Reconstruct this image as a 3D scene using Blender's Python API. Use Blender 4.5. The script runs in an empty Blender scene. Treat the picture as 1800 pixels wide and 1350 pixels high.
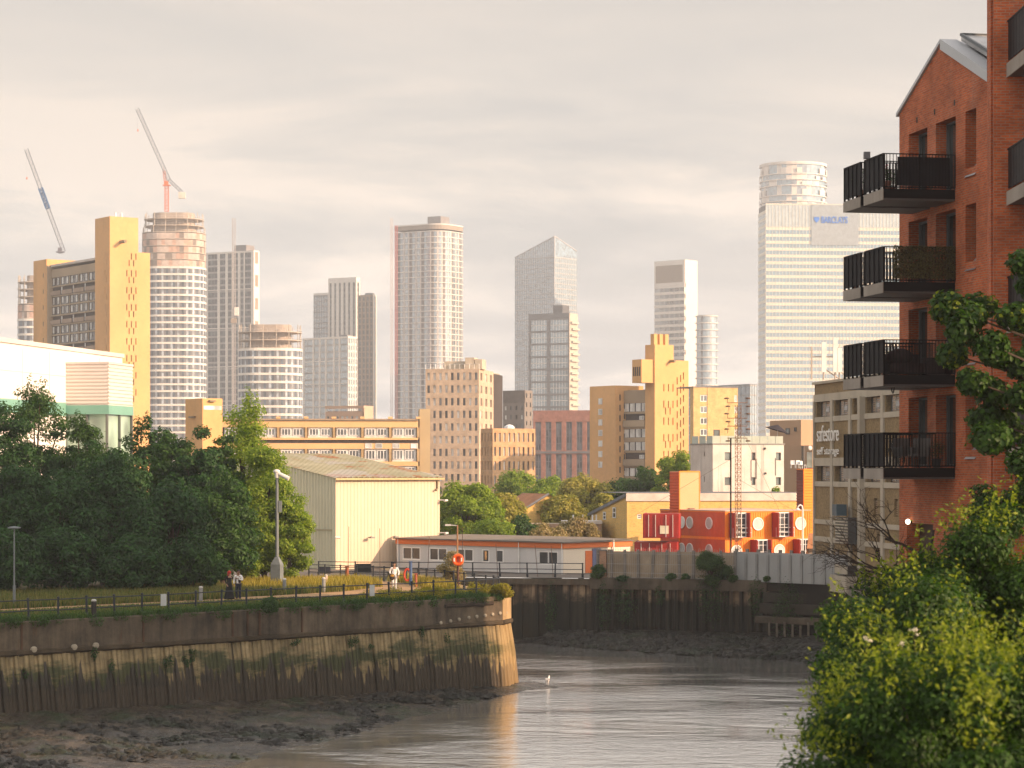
import bpy, math, random
import numpy as np
from mathutils import Vector, Matrix
R = math.radians
random.seed(7)
rng = np.random.default_rng(7)
S = bpy.context.scene
COL = S.collection
# ---- measuring: focal length in pixels of the 1800 px wide photograph, horizon row, eye height
F, CX, HY, CZ = 4234.0, 900.0, 825.0, 7.4
def wx(px, D): return (px - CX) / F * D
def wz(py, D): return CZ + (HY - py) / F * D

# ------------------------------------------------------------------ scene objects
def link(o, parent=None):
    COL.objects.link(o)
    if parent is not None: o.parent = parent
    return o
def tag(o, label=None, cat=None, group=None, kind=None):
    if label: o['label'] = label
    if cat: o['category'] = cat
    if group: o['group'] = group
    if kind: o['kind'] = kind
    return o
def thing(name, label, cat, loc=(0, 0, 0), rz=0.0, group=None):
    o = bpy.data.objects.new(name, None); o.empty_display_size = .2
    COL.objects.link(o); o.location = loc; o.rotation_euler = (0, 0, rz)
    return tag(o, label, cat, group)
def copy_tree(o, parent=None):
    c = o.copy(); COL.objects.link(c)
    if parent is not None: c.parent = parent
    for ch in list(o.children): copy_tree(ch, c)
    return c

class MB:
    def __init__(s): s.V = []; s.F = []; s.M = []
    def face(s, pts, mi=0):
        n = len(s.V); s.V += [tuple(p) for p in pts]; s.F.append(tuple(range(n, n + len(pts)))); s.M.append(mi)
    def box(s, x0, x1, y0, y1, z0, z1, mi=0):
        n = len(s.V)
        s.V += [(x0,y0,z0),(x1,y0,z0),(x1,y1,z0),(x0,y1,z0),(x0,y0,z1),(x1,y0,z1),(x1,y1,z1),(x0,y1,z1)]
        for f in ((3,2,1,0),(4,5,6,7),(0,1,5,4),(1,2,6,5),(2,3,7,6),(3,0,4,7)):
            s.F.append(tuple(n + i for i in f)); s.M.append(mi)
        return s
    def prism(s, poly, z0, z1, mi=0, caps=True):
        n = len(s.V); k = len(poly)
        s.V += [(p[0], p[1], z0) for p in poly] + [(p[0], p[1], z1) for p in poly]
        for i in range(k):
            j = (i + 1) % k
            s.F.append((n+i, n+j, n+k+j, n+k+i)); s.M.append(mi)
        if caps:
            s.F.append(tuple(n + i for i in reversed(range(k)))); s.M.append(mi)
            s.F.append(tuple(n + k + i for i in range(k))); s.M.append(mi)
        return s
    def tube(s, p, q, r0, r1=None, n=6, mi=0, caps=True):
        p = Vector(p); q = Vector(q); r1 = r0 if r1 is None else r1
        d = q - p
        if d.length < 1e-6: return s
        d.normalize()
        a = d.orthogonal().normalized(); b = d.cross(a)
        m = len(s.V)
        for c, r in ((p, r0), (q, r1)):
            for i in range(n):
                t = 2 * math.pi * i / n
                s.V.append(tuple(c + a * (r * math.cos(t)) + b * (r * math.sin(t))))
        for i in range(n):
            j = (i + 1) % n
            s.F.append((m+i, m+j, m+n+j, m+n+i)); s.M.append(mi)
        if caps:
            s.F.append(tuple(m + i for i in reversed(range(n)))); s.M.append(mi)
            s.F.append(tuple(m + n + i for i in range(n))); s.M.append(mi)
        return s
    def path(s, pts, r0, r1=None, n=6, mi=0):
        r1 = r0 if r1 is None else r1
        k = len(pts) - 1
        for i in range(k):
            s.tube(pts[i], pts[i+1], r0 + (r1-r0)*i/k, r0 + (r1-r0)*(i+1)/k, n, mi)
        return s
    def lathe(s, prof, c=(0,0,0), n=16, mi=0):
        m = len(s.V)
        for r, z in prof:
            for i in range(n):
                t = 2*math.pi*i/n
                s.V.append((c[0]+r*math.cos(t), c[1]+r*math.sin(t), c[2]+z))
        for k in range(len(prof)-1):
            for i in range(n):
                j = (i+1) % n
                s.F.append((m+k*n+i, m+k*n+j, m+(k+1)*n+j, m+(k+1)*n+i)); s.M.append(mi)
        s.F.append(tuple(m+i for i in reversed(range(n)))); s.M.append(mi)
        s.F.append(tuple(m+(len(prof)-1)*n+i for i in range(n))); s.M.append(mi)
        return s
    def ball(s, c, rx, ry, rz, n=10, mi=0):
        prof = [(max(.02, math.sin(math.pi*k/8)), -math.cos(math.pi*k/8)) for k in range(9)]
        m = len(s.V); s.lathe(prof, (0,0,0), n, mi)
        for i in range(m, len(s.V)):
            x, y, z = s.V[i]; s.V[i] = (c[0]+x*rx, c[1]+y*ry, c[2]+z*rz)
        return s
    def xf(s, f, start=0):
        for i in range(start, len(s.V)): s.V[i] = tuple(f(*s.V[i]))
        return s
    def mesh(s, name, mats, smooth=False):
        me = bpy.data.meshes.new(name)
        me.from_pydata(s.V, [], s.F)
        if not isinstance(mats, (list, tuple)): mats = [mats]
        for m in mats: me.materials.append(m)
        if len(mats) > 1: me.polygons.foreach_set('material_index', s.M)
        if smooth: me.polygons.foreach_set('use_smooth', [True]*len(s.F))
        me.update(); return me
    def build(s, name, mats, parent=None, loc=(0,0,0), rz=0.0, smooth=False):
        o = bpy.data.objects.new(name, s.mesh(name, mats, smooth))
        link(o, parent); o.location = loc; o.rotation_euler = (0,0,rz)
        return o
def put(name, me, parent=None, loc=(0,0,0), rz=0.0):
    o = bpy.data.objects.new(name, me); link(o, parent); o.location = loc; o.rotation_euler = (0,0,rz); return o
def np_obj(name, V, Q, mat, parent=None, mi=None):
    """V (n,3), Q (m,k) faces"""
    me = bpy.data.meshes.new(name)
    V = np.asarray(V, np.float32); Q = np.asarray(Q, np.int32); k = Q.shape[1]
    me.vertices.add(len(V)); me.vertices.foreach_set('co', V.ravel())
    me.loops.add(Q.size); me.loops.foreach_set('vertex_index', Q.ravel())
    me.polygons.add(len(Q)); me.polygons.foreach_set('loop_start', np.arange(0, Q.size, k, dtype=np.int32))
    for m in (mat if isinstance(mat, (list, tuple)) else [mat]): me.materials.append(m)
    if mi is not None: me.polygons.foreach_set('material_index', np.asarray(mi, np.int32))
    me.update(calc_edges=True); me.validate()
    o = bpy.data.objects.new(name, me); link(o, parent); return o

# ------------------------------------------------------------------ materials
class NT:
    def __init__(s, nt): s.nt = nt
    def n(s, typ, **kw):
        nd = s.nt.nodes.new(typ)
        for k, v in kw.items():
            if k in nd.inputs.keys() if isinstance(k, str) else False: nd.inputs[k].default_value = v
            else: setattr(nd, k, v)
        return nd
    def l(s, a, b): s.nt.links.new(a, b)
    def math(s, op, a, b=None, c=None, clamp=False):
        nd = s.nt.nodes.new('ShaderNodeMath'); nd.operation = op; nd.use_clamp = clamp
        for i, v in enumerate((a, b, c)):
            if v is None: continue
            if isinstance(v, (int, float)): nd.inputs[i].default_value = v
            else: s.l(v, nd.inputs[i])
        return nd.outputs[0]
    def ramp(s, fac, stops, interp='LINEAR'):
        nd = s.nt.nodes.new('ShaderNodeValToRGB'); nd.color_ramp.interpolation = interp
        e = nd.color_ramp.elements
        while len(e) < len(stops): e.new(.5)
        for el, (p, c) in zip(e, stops):
            el.position = p; el.color = (c[0], c[1], c[2], 1) if not isinstance(c, (int, float)) else (c, c, c, 1)
        s.l(fac, nd.inputs[0]); return nd.outputs[0]
    def mix(s, f, a, b, mode='MIX'):
        nd = s.nt.nodes.new('ShaderNodeMix'); nd.data_type = 'RGBA'; nd.blend_type = mode
        for i, v in ((0, f), (6, a), (7, b)):
            if isinstance(v, (int, float)): nd.inputs[i].default_value = v if i == 0 else (v, v, v, 1)
            elif isinstance(v, (tuple, list)): nd.inputs[i].default_value = (v[0], v[1], v[2], 1)
            else: s.l(v, nd.inputs[i])
        return nd.outputs[2]
    def pos(s, scale=(1,1,1), obj=False):
        if obj: o = s.n('ShaderNodeTexCoord').outputs['Object']
        else: o = s.n('ShaderNodeNewGeometry').outputs['Position']
        m = s.nt.nodes.new('ShaderNodeMapping'); m.inputs['Scale'].default_value = scale
        s.l(o, m.inputs['Vector']); return m.outputs[0]
    def noise(s, vec, scale, detail=4, rough=.55, dist=0):
        nd = s.nt.nodes.new('ShaderNodeTexNoise')
        nd.inputs['Scale'].default_value = scale; nd.inputs['Detail'].default_value = detail
        nd.inputs['Roughness'].default_value = rough; nd.inputs['Distortion'].default_value = dist
        if vec is not None: s.l(vec, nd.inputs['Vector'])
        return nd.outputs['Fac']
    def bump(s, h, strength=.5, dist=.05):
        nd = s.nt.nodes.new('ShaderNodeBump'); nd.inputs['Strength'].default_value = strength; nd.inputs['Distance'].default_value = dist
        s.l(h, nd.inputs['Height']); return nd.outputs[0]
def new_mat(name):
    m = bpy.data.materials.new(name); m.use_nodes = True
    nt = m.node_tree; b = nt.nodes['Principled BSDF']
    return m, NT(nt), b
_mc = {}
def mat(name, col, rough=.8, var=.18, scale=.6, streak=0.0, bump=0.0, metal=0.0, spec=.3, fine=0.0, stain=(.12,.1,.07)):
    """a weathered solid: base colour broken by soft noise, vertical stain streaks and grain"""
    if name in _mc: return _mc[name]
    m, t, b = new_mat(name)
    n1 = t.noise(t.pos(), scale, 5, .6)
    lo = tuple(c*(1-var) for c in col); hi = tuple(min(1, c*(1+var)) for c in col)
    c = t.ramp(n1, [(.3, lo), (.7, hi)])
    if fine:
        n3 = t.noise(t.pos(), scale*14, 2, .6)
        c = t.mix(1.0, c, t.ramp(n3, [(.3, 1-fine), (.7, 1.0)]), 'MULTIPLY')
    if streak:
        n2 = t.noise(t.pos((1,1,.06)), scale*2.5, 4, .6)
        f = t.ramp(n2, [(.5, 0.0), (.75, streak)])
        c = t.mix(f, c, stain)
    t.l(c, b.inputs['Base Color'])
    b.inputs['Roughness'].default_value = rough; b.inputs['Metallic'].default_value = metal
    b.inputs['Specular IOR Level'].default_value = spec
    if bump: t.l(t.bump(t.noise(t.pos(), scale*12, 3, .6), bump, .05), b.inputs['Normal'])
    _mc[name] = m; return m
COATED = ('smoke_glass', 'pale_glass', 'blue_glass', 'tower_glass', 'office_glass', 'crown_glass', 'flat_glass')   # sun-control glass mirrors the sky
def glass(name, col=(.05,.065,.075), rough=.12, spec=.6, var=.45, ior=1.5):
    if name in COATED: ior = 2.5
    """window glass with curtains and rooms differing pane by pane"""
    if name in _mc: return _mc[name]
    m, t, b = new_mat(name)
    n = t.noise(t.pos((.45,.45,.33)), 1.0, 1, .5)
    c = t.ramp(n, [(.35, tuple(x*(1-var) for x in col)), (.65, tuple(x*(1+var) for x in col))])
    t.l(c, b.inputs['Base Color']); b.inputs['Roughness'].default_value = rough
    b.inputs['Specular IOR Level'].default_value = spec; b.inputs['IOR'].default_value = ior
    _mc[name] = m; return m
def brick(name, c1, c2, mortar, scale=1.0, bw=.225, bh=.075, ms=.011, rough=.85, patch=.25, streak=0.0):
    """brick in the object's own axes: x+y along the wall, z up"""
    if name in _mc: return _mc[name]
    m, t, b = new_mat(name)
    o = t.n('ShaderNodeTexCoord').outputs['Object']
    sp = t.n('ShaderNodeSeparateXYZ'); t.l(o, sp.inputs[0])
    cb = t.n('ShaderNodeCombineXYZ'); t.l(t.math('ADD', sp.outputs[0], sp.outputs[1]), cb.inputs[0]); t.l(sp.outputs[2], cb.inputs[1])
    bt = t.n('ShaderNodeTexBrick'); t.l(cb.outputs[0], bt.inputs['Vector'])
    bt.inputs['Scale'].default_value = 1.0; bt.inputs['Brick Width'].default_value = bw*scale; bt.inputs['Row Height'].default_value = bh*scale
    bt.inputs['Mortar Size'].default_value = ms*scale; bt.inputs['Mortar Smooth'].default_value = .15; bt.inputs['Bias'].default_value = -.1
    for k, v in (('Color1', c1), ('Color2', c2), ('Mortar', mortar)): bt.inputs[k].default_value = (*v, 1)
    n = t.noise(t.pos(), .7, 5, .65)
    c = t.mix(1.0, bt.outputs['Color'], t.ramp(n, [(.3, 1-patch), (.65, 1.0+patch*.4)]), 'MULTIPLY')
    # odd burnt bricks
    n2 = t.noise(t.pos((1.6,1.6,6.5)), 2.2, 1, .5)
    c = t.mix(t.ramp(n2, [(.60, 0.0), (.66, .55)]), c, tuple(x*.35+.02 for x in c1))
    if streak:
        f = t.ramp(t.noise(t.pos((1,1,.06)), 1.2, 4, .6), [(.5, 0.0), (.75, streak)])
        c = t.mix(f, c, (.3,.26,.22))
    t.l(c, b.inputs['Base Color']); b.inputs['Roughness'].default_value = rough; b.inputs['Specular IOR Level'].default_value = .2
    t.l(t.bump(bt.outputs['Fac'], .4, -.01), b.inputs['Normal'])
    _mc[name] = m; return m
def leafmat(name, dark, light, trans=.35, tcol=None, clump=.5):
    if name in _mc: return _mc[name]
    m = bpy.data.materials.new(name); m.use_nodes = True; nt = m.node_tree; t = NT(nt)
    for nd in list(nt.nodes): nt.nodes.remove(nd)
    g = t.n('ShaderNodeNewGeometry')
    n = t.noise(t.pos(), clump, 3, .6)
    f = t.math('ADD', t.math('MULTIPLY', g.outputs['Random Per Island'], .6), t.math('MULTIPLY', n, .45))
    mid = tuple((a+b)/2*.95 for a, b in zip(dark, light))
    c = t.ramp(f, [(.15, dark), (.5, mid), (.92, light)])
    d = t.n('ShaderNodeBsdfPrincipled'); d.inputs['Roughness'].default_value = .55; d.inputs['Specular IOR Level'].default_value = .3
    t.l(c, d.inputs['Base Color'])
    tr = t.n('ShaderNodeBsdfTranslucent'); t.l(t.mix(1.0, c, tcol or (1.15,1.35,.45), 'MULTIPLY'), tr.inputs['Color'])
    mx = t.n('ShaderNodeMixShader'); mx.inputs[0].default_value = trans
    t.l(d.outputs[0], mx.inputs[1]); t.l(tr.outputs[0], mx.inputs[2])
    out = t.n('ShaderNodeOutputMaterial'); t.l(mx.outputs[0], out.inputs['Surface'])
    _mc[name] = m; return m

# ------------------------------------------------------------------ facades
FR = lambda a, d, z: (a, d, z)            # the face on local y = 0 (a runs to +x, d goes inward)
SD = lambda a, d, z: (d, a, z)            # the face on local x = 0 (a runs back along +y)
def wallholes(mb, W, z0, z1, holes, dep, xf, a0=0.0, mi=0, edges=True):
    """one wall face with real openings: holes = [(a0,a1,z0,z1)], reveals of depth dep"""
    A = sorted({round(v, 4) for h in holes for v in h[:2] if a0 < v < W} | {a0, W})
    Z = sorted({round(v, 4) for h in holes for v in h[2:4] if z0 < v < z1} | {z0, z1})
    ai = {v: i for i, v in enumerate(A)}; zi = {v: i for i, v in enumerate(Z)}
    op = np.zeros((len(A)-1, len(Z)-1), bool)
    for h in holes:
        i0 = ai.get(round(h[0], 4), 0); i1 = ai.get(round(h[1], 4), len(A)-1); j0 = zi.get(round(h[2], 4), 0); j1 = zi.get(round(h[3], 4), len(Z)-1)
        op[i0:i1, j0:j1] = True
    for i in range(len(A)-1):
        j = 0
        while j < len(Z)-1:
            if op[i, j]: j += 1; continue
            k = j
            while k < len(Z)-1 and not op[i, k]: k += 1
            mb.face([xf(A[i],0,Z[j]), xf(A[i+1],0,Z[j]), xf(A[i+1],0,Z[k]), xf(A[i],0,Z[k])], mi); j = k
    for (x0, x1, y0, y1) in [h[:4] for h in holes]:
        mb.face([xf(x0,0,y0), xf(x0,dep,y0), xf(x0,dep,y1), xf(x0,0,y1)], mi)
        mb.face([xf(x1,0,y0), xf(x1,dep,y0), xf(x1,dep,y1), xf(x1,0,y1)], mi)
        mb.face([xf(x0,0,y1), xf(x1,0,y1), xf(x1,dep,y1), xf(x0,dep,y1)], mi)
        mb.face([xf(x0,0,y0), xf(x1,0,y0), xf(x1,dep,y0), xf(x0,dep,y0)], mi)
_wm = {}
def win_mesh(w, h, face, gm, fm, nv, nh, fw):
    key = (round(w,2), round(h,2), face is FR, gm.name, fm.name if fm else '', nv, nh, fw)
    if key in _wm: return _wm[key]
    mb = MB()
    def bx(a0, a1, d0, d1, z0, z1, mi):
        p = face(a0, d0, z0); q = face(a1, d1, z1)
        mb.box(min(p[0],q[0]), max(p[0],q[0]), min(p[1],q[1]), max(p[1],q[1]), p[2], q[2], mi)
    bx(0, w, 0, .05, 0, h, 0)
    if fm:
        bx(0, fw, -.06, -.003, 0, h, 1); bx(w-fw, w, -.06, -.003, 0, h, 1)
        bx(fw, w-fw, -.06, -.003, 0, fw, 1); bx(fw, w-fw, -.06, -.003, h-fw, h, 1)
        for i in range(1, nv+1): bx(w*i/(nv+1)-fw/2, w*i/(nv+1)+fw/2, -.05, -.003, fw, h-fw, 1)
        for i in range(1, nh+1): bx(fw, w-fw, -.045, -.003, h*i/(nh+1)-fw/2, h*i/(nh+1)+fw/2, 1)
    _wm[key] = mb.mesh('window', [gm, fm] if fm else [gm]); return _wm[key]
class Tower:
    """a building standing on its nearest vertical edge, turned by beta: 'front' runs right and back, 'side' runs left and back"""
    def __init__(s, name, label, pc, pr, pl, top, D, beta, cat='tower block', group=None, base=-1.0):
        s.D = D; b = R(beta); c, sn = math.cos(b), math.sin(b); xc = wx(pc, D)
        k = (pr-CX)/F; s.wR = (k*D-xc)/(c-k*sn)
        k = ((pl or 0)-CX)/F; s.wL = (xc-k*D)/(sn+k*c) if pl is not None and abs(sn+k*c) > 1e-4 else 12.0
        s.xc = xc; s.c = c; s.s = sn; s.z0 = base; s.H = wz(top, D); s.nw = 0; s.rest = []
        s.root = thing(name, label, cat, (xc, D, 0), b, group)
    def Z(s, py): return wz(py, s.D)
    def A(s, px, face=None):           # pixel column -> distance along a face from the corner
        k = (px-CX)/F
        if face is SD: return (s.xc-k*s.D)/(s.s+k*s.c)
        return (k*s.D-s.xc)/(s.c-k*s.s)
    def core(s, m, ins=.5, top=None, W=None, L=None, roof=None, name='core'):
        top = s.H if top is None else top; W = W or s.wR; L = L or s.wL
        MB().box(ins, W, ins, L, s.z0, top-.35).build(name, m, s.root)
        return s
    def win(s, face, a, d, z, w, h, gm, fm=None, nv=0, nh=0, fw=.08, name='window', limit=96):
        me = win_mesh(w, h, face, gm, fm, nv, nh, fw); p = face(a, d, z)
        if s.nw < limit: s.nw += 1; return put(name, me, s.root, p)
        s.rest.append((me, p)); return None
    def done(s):
        if s.rest:                     # beyond a hundred windows: one object for the remaining ones
            by = {}
            mats = []
            V = []; Fc = []; M = []
            for me, p in s.rest:
                for m in me.materials:
                    if m not in mats: mats.append(m)
                n = len(V); V += [(v.co.x+p[0], v.co.y+p[1], v.co.z+p[2]) for v in me.vertices]
                for f in me.polygons:
                    Fc.append(tuple(n+i for i in f.vertices)); M.append(mats.index(me.materials[f.material_index]))
            mb = MB(); mb.V = V; mb.F = Fc; mb.M = M
            tag(mb.build('window', mats, s.root), kind='stuff')
        return s
    def grid(s, face, W, z0, z1, nb, fh, wf, hf, wm, gms, dep=.25, fm=None, nv=0, nh=0, a0=0.0, sill=.28, fw=.08, marg=0.0, name='wall', skip=None, stagger=0.0):
        holes = []; nf = max(1, int((z1-z0)/fh)); bw = (W-a0-2*marg)/nb
        for i in range(nf):
            zt = z1-.9-fh*i
            for j in range(nb):
                if skip and skip(i, j): continue
                w = bw*wf; a = a0+marg+bw*j+(bw-w)/2 + stagger*((i % 2)-.5)*bw
                zz = zt-fh*hf
                if zz < z0+.3: continue
                holes.append((a, a+w, zz, zt, i, j))
        mb = MB(); wallholes(mb, W, z0, z1, holes, dep, face, a0); mb.build(name, wm, s.root)
        for h in holes:
            g = gms[int(rng.integers(len(gms)))]
            s.win(face, h[0], dep-.02, h[2], h[1]-h[0], h[3]-h[2], g, fm, nv, nh, fw)
        return holes
    def columns(s, face, W, z0, z1, cols, fh, gm, pm, wm, dep=.35, sf=.28, a0=0.0, name='window_column', wall='wall'):
        """full-height window columns: cols = [(a0,a1)]"""
        mb = MB(); wallholes(mb, W, z0, z1, [(a, b, z0, z1-1.2) for a, b in cols], dep, face, a0); mb.build(wall, wm, s.root)
        n = max(1, int((z1-1.2-z0)/fh))
        for a, b in cols:
            mb = MB()
            for i in range(n):
                zt = z1-1.2-fh*i; zb = max(z0, zt-fh)
                for (q0, q1, dd, mi) in ((zb+fh*sf, zt, 0, 0), (zb, zb+fh*sf, -.1, 1)):
                    p = face(a+.003, dep+dd, q0); q = face(b-.003, dep+.1, q1)
                    mb.box(min(p[0],q[0]), max(p[0],q[0]), min(p[1],q[1]), max(p[1],q[1]), q0, q1, mi)
                k = 2 if b-a > 2.2 else 1
                for v in range(1, k+1):
                    c = a+(b-a)*v/(k+1)
                    p = face(c-.05, dep-.09, zb+fh*sf+.002); q = face(c+.05, dep-.003, zt-.002)
                    mb.box(min(p[0],q[0]), max(p[0],q[0]), min(p[1],q[1]), max(p[1],q[1]), p[2], q[2], 1)
            mb.build(name, [gm, pm], s.root)
    def curtain(s, face, W, z0, z1, fh, band, nm, gm, bm, mm, dep=.18, mw=.12, mp=.12, a0=0.0, bd=.0):
        """glass strip + spandrel band per storey, and one frame of mullions"""
        n = int((z1-z0)/fh)
        def bx(mb, a, b, d0, d1, q0, q1, mi=0):
            p = face(a, d0, q0); q = face(b, d1, q1)
            mb.box(min(p[0],q[0]), max(p[0],q[0]), min(p[1],q[1]), max(p[1],q[1]), q0, q1, mi)
        g = MB(); bx(g, a0, W, dep, dep+.1, 0, fh*(1-band)); gme = g.mesh('glass_strip', gm)
        v = MB(); bx(v, a0, W, bd, dep+.1, 0, fh*band-.002); vme = v.mesh('spandrel_band', bm)
        for i in range(n):
            zt = z1-fh*(i+1)
            put('spandrel_band', vme, s.root, (0,0,zt+fh*(1-band)+.001)); put('glass_strip', gme, s.root, (0,0,zt))
        if nm:
            mb = MB(); bx(mb, a0, W, -mp, dep-.01, z1, z1+.25)
            for j in range(nm+1):
                a = a0+(W-a0)*j/nm
                bx(mb, max(a0, a-mw/2), min(W, a+mw/2), -mp, -.004, z1-fh*n, z1)
            mb.build('mullion_frame', mm, s.root)
def rounded(w, l, r, n=7, corners=(1,1,1,1)):
    """plan of a rounded block with its near corner region at the origin: x 0..w, y 0..l"""
    P = []
    for (cx, cy, a, k) in ((r, r, 180, 0), (w-r, r, 270, 1), (w-r, l-r, 0, 2), (r, l-r, 90, 3)):
        if corners[k]:
            for i in range(n+1):
                t = R(a+90*i/n); P.append((cx+r*math.cos(t), cy+r*math.sin(t)))
        else:
            P.append(((0, w, w, 0)[k], (0, 0, l, l)[k]))
    return P
def resample(P, step):
    Q = []
    for i in range(len(P)):
        a = P[i]; b = P[(i+1) % len(P)]; L = math.dist(a, b); n = max(1, round(L/step))
        for k in range(n): Q.append((a[0]+(b[0]-a[0])*k/n, a[1]+(b[1]-a[1])*k/n))
    return Q
def inset(P, d):
    c = (sum(p[0] for p in P)/len(P), sum(p[1] for p in P)/len(P)); Q = []
    for i, p in enumerate(P):
        a = P[i-1]; b = P[(i+1) % len(P)]
        t = Vector((b[0]-a[0], b[1]-a[1])).normalized(); n = Vector((-t.y, t.x))
        Q.append((p[0]+n.x*d, p[1]+n.y*d))
    return Q
def ring_tower(root, P, z0, z1, fh, band, bm, gms, step=1.6, out=.35, pat=(0,1,0,0,1), bname='floor_band', gname='window_ring'):
    """storey rings on a free plan: a projecting band and a ring of panes and piers, each storey its own part"""
    n = int((z1-z0)/fh); Q = resample(P, step); I = inset(Q, out)
    v = MB(); v.prism(Q, 0, fh*band); vme = v.mesh(bname, bm)
    var = []
    for s in range(1):
        g = MB(); k = len(I)
        for i in range(k):
            j = (i+1) % k
            g.face([(I[i][0], I[i][1], 0), (I[j][0], I[j][1], 0), (I[j][0], I[j][1], fh*(1-band)), (I[i][0], I[i][1], fh*(1-band))], pat[(i*(1+s)+s) % len(pat)])
        var.append(g.mesh(gname, gms))
    for i in range(n):
        zt = z1-fh*(i+1)
        put(gname, var[0], root, (0,0,zt)); put(bname, vme, root, (0,0,zt+fh*(1-band)))
def lattice(mb, p, q, w, n, r=.06, sides=4, tri=False):
    """square or triangular truss from p to q"""
    p = Vector(p); q = Vector(q); d = (q-p); L = d.length; d.normalize()
    a = Vector((0,0,1)).cross(d)
    a = Vector((1,0,0)) if a.length < .1 else a.normalized()
    b = d.cross(a)
    offs = [(-1,-1),(1,-1),(1,1),(-1,1)] if not tri else [(-1,-1),(1,-1),(0,1)]
    k = len(offs)
    def pt(i, t): return p + d*(L*t) + a*(offs[i][0]*w/2) + b*(offs[i][1]*w/2)
    for i in range(k): mb.tube(pt(i,0), pt(i,1), r, n=4)
    for s in range(n):
        for i in range(k):
            j = (i+1) % k
            if s % 2: mb.tube(pt(i, s/n), pt(j, (s+1)/n), r*.6, n=3)
            else: mb.tube(pt(j, s/n), pt(i, (s+1)/n), r*.6, n=3)
            mb.tube(pt(i, s/n), pt(j, s/n), r*.6, n=3)
    return mb
def text_obj(name, body, h, depth, m, parent=None, loc=(0,0,0), rot=(0,0,0), sx=1.0, bold=0.0):
    cu = bpy.data.curves.new(name, 'FONT'); cu.body = body; cu.size = h; cu.extrude = depth; cu.offset = bold
    o = bpy.data.objects.new('tmp_text', cu); COL.objects.link(o)
    dg = bpy.context.evaluated_depsgraph_get(); dg.update()
    me = bpy.data.meshes.new_from_object(o.evaluated_get(dg)); bpy.data.objects.remove(o)
    me.name = name; me.materials.clear(); me.materials.append(m)
    t = put(name, me, parent, loc); t.rotation_euler = rot; t.scale = (sx, 1, 1)
    return t
# ------------------------------------------------------------------ camera, light, air
SUN_AZ, SUN_EL = 65.0, 20.0           # degrees: azimuth from the viewer's back towards the east bank, height
def make_camera():
    c = bpy.data.cameras.new('camera'); o = bpy.data.objects.new('camera', c); COL.objects.link(o)
    o.location = (0, 0, CZ); o.rotation_euler = (R(90), 0, 0)
    c.sensor_width = 36; c.lens = F/1800*36; c.shift_y = (HY-675)/1800
    c.clip_start = .5; c.clip_end = 20000
    c.dof.use_dof = True; c.dof.focus_distance = 190; c.dof.aperture_fstop = 3.6
    S.camera = o
def make_light():
    v = Vector((math.cos(R(SUN_EL))*math.sin(R(SUN_AZ)), -math.cos(R(SUN_EL))*math.cos(R(SUN_AZ)), math.sin(R(SUN_EL))))
    l = bpy.data.lights.new('sun', 'SUN'); l.energy = 5.0; l.angle = R(.5); l.color = (1.0, .66, .42)
    o = bpy.data.objects.new('sun', l); COL.objects.link(o); o.rotation_euler = v.to_track_quat('Z', 'Y').to_euler()
    o.location = (80, -40, 60)
    w = bpy.data.worlds.new('World'); S.world = w; w.use_nodes = True
    nt = w.node_tree; t = NT(nt); bg = nt.nodes['Background']; bg.inputs['Strength'].default_value = .13
    sky = t.n('ShaderNodeTexSky'); sky.sky_type = 'NISHITA'; sky.sun_disc = False
    sky.sun_elevation = R(SUN_EL); sky.sun_rotation = R(180-SUN_AZ); sky.air_density = 1.3; sky.dust_density = 3.0; sky.ozone_density = 1.0
    g = t.n('ShaderNodeTexCoord').outputs['Generated']
    sp = t.n('ShaderNodeSeparateXYZ'); t.l(g, sp.inputs[0])
    z = t.math('MAXIMUM', sp.outputs[2], 0.0)
    # cloud deck: billows stretched along the horizon
    zz = t.math('ADD', z, .16)
    cb = t.n('ShaderNodeCombineXYZ')
    t.l(t.math('DIVIDE', sp.outputs[0], zz), cb.inputs[0]); t.l(t.math('DIVIDE', sp.outputs[1], zz), cb.inputs[1]); t.l(t.math('MULTIPLY', z, 13.0), cb.inputs[2])
    n1 = t.noise(cb.outputs[0], 1.7, 8, .6, .4)
    n2 = t.noise(cb.outputs[0], .55, 3, .5, .2)
    f = t.math('ADD', t.math('MULTIPLY', n1, .65), t.math('MULTIPLY', n2, .45))
    calm = t.ramp(z, [(.115, 0.0), (.17, .75)])        # higher up the deck is even
    f = t.math('ADD', t.math('MULTIPLY', f, t.math('SUBTRACT', 1.0, calm)), t.math('MULTIPLY', calm, .535))
    cover = t.ramp(f, [(.36, .82), (.66, 1.0)])
    lit = t.ramp(f, [(.44, (2.72, 2.64, 2.60)), (.50, (3.12, 2.95, 2.82)), (.55, (3.65, 3.36, 3.08)), (.62, (4.6, 4.02, 3.5))])
    # the deck thins overhead
    thin = t.ramp(z, [(0.0, 1.0), (.3, .97), (.6, .8), (1.0, .5)])
    dim = t.ramp(z, [(0.0, 1.75), (.06, 1.4), (.12, 1.12), (.19, .97), (.32, 1.6), (.6, 1.7), (1.0, 1.2)])
    lit = t.mix(1.0, lit, dim, 'MULTIPLY')
    vm = t.nt.nodes.new('ShaderNodeVectorMath'); vm.operation = 'DOT_PRODUCT'; t.l(g, vm.inputs[0]); vm.inputs[1].default_value = tuple(v)
    glow = t.math('MULTIPLY_ADD', t.math('POWER', t.math('MAXIMUM', vm.outputs['Value'], 0.0), 2.0), 1.5, 1.0)      # the clouds round the low sun
    lit = t.mix(1.0, lit, glow, 'MULTIPLY')
    c = t.mix(t.math('MULTIPLY', cover, thin), sky.outputs[0], lit)
    t.l(c, bg.inputs['Color'])
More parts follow.
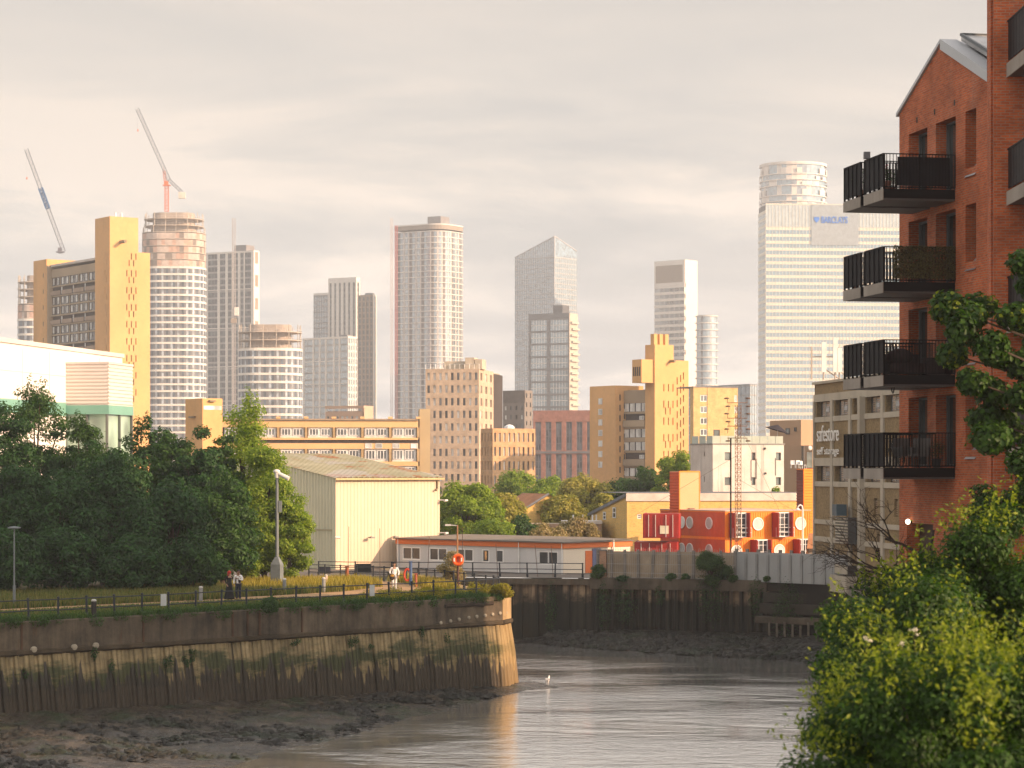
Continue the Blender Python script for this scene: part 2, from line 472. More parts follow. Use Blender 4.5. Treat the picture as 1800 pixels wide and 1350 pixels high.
def make_haze():
    mb = MB(); mb.box(-1500, 1500, -60, 3300, -7.0, 240)
    m = bpy.data.materials.new('evening_haze'); m.use_nodes = True; nt = m.node_tree
    for nd in list(nt.nodes): nt.nodes.remove(nd)
    v = nt.nodes.new('ShaderNodeVolumePrincipled'); v.inputs['Color'].default_value = (.95, .96, .98, 1)
    v.inputs['Density'].default_value = HAZE; v.inputs['Anisotropy'].default_value = .5
    o = nt.nodes.new('ShaderNodeOutputMaterial'); nt.links.new(v.outputs[0], o.inputs['Volume'])
    tag(mb.build('haze', m), kind='stuff')
HAZE = .00023
S.view_settings.view_transform = 'Standard'; S.view_settings.look = 'None'; S.view_settings.gamma = 1; S.view_settings.use_curve_mapping = False
S.view_settings.exposure = 0.62
cy = S.cycles
cy.max_bounces = 6; cy.diffuse_bounces = 3; cy.glossy_bounces = 3; cy.transmission_bounces = 4; cy.transparent_max_bounces = 6; cy.volume_bounces = 1
cy.use_denoising = True; cy.sample_clamp_indirect = 6; cy.caustics_reflective = False; cy.caustics_refractive = False

# ------------------------------------------------------------------ river, mud, banks
ZW = -5.25
W0, WD = Vector((-24, 116)), Vector((1, 1)).normalized()        # the promontory's river face: start and direction
WN = Vector((WD.y, -WD.x))                                       # outward, over the river
WALL = [(-62, 78), (-24, 116), (-.6, 139.4), (-.1, 141.2), (-2.5, 150), (-9, 179)]
QUAY = [(-9, 179), (5.8, 176), (18.2, 171.2), (23.0, 165.5), (34, 160)]
def zbase(al): return -4.2 - .85*max(0, min(1, al/31.0))
def mud_mat(name, cols, rough, algae=0.0):
    m, t, b = new_mat(name)
    n = t.noise(t.pos(), .8, 6, .65); c = t.ramp(n, [(.3, cols[0]), (.5, cols[1]), (.7, cols[2])])
    n2 = t.noise(t.pos((1,1,1)), .22, 5, .7)
    if algae: c = t.mix(t.ramp(n2, [(.52, 0.0), (.62, algae)]), c, (.018,.035,.010))
    t.l(c, b.inputs['Base Color'])
    t.l(t.ramp(t.noise(t.pos(), 1.7, 4, .6), [(.35, rough*.55), (.65, min(1, rough*1.4))]), b.inputs['Roughness'])
    b.inputs['Specular IOR Level'].default_value = .35
    t.l(t.bump(t.noise(t.pos(), 5.0, 6, .7), .9, .12), b.inputs['Normal'])
    return m
def fnoise(x, y, seed=0, oct=5, s=1.0):
    """cheap smooth value noise for height fields (numpy)"""
    out = np.zeros_like(x); amp = 1.0; tot = 0
    for o in range(oct):
        f = s*2**o; X = x*f+seed*17.3+o*5.1; Y = y*f+seed*9.7+o*3.7
        xi = np.floor(X); yi = np.floor(Y); u = X-xi; v = Y-yi; u = u*u*(3-2*u); v = v*v*(3-2*v)
        def h(a, b): return np.modf(np.abs(np.sin(a*127.1+b*311.7+o*74.7)*43758.5453))[0]
        out += amp*((h(xi,yi)*(1-u)+h(xi+1,yi)*u)*(1-v)+(h(xi,yi+1)*(1-u)+h(xi+1,yi+1)*u)*v); tot += amp; amp *= .55
    return out/tot
def grid_obj(name, X, Y, Z, m):
    n, k = X.shape; V = np.stack([X, Y, Z], -1).reshape(-1, 3)
    i = np.arange(n*k).reshape(n, k); Q = np.stack([i[:-1,:-1], i[1:,:-1], i[1:,1:], i[:-1,1:]], -1).reshape(-1, 4)
    o = np_obj(name, V, Q, m); o.data.polygons.foreach_set('use_smooth', [True]*len(Q)); return o
def make_water():
    m, t, b = new_mat('creek_water')
    b.inputs['Base Color'].default_value = (.93, .90, .85, 1); b.inputs['Roughness'].default_value = .09; b.inputs['Metallic'].default_value = .9
    b.inputs['Specular IOR Level'].default_value = .8; b.inputs['IOR'].default_value = 1.4
    a = t.noise(t.pos((.7, 1.0, 1)), 1.0, 5, .66, .4); c = t.noise(t.pos((2.2, 3.4, 1)), 1.0, 4, .65, .3)
    patch = t.ramp(t.noise(t.pos((.045,.11,1)), 1.0, 4, .6, .5), [(.38, .18), (.62, 1.0)])
    h = t.math('MULTIPLY', t.math('ADD', t.math('MULTIPLY', a, 1.4), t.math('MULTIPLY', c, .55)), patch)
    t.l(t.bump(h, .62, .09), b.inputs['Normal'])
    mb = MB(); mb.face([(-90,-50,ZW),(90,-50,ZW),(90,190,ZW),(-90,190,ZW)])
    tag(mb.build('water', m), kind='structure')
def make_mud():
    m = mud_mat('wet_mud', ((.016,.013,.010),(.042,.034,.024),(.10,.078,.052)), .26, .8)
    al = np.linspace(-26, 36, 420); s = np.linspace(-.6, 26, 230)
    A, B = np.meshgrid(al, s, indexing='ij')
    X = W0.x+WD.x*A+WN.x*B; Y = W0.y+WD.y*A+WN.y*B
    w = np.clip(17.3-.46*A, 2.2, 26); zb = -4.2-.85*np.clip(A/31, 0, 1)
    t = np.clip(B/w, 0, 1.6)
    n = fnoise(X, Y, 1, 5, .45)-.5; n2 = fnoise(X, Y, 2, 4, 1.6)-.5; rill = fnoise(X*.5+Y*.9, Y*.25-X*.2, 5, 3, .5)-.5
    Z = zb+(ZW-zb)*t**.8 + (n*.5+n2*.3+rill*.35)*np.clip(1.25-t, .12, 1)*np.clip((31.5-A)/6, .25, 1) + np.where(t > 1, -(t-1)*1.5, 0)
    tag(grid_obj('mud_foreshore', X, Y, Z, m), kind='structure')
    # far bank under the quay
    m2 = mud_mat('dark_mud', ((.010,.010,.008),(.022,.019,.014),(.045,.037,.026)), .5, .3)
    x = np.linspace(-3, 34, 190); v = np.linspace(-.3, 1.25, 90); A, B = np.meshgrid(x, v, indexing='ij')
    qy = np.interp(x, [q[0] for q in QUAY], [q[1] for q in QUAY])[:, None]
    wd = np.interp(x, [-3, 1, 6, 12, 17, 22, 34], [1.2, 2.0, 6.5, 10, 11.5, 14, 20])[:, None]
    top = np.interp(x, [-3, 1, 5.5, 8, 34], [-5.2, -5.0, -4.5, -4.25, -4.1])[:, None]
    Y = qy-wd*B; n = fnoise(A, Y, 3, 5, .5)-.5; n2 = fnoise(A, Y, 4, 4, 1.8)-.5
    Z = top+(ZW-top)*np.clip(B, 0, 1)**1.3 + (n*.8+n2*.55)*np.clip(1.2-B, .1, 1)*np.clip(B*3+.3, .2, 1) - np.clip(B-1, 0, 1)*2
    tag(grid_obj('mud_bank', A, Y, Z, m2), kind='structure')
def scatter_rocks():
    """shore stones and weed-covered lumps, uncountable"""
    m = mud_mat('weedy_stone', ((.008,.008,.006),(.018,.017,.012),(.05,.045,.034)), .6, .6)
    V = []; Q = []; base = np.array([(-1,-1,-.5),(1,-1,-.5),(1,1,-.5),(-1,1,-.5),(-.6,-.6,.5),(.6,-.6,.5),(.6,.6,.5),(-.6,.6,.5)], float)
    fc = np.array([(4,5,6,7),(0,1,5,4),(1,2,6,5),(2,3,7,6),(3,0,4,7)])
    def add(x, y, z, r):
        a = rng.uniform(0, 6.28); c, s_ = math.cos(a), math.sin(a)
        p = base*np.array([r*rng.uniform(.7,1.7), r, r*rng.uniform(.4,.8)])+rng.normal(0, r*.2, (8,3))
        q = np.stack([p[:,0]*c-p[:,1]*s_+x, p[:,0]*s_+p[:,1]*c+y, p[:,2]+z], -1)
        V.append(q); Q.append(fc+8*(len(V)-1))
    for i in range(5200):
        a = rng.uniform(-20, 33); w = max(2.2, 17.3-.46*a); b = w*(rng.beta(3.2, 2.0) if a < 22 else rng.uniform(.1, 1.05))
        if fnoise(np.array([a*.35]), np.array([b*.5]), 8, 2, 1.)[0] < .47: continue
        z = zbase(a)+(ZW-zbase(a))*min(1, b/w)**.8
        add(W0.x+WD.x*a+WN.x*b, W0.y+WD.y*a+WN.y*b, z+rng.uniform(-.02, .1), rng.uniform(.05, .17)*(1.8 if rng.random() < .07 else 1))
    for i in range(2200):
        x = rng.uniform(2.5, 30); b = rng.uniform(.2, 1.0)
        qy = np.interp(x, [q[0] for q in QUAY], [q[1] for q in QUAY]); wd = np.interp(x, [-3,1,6,12,17,22,34], [1.2,2.0,6.5,10,11.5,14,20])
        top = -4.3
        add(x, qy-wd*b, top+(ZW-top)*b**1.3+rng.uniform(0, .12), rng.uniform(.07, .3))
    tag(np_obj('shore_stones', np.concatenate(V), np.concatenate(Q), m), 'dark weed covered stones strewn over the tidal mud', 'stones', kind='stuff')
def make_land():
    gm = mat('dry_ground', (.13,.12,.05), .95, .35, .35, fine=.4)
    am = mat('yard_asphalt', (.16,.14,.12), .95, .25, .2, fine=.3)
    # promontory and main ground: one sheet with the creek cut out
    L = 5200
    mb = MB(); n = 0
    prom = [(-300, 78), (-62, 78), (-24, 116), (-.6, 139.4), (-.1, 141.2), (-2.5, 150), (-9, 179), (-300, 179)]
    mb.face([(x, y, -.004 if y < 160 else -.55) for x, y in prom])
    tag(mb.build('promontory_ground', gm), kind='structure')
    mb = MB()
    for (y0, z0), (y1, z1) in (((200, -.6), (216, -1.75)), ((216, -1.75), (3290, -1.75))):
        mb.face([(-1490, y0, z0), (1490, y0, z0), (1490, y1, z1), (-1490, y1, z1)])
    mb.face([(-1490, 179, -.56), (-9, 179, -.56), (5.8, 176, -.56), (18.2, 171.2, -.5), (23, 165.5, -.5), (1490, 165.5, -.5), (1490, 200, -.6), (-1490, 200, -.6)])
    mb.face([(23, 165.5, -.5), (20.5, 130, -.3), (17.5, 100, -.3), (13.6, 85, -.3), (11, 60, -.3), (9, 42, -.3), (5.5, 26, -.3), (3.4, 12, -.3), (2.5, -40, -.3), (1490, -40, -.3), (1490, 165.5, -.5)])
    E = [(23, 165.5), (20.5, 130), (17.5, 100), (13.6, 85), (11, 60), (9, 42), (5.5, 26), (3.4, 12), (2.5, -40)]
    for a, b in zip(E[:-1], E[1:]):
        mb.face([(a[0], a[1], -.4), (b[0], b[1], -.3), (b[0]-1.2, b[1], -6), (a[0]-1.2, a[1], -6)])
    tag(mb.build('ground', am), kind='structure')
    # riverside path on the promontory
    pm = mat('path_gravel', (.42,.26,.13), .95, .15, .5, fine=.25)
    mb = MB()
    c = [(-40, 113), (-22, 130.5), (-12.5, 139.4), (-8.5, 144.5), (-6.5, 150), (-8.5, 160), (-14, 176)]; w = 1.15
    pts = [Vector(p) for p in c]; Lf = []; Rt = []
    for i, p in enumerate(pts):
        d = (pts[min(i+1, len(pts)-1)]-pts[max(i-1, 0)]).normalized(); nn = Vector((-d.y, d.x)); ww = w*(1.0 if i < 2 else 1.9 if i < 5 else 1.1)
        Lf.append(p+nn*ww); Rt.append(p-nn*ww)
    zz = lambda y: .012 if y < 150 else .012-(y-150)/34*.55
    for i in range(len(pts)-1):
        mb.face([(Rt[i].x, Rt[i].y, zz(Rt[i].y)), (Rt[i+1].x, Rt[i+1].y, zz(Rt[i+1].y)), (Lf[i+1].x, Lf[i+1].y, zz(Lf[i+1].y)), (Lf[i].x, Lf[i].y, zz(Lf[i].y))])
    tag(mb.build('path', pm), kind='structure')
def plank_mat():
    """tarred timber piling: plank joints, green weed tide marks, jagged dark wet foot"""
    m, t, b = new_mat('timber_piling')
    uv = t.n('ShaderNodeUVMap').outputs['UV'] if False else t.n('ShaderNodeAttribute', attribute_name='run').outputs['Fac']
    sp = t.n('ShaderNodeSeparateXYZ'); t.l(t.n('ShaderNodeNewGeometry').outputs['Position'], sp.inputs[0]); z = sp.outputs[2]
    def v(sx, sz, ox=0.0):
        cb = t.n('ShaderNodeCombineXYZ'); t.l(t.math('ADD', t.math('MULTIPLY', uv, sx), ox), cb.inputs[0]); t.l(t.math('MULTIPLY', z, sz), cb.inputs[1]); return cb.outputs[0]
    wood = t.ramp(t.noise(v(2.2, .25), 1.0, 5, .65), [(.28, (.13,.098,.048)), (.5, (.22,.168,.085)), (.72, (.31,.24,.13))])
    mott = t.noise(v(.9, 1.4), 1.0, 6, .7)
    wood = t.mix(1.0, wood, t.ramp(mott, [(.3, .6), (.65, 1.15)]), 'MULTIPLY')
    # weed band in the upper half, broken
    wb = t.math('MULTIPLY', t.ramp(z, [(0, 0), (1, 0)]) if False else t.math('SUBTRACT', 1.0, t.math('MULTIPLY', t.math('ABSOLUTE', t.math('ADD', z, 2.85)), .85), clamp=True), 1.0)
    wn = t.noise(v(.35, 1.1, 7.0), 1.0, 7, .72)
    weed = t.ramp(t.math('ADD', t.math('MULTIPLY', wb, .22), wn), [(.58, 0.0), (.70, .85)])
    wood = t.mix(weed, wood, (.022,.036,.012))
    # dark foot: jagged, plank by plank
    jag = t.noise(v(1.5, .02, 3.0), 1.0, 3, .7); jag2 = t.noise(v(.25, .02, 11.0), 1.0, 2, .5)
    edge = t.math('MULTIPLY', t.math('POWER', t.math('MULTIPLY', t.math('SUBTRACT', t.math('ADD', jag, t.math('MULTIPLY', jag2, .35)), .42), 2.6, clamp=True), 1.4), 1.9)
    base = t.math('ADD', t.math('ADD', z, 3.85), t.math('MULTIPLY', uv, .0274))     # the mud line falls along the wall
    f = t.ramp(t.math('SUBTRACT', base, edge), [(.0, 1.0), (.09, 0.0)])
    gap = t.noise(v(3.8, .05, 5.0), 1.0, 2, .5); wood = t.mix(t.ramp(gap, [(.60, 0.0), (.66, .8)]), wood, (.02,.016,.011))
    wood = t.mix(t.math('MULTIPLY', f, .9), wood, (.022,.017,.012))
    wood = t.mix(t.ramp(t.math('MULTIPLY', t.math('SUBTRACT', uv, 32.4), 1.0), [(0.0, 0.0), (.8, .38)]), wood, (.50,.34,.15))      # ochre mixed in as sunlight on the boards round the tip
    t.l(wood, b.inputs['Base Color'])
    t.l(t.ramp(f, [(0, .85), (1, .5)]), b.inputs['Roughness']); b.inputs['Specular IOR Level'].default_value = .25
    t.l(t.bump(t.noise(v(6, .8), 1.0, 4, .7), .6, .03), b.inputs['Normal'])
    return m
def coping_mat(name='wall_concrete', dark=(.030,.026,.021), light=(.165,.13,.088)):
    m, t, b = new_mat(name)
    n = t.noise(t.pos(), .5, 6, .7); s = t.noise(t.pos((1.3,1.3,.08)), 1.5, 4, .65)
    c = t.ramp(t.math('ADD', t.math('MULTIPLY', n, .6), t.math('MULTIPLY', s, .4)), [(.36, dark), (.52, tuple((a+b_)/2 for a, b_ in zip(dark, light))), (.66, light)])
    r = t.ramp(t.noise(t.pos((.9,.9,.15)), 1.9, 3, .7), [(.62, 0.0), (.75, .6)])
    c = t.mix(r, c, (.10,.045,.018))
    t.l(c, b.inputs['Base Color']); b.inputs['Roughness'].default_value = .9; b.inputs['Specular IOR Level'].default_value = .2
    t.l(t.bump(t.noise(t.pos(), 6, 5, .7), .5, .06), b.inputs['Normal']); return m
def stations(P, step):
    out = []; run = 0
    for i in range(len(P)-1):
        a = Vector(P[i]); b = Vector(P[i+1]); L = (b-a).length; d = (b-a)/L; n = Vector((d.y, -d.x)); k = max(1, int(L/step))
        for j in range(k): out.append((a+d*(L*j/k), n, run+L*j/k, d))
        run += L
    out.append((Vector(P[-1]), n, run, d)); return out
def make_river_wall():
    root = thing('river_wall', 'long weathered river wall of concrete over timber piling round the grassy point', 'river wall', (0,0,0))
    pm = plank_mat(); cm = coping_mat()
    V = []; Q = []; run = []
    L0 = (Vector(WALL[1])-Vector(WALL[0])).length
    for (p, n, r, d) in stations(WALL, .27)[:-1]:
        # each plank: slightly its own depth
        j = rng.normal(0, .03); w = .245
        q = p+d*w
        al = r-L0; zb = zbase(al)-.9
        k = len(V)
        for pp, e in ((p, 0), (q, 1)):
            for z, o in ((-1.58, .05), (-3.2, .32), (zb, .62)):
                c = pp+n*(o+j); V.append((c.x, c.y, z)); run.append(al+(w if e else 0))
        for pp in (p, q):                       # plank edges
            for z, o in ((-1.58, -.1), (-3.2, .1), (zb, .35)):
                c = pp+n*(o+j); V.append((c.x, c.y, z)); run.append(al)
        Q += [(k, k+3, k+4, k+1), (k+1, k+4, k+5, k+2), (k, k+1, k+7, k+6), (k+1, k+2, k+8, k+7), (k+3, k+9, k+10, k+4), (k+4, k+10, k+11, k+5), (k, k+6, k+9, k+3)]
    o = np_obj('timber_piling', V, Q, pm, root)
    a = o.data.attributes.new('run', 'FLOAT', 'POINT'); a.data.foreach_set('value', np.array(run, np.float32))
    bk = MB(); ce = MB(); led = MB()
    P = [(-62,78), (-24,116), (-5.0,135.0), (-.6,139.4), (-.1,141.2), (-2.5,150), (-9,179)]
    def sweep(mb, prof, st):
        pr = []
        for i, (p, n, r, d) in enumerate(st):
            nn = n if i == 0 else (n+st[i-1][1]).normalized()
            pr.append([(p.x+nn.x*o_, p.y+nn.y*o_, z) for o_, z in prof])
        for i in range(len(pr)-1):
            for k in range(len(prof)-1): mb.face([pr[i][k], pr[i+1][k], pr[i+1][k+1], pr[i][k+1]])
    sweep(ce, [(-.9, .04), (.0, .06), (.06, .0), (.06, -1.32)], stations(P[:4], 2.0))
    ce.build('concrete_capping', cm, root); ce = MB()
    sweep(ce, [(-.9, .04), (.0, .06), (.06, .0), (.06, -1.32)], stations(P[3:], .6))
    ce.build('concrete_capping', coping_mat('sunlit_tip_concrete', (.20,.14,.075), (.52,.37,.19)), root)  # paler colour paints the sun onto the capping round the tip
    sweep(led, [(.0, -1.30), (.17, -1.36), (.17, -1.52), (.05, -1.62)], stations(P[:4], 2.0)); sweep(led, [(.0, -1.30), (.17, -1.36), (.17, -1.52), (.05, -1.62)], stations(P[3:], .6))
    led.build('ledge', coping_mat('ledge_concrete', (.03,.024,.016), (.10,.075,.045)), root)
    sweep(bk, [(-.25, -.2), (-.2, -6.5)], stations(P, 4)); bk.build('wall_core', mat('tar', (.012,.011,.009), .9), root)
    # joints and upright ribs in the capping
    jm = mat('rusty_rib', (.075,.04,.022), .85, .3, 2)
    for al in (-16, -9.2, .4, 7.6, 13.3, 14.3, 15.1, 18.0):
        p = W0+WD*al+WN*.06; mb = MB(); mb.box(-.05, .05, -.05, .035, -1.3, .0); mb.build('rib', jm, root, (p.x, p.y, 0), R(45))
    # tie-rod heads
    tm = mat('tie_plate', (.30,.265,.20), .8, .25, 3)
    mb = MB(); mb.xf(lambda x, y, z: (x, y, z)); mb.lathe([(.08, -.02), (.19, .0), (.2, .05), (.15, .1), (.05, .12)], n=10)
    me = mb.mesh('tie_plate', tm)
    def plate(p, z, rz, s=1.0):
        o = put('tie_plate', me, root, (p.x, p.y, z)); o.rotation_euler = (R(90), 0, rz); o.scale = (s, s*.85, s)
    for px, py in ((57, 1142), (128, 1138), (166, 1135)):
        k = (px-CX)/F; al = (k*W0.y-W0.x)/(WD.x-k*WD.y); p = W0+WD*al+WN*.08; plate(p, wz(py, p.y), R(45))
    for px, py in ((773, 1096), (790, 1093), (805, 1090), (822, 1087), (836, 1085), (851, 1083), (864, 1081), (877, 1079)):
        k = (px-CX)/F; al = (k*W0.y-W0.x)/(WD.x-k*WD.y); p = W0+WD*al+WN*.08; plate(p, wz(py, p.y)+.04, R(45), .62)
    plate(Vector((-.34, 140.3)), -.95, R(75), .62)
    # a rotten waling along the tip
    mb = MB()
    for i in range(5):
        al = 28.5+i*.75; p = W0+WD*al+WN*.1; q = W0+WD*(al+.78)+WN*.1
        mb.tube((p.x, p.y, -.34+rng.normal(0,.03)), (q.x, q.y, -.34+rng.normal(0,.03)), .1, .12, 6)
    mb.build('waling', mat('rotten_wood', (.04,.03,.022), .95, .4, 3), root)
    return root
def make_quay():
    root = thing('quay_wall', 'dark far quay of concrete beam above rusty steel sheet piles', 'quay wall', (0,0,0))
    # left length: precast panels and posts
    pm, t, b = new_mat('quay_pile')
    sp = t.n('ShaderNodeSeparateXYZ'); t.l(t.n('ShaderNodeNewGeometry').outputs['Position'], sp.inputs[0]); z = sp.outputs[2]
    n = t.noise(t.pos((1.9,1.9,.05)), 1.2, 4, .6); n2 = t.noise(t.pos((.5,.5,.7)), 1, 5, .7)
    c = t.ramp(n, [(.38, (.018,.013,.009)), (.5, (.09,.06,.036)), (.62, (.30,.22,.14))])
    f = t.ramp(t.math('ADD', t.math('MULTIPLY', z, .33), t.math('ADD', n2, .25)), [(-.35, 1.0), (.12, .0)])
    f = t.ramp(t.math('ADD', t.math('MULTIPLY', t.math('ADD', z, 2.2), .6), t.math('MULTIPLY', t.math('SUBTRACT', n2, .5), 2.2)), [(.0, .93), (.5, .0)])
    c = t.mix(f, c, (.008,.010,.006)); t.l(c, b.inputs['Base Color']); b.inputs['Roughness'].default_value = .75; b.inputs['Specular IOR Level'].default_value = .25
    def along(P, fn):
        for i in range(len(P)-1):
            a = Vector(P[i]); e = Vector(P[i+1]); L = (e-a).length; d = (e-a)/L; nn = Vector((d.y, -d.x)); fn(a, d, nn, L)
    mb = MB()
    def panels(a, d, n, L):
        k = int(L/1.15)
        for i in range(k):
            w = L/k; off = .12 if i % 2 else -.06
            p = a+d*(w*i); q = a+d*(w*(i+.62)); r_ = a+d*(w*(i+1))
            for (u, v, o) in ((p, q, .1+off*.3), (q, r_, -.12)):
                mb.face([(u.x+n.x*o, u.y+n.y*o, -1.0), (v.x+n.x*o, v.y+n.y*o, -1.0), (v.x+n.x*(o+.25), v.y+n.y*(o+.25), -6), (u.x+n.x*(o+.25), u.y+n.y*(o+.25), -6)])
            for u, o0, o1 in ((q, .1+off*.3, -.12), (p, .1+off*.3, -.12)):
                mb.face([(u.x+n.x*o0, u.y+n.y*o0, -1.0), (u.x+n.x*o1, u.y+n.y*o1, -1.0), (u.x+n.x*(o1+.25), u.y+n.y*(o1+.25), -6), (u.x+n.x*(o0+.25), u.y+n.y*(o0+.25), -6)])
    along(QUAY[:2], panels); mb.build('concrete_piling', pm, root)
    mb = MB()
    def sheet(a, d, n, L):
        P = []; s = 0
        while s < L:
            for ds, o in ((0, .0), (.22, .0), (.34, .26), (.56, .26), (.68, .0)): P.append((s+ds, o))
            s += .68
        for (s0, o0), (s1, o1) in zip(P[:-1], P[1:]):
            if s1 <= s0 or s1 > L+.3: continue
            p = a+d*s0+n*o0; q = a+d*s1+n*o1; mb.face([(p.x,p.y,-1.0),(q.x,q.y,-1.0),(q.x,q.y,-6),(p.x,p.y,-6)])
    along(QUAY[1:3], sheet); mb.build('sheet_piling', pm, root)
    cm = coping_mat('quay_concrete', (.040,.034,.026), (.15,.12,.085))
    mb = MB()
    def beam(a, d, n, L, z0=-1.15, z1=-.45, o0=-.5, o1=.42):
        e = a+d*L
        P = [a+n*o0, e+n*o0, e+n*o1, a+n*o1]; mb.prism([(p.x, p.y) for p in P][::-1], z0, z1)
    along(QUAY[:2], lambda a, d, n, L: beam(a, d, n, L, -1.05, -.62, -.5, .3))
    mb.build('edge_beam', cm, root); mb = MB()
    along(QUAY[1:3], lambda a, d, n, L: beam(a, d, n, L, -1.3, -.5)); mb.build('edge_beam', cm, root)
    # right length: stepped walings and a row of fender piles
    tm = mat('black_timber', (.030,.025,.018), .85, .4, 1.2, bump=.5)
    a = Vector(QUAY[2]); e = Vector(QUAY[4])
    for z0, z1, o in ((-1.25, -.55, .25), (-2.0, -1.3, .7), (-2.75, -2.05, 1.25), (-3.4, -2.95, 1.9)):
        d = (e-a).normalized(); n = Vector((d.y, -d.x)); mb = MB(); L = (e-a).length
        P = [a+n*(o-1.2), e+n*(o-1.2), e+n*o, a+n*o]; mb.prism([(p.x, p.y) for p in P][::-1], z0, z1); mb.build('waling', tm if z0 > -3 else cm, root)
    sm = mat('fender_pile', (.14,.12,.09), .85, .3, 2)
    me = MB().box(-.07, .07, -.07, .07, -5.6, -3.3).mesh('fender_pile', sm)
    for i in range(26):
        p = a+d*(1.2+i*.62)+n*2.0; put('fender_pile', me, root, (p.x, p.y, rng.uniform(-.2, .1)))
    back = MB(); 
    for i in range(len(QUAY)-1):
        a, e = QUAY[i], QUAY[i+1]; back.face([(a[0], a[1]+.3, -.6), (e[0], e[1]+.3, -.6), (e[0], e[1]+.3, -6.5), (a[0], a[1]+.3, -6.5)])
    back.build('wall_core', mat('tar', (.012,.011,.009), .9), root)
    # buttress posts on the left length
    pm2 = cm
    for px in (963, 1021):
        x = wx(px, 182.0); MB().box(-.22, .22, -.45, .1, -5.2, -.62).build('buttress', pm2, root, (x, 182.4-(x*.1), 0))
    return root
# ------------------------------------------------------------------ skyline
def lam(n, c, **k): return mat(n, c, **k)
CONC = lambda: mat('tan_concrete', (.67,.385,.16), .9, .10, .08, streak=.12, fine=.1)
def balfron():
    T = Tower('brutalist_tower', 'massive tan concrete slab block with separate slit windowed lift tower and service shaft', 193, 243, 167, 382, 700, 35)
    cm = CONC(); dk = glass('slab_glass', (.05,.05,.05), .2); wf = mat('white_sash', (.72,.72,.70), .5)
    slit = mat('slit_dark', (.02,.018,.015), .6)
    d1 = T.wL; w1 = T.wR; w2 = T.A(267); zt = T.H
    front = []; 
    # staggered slits: rows of pairs and triples
    for r in range(9):
        z = T.Z(452+r*30-9)
        for px, dz in ((222, 0), (230, 0), (238, 0), (226, -2.0), (234, -2.0)):
            a = T.A(px); h = 1.9 if dz == 0 else 2.1
            if r == 0 and px in (222,): continue
            front.append((a, a+.35, z-h+dz+(.3 if dz else 0), z+dz))
    mb = MB(); wallholes(mb, w1, T.z0, zt, front, .5, FR)
    side = []
    for r in range(9):
        for k, a in enumerate((1.0, 2.1, 3.0)):
            z = T.Z(452+r*30-9)-(k % 2)*2.0; side.append((a, a+.3, z-1.9, z))
    wallholes(mb, d1, T.z0, zt, side, .5, SD); mb.build('lift_tower', cm, T.root)
    for h in front: MB().box(h[0], h[1], .45, .55, h[2], h[3]).build('slit_window', slit, T.root)
    for h in side: MB().box(.45, .55, h[0], h[1], h[2], h[3]).build('slit_window', slit, T.root)
    MB().box(.5, w1, .5, d1, T.z0, zt-.3).build('tower_core', cm, T.root)
    mb = MB(); mb.box(0, w1, 0, d1, zt-.01, zt+.35); mb.build('roof_slab', cm, T.root)
    sh = MB(); sh.box(w1+.003, w2, 1.2, d1-.3, T.z0, T.Z(440)); sh.build('service_shaft', cm, T.root)
    sp = MB(); sp.tube((T.A(212), 0, T.Z(424)), (T.A(212), -3.2, T.Z(424.5)), .5, .5, 8); sp.build('water_spout', mat('spout', (.25,.2,.13), .8), T.root)
    # the slab of flats
    y0, y1 = d1+.003, T.A(85, SD); hs = T.Z(455)+1.0; n = 0
    wallm = mat('tan_parapet', (.36,.28,.19), .9, .15, .1); balm = mat('balcony_pink', (.34,.26,.20), .9, .2, .3)
    mb = MB(); mb.box(1.4, 14, y0, y1, T.z0, hs-1.2); mb.build('slab_core', mat('deep_recess', (.06,.05,.045), .9), T.root)
    mb = MB(); mb.box(.6, 14.3, y0, y1, hs-.5, hs+.2); mb.build('roof_slab', mat('pale_roof', (.52,.47,.42), .8), T.root)
    MB().box(.9, 1.39, y0, y1, hs-3.4, hs-1.3).build('parapet', wallm, T.root)
    z = hs-3.4; fl = 2.95; k = 0; W = y1-y0; win = []
    gl = win_mesh(1.0, 1.9, SD, dk, wf, 0, 0, .12)
    for s in 'WBWWBWWBWWBWWBWW':
        z -= fl
        if z < 2: break
        MB().box(.75, 1.39, y0, y1, z+fl-.42, z+fl).build('floor_band', wallm, T.root)
        if s == 'W':
            MB().box(1.1, 1.38, y0+.3, y1-.3, z+.02, z+fl-.44).build('window_strip', dk, T.root)
            nb = 10
            for j in range(nb):
                a = y0+W*(j+.5)/nb-.45+rng.uniform(-.1,.1)
                T.win(SD, a, 1.02, z+.35, .9, 1.95, glass('net_curtain', (.55,.55,.53), .5), wf, 0, 1, .1, limit=80)
            for j in range(nb+1):
                MB().box(.85, 1.3, y0+W*j/nb-.09, y0+W*j/nb+.09, z, z+fl-.43).build('fin', wallm, T.root) if j % 2 == 0 else None
        else:
            for j in range(4):
                a = y0+W*j/4; MB().box(.45, .62, a+.9, a+W/4-.5, z+.1, z+1.35).build('balcony_front', balm, T.root)
                T.win(SD, a+.2, .95, z+.3, .6, 2.1, glass('net_curtain', (.55,.55,.53), .5), wf, 0, 1, .1, limit=110)
    yb = T.A(62, SD)
    MB().box(-.6, 12, y1, yb, T.z0, T.Z(437)).build('end_tower', cm, T.root)
    MB().box(-.4, 13, y1-.5, y1, T.z0, hs).build('end_wall', wallm, T.root)
    for k in range(9):
        MB().box(-.64, -.602, y1+2.2, y1+2.5, T.Z(470+k*30), T.Z(462+k*30)).build('slit_window', slit, T.root)
    for a in (3, 5): MB().tube((a, 2.5, zt+.3), (a, 2.5, zt+1.8), .28, n=8).build('roof_vent', wf, T.root)
    T.done()
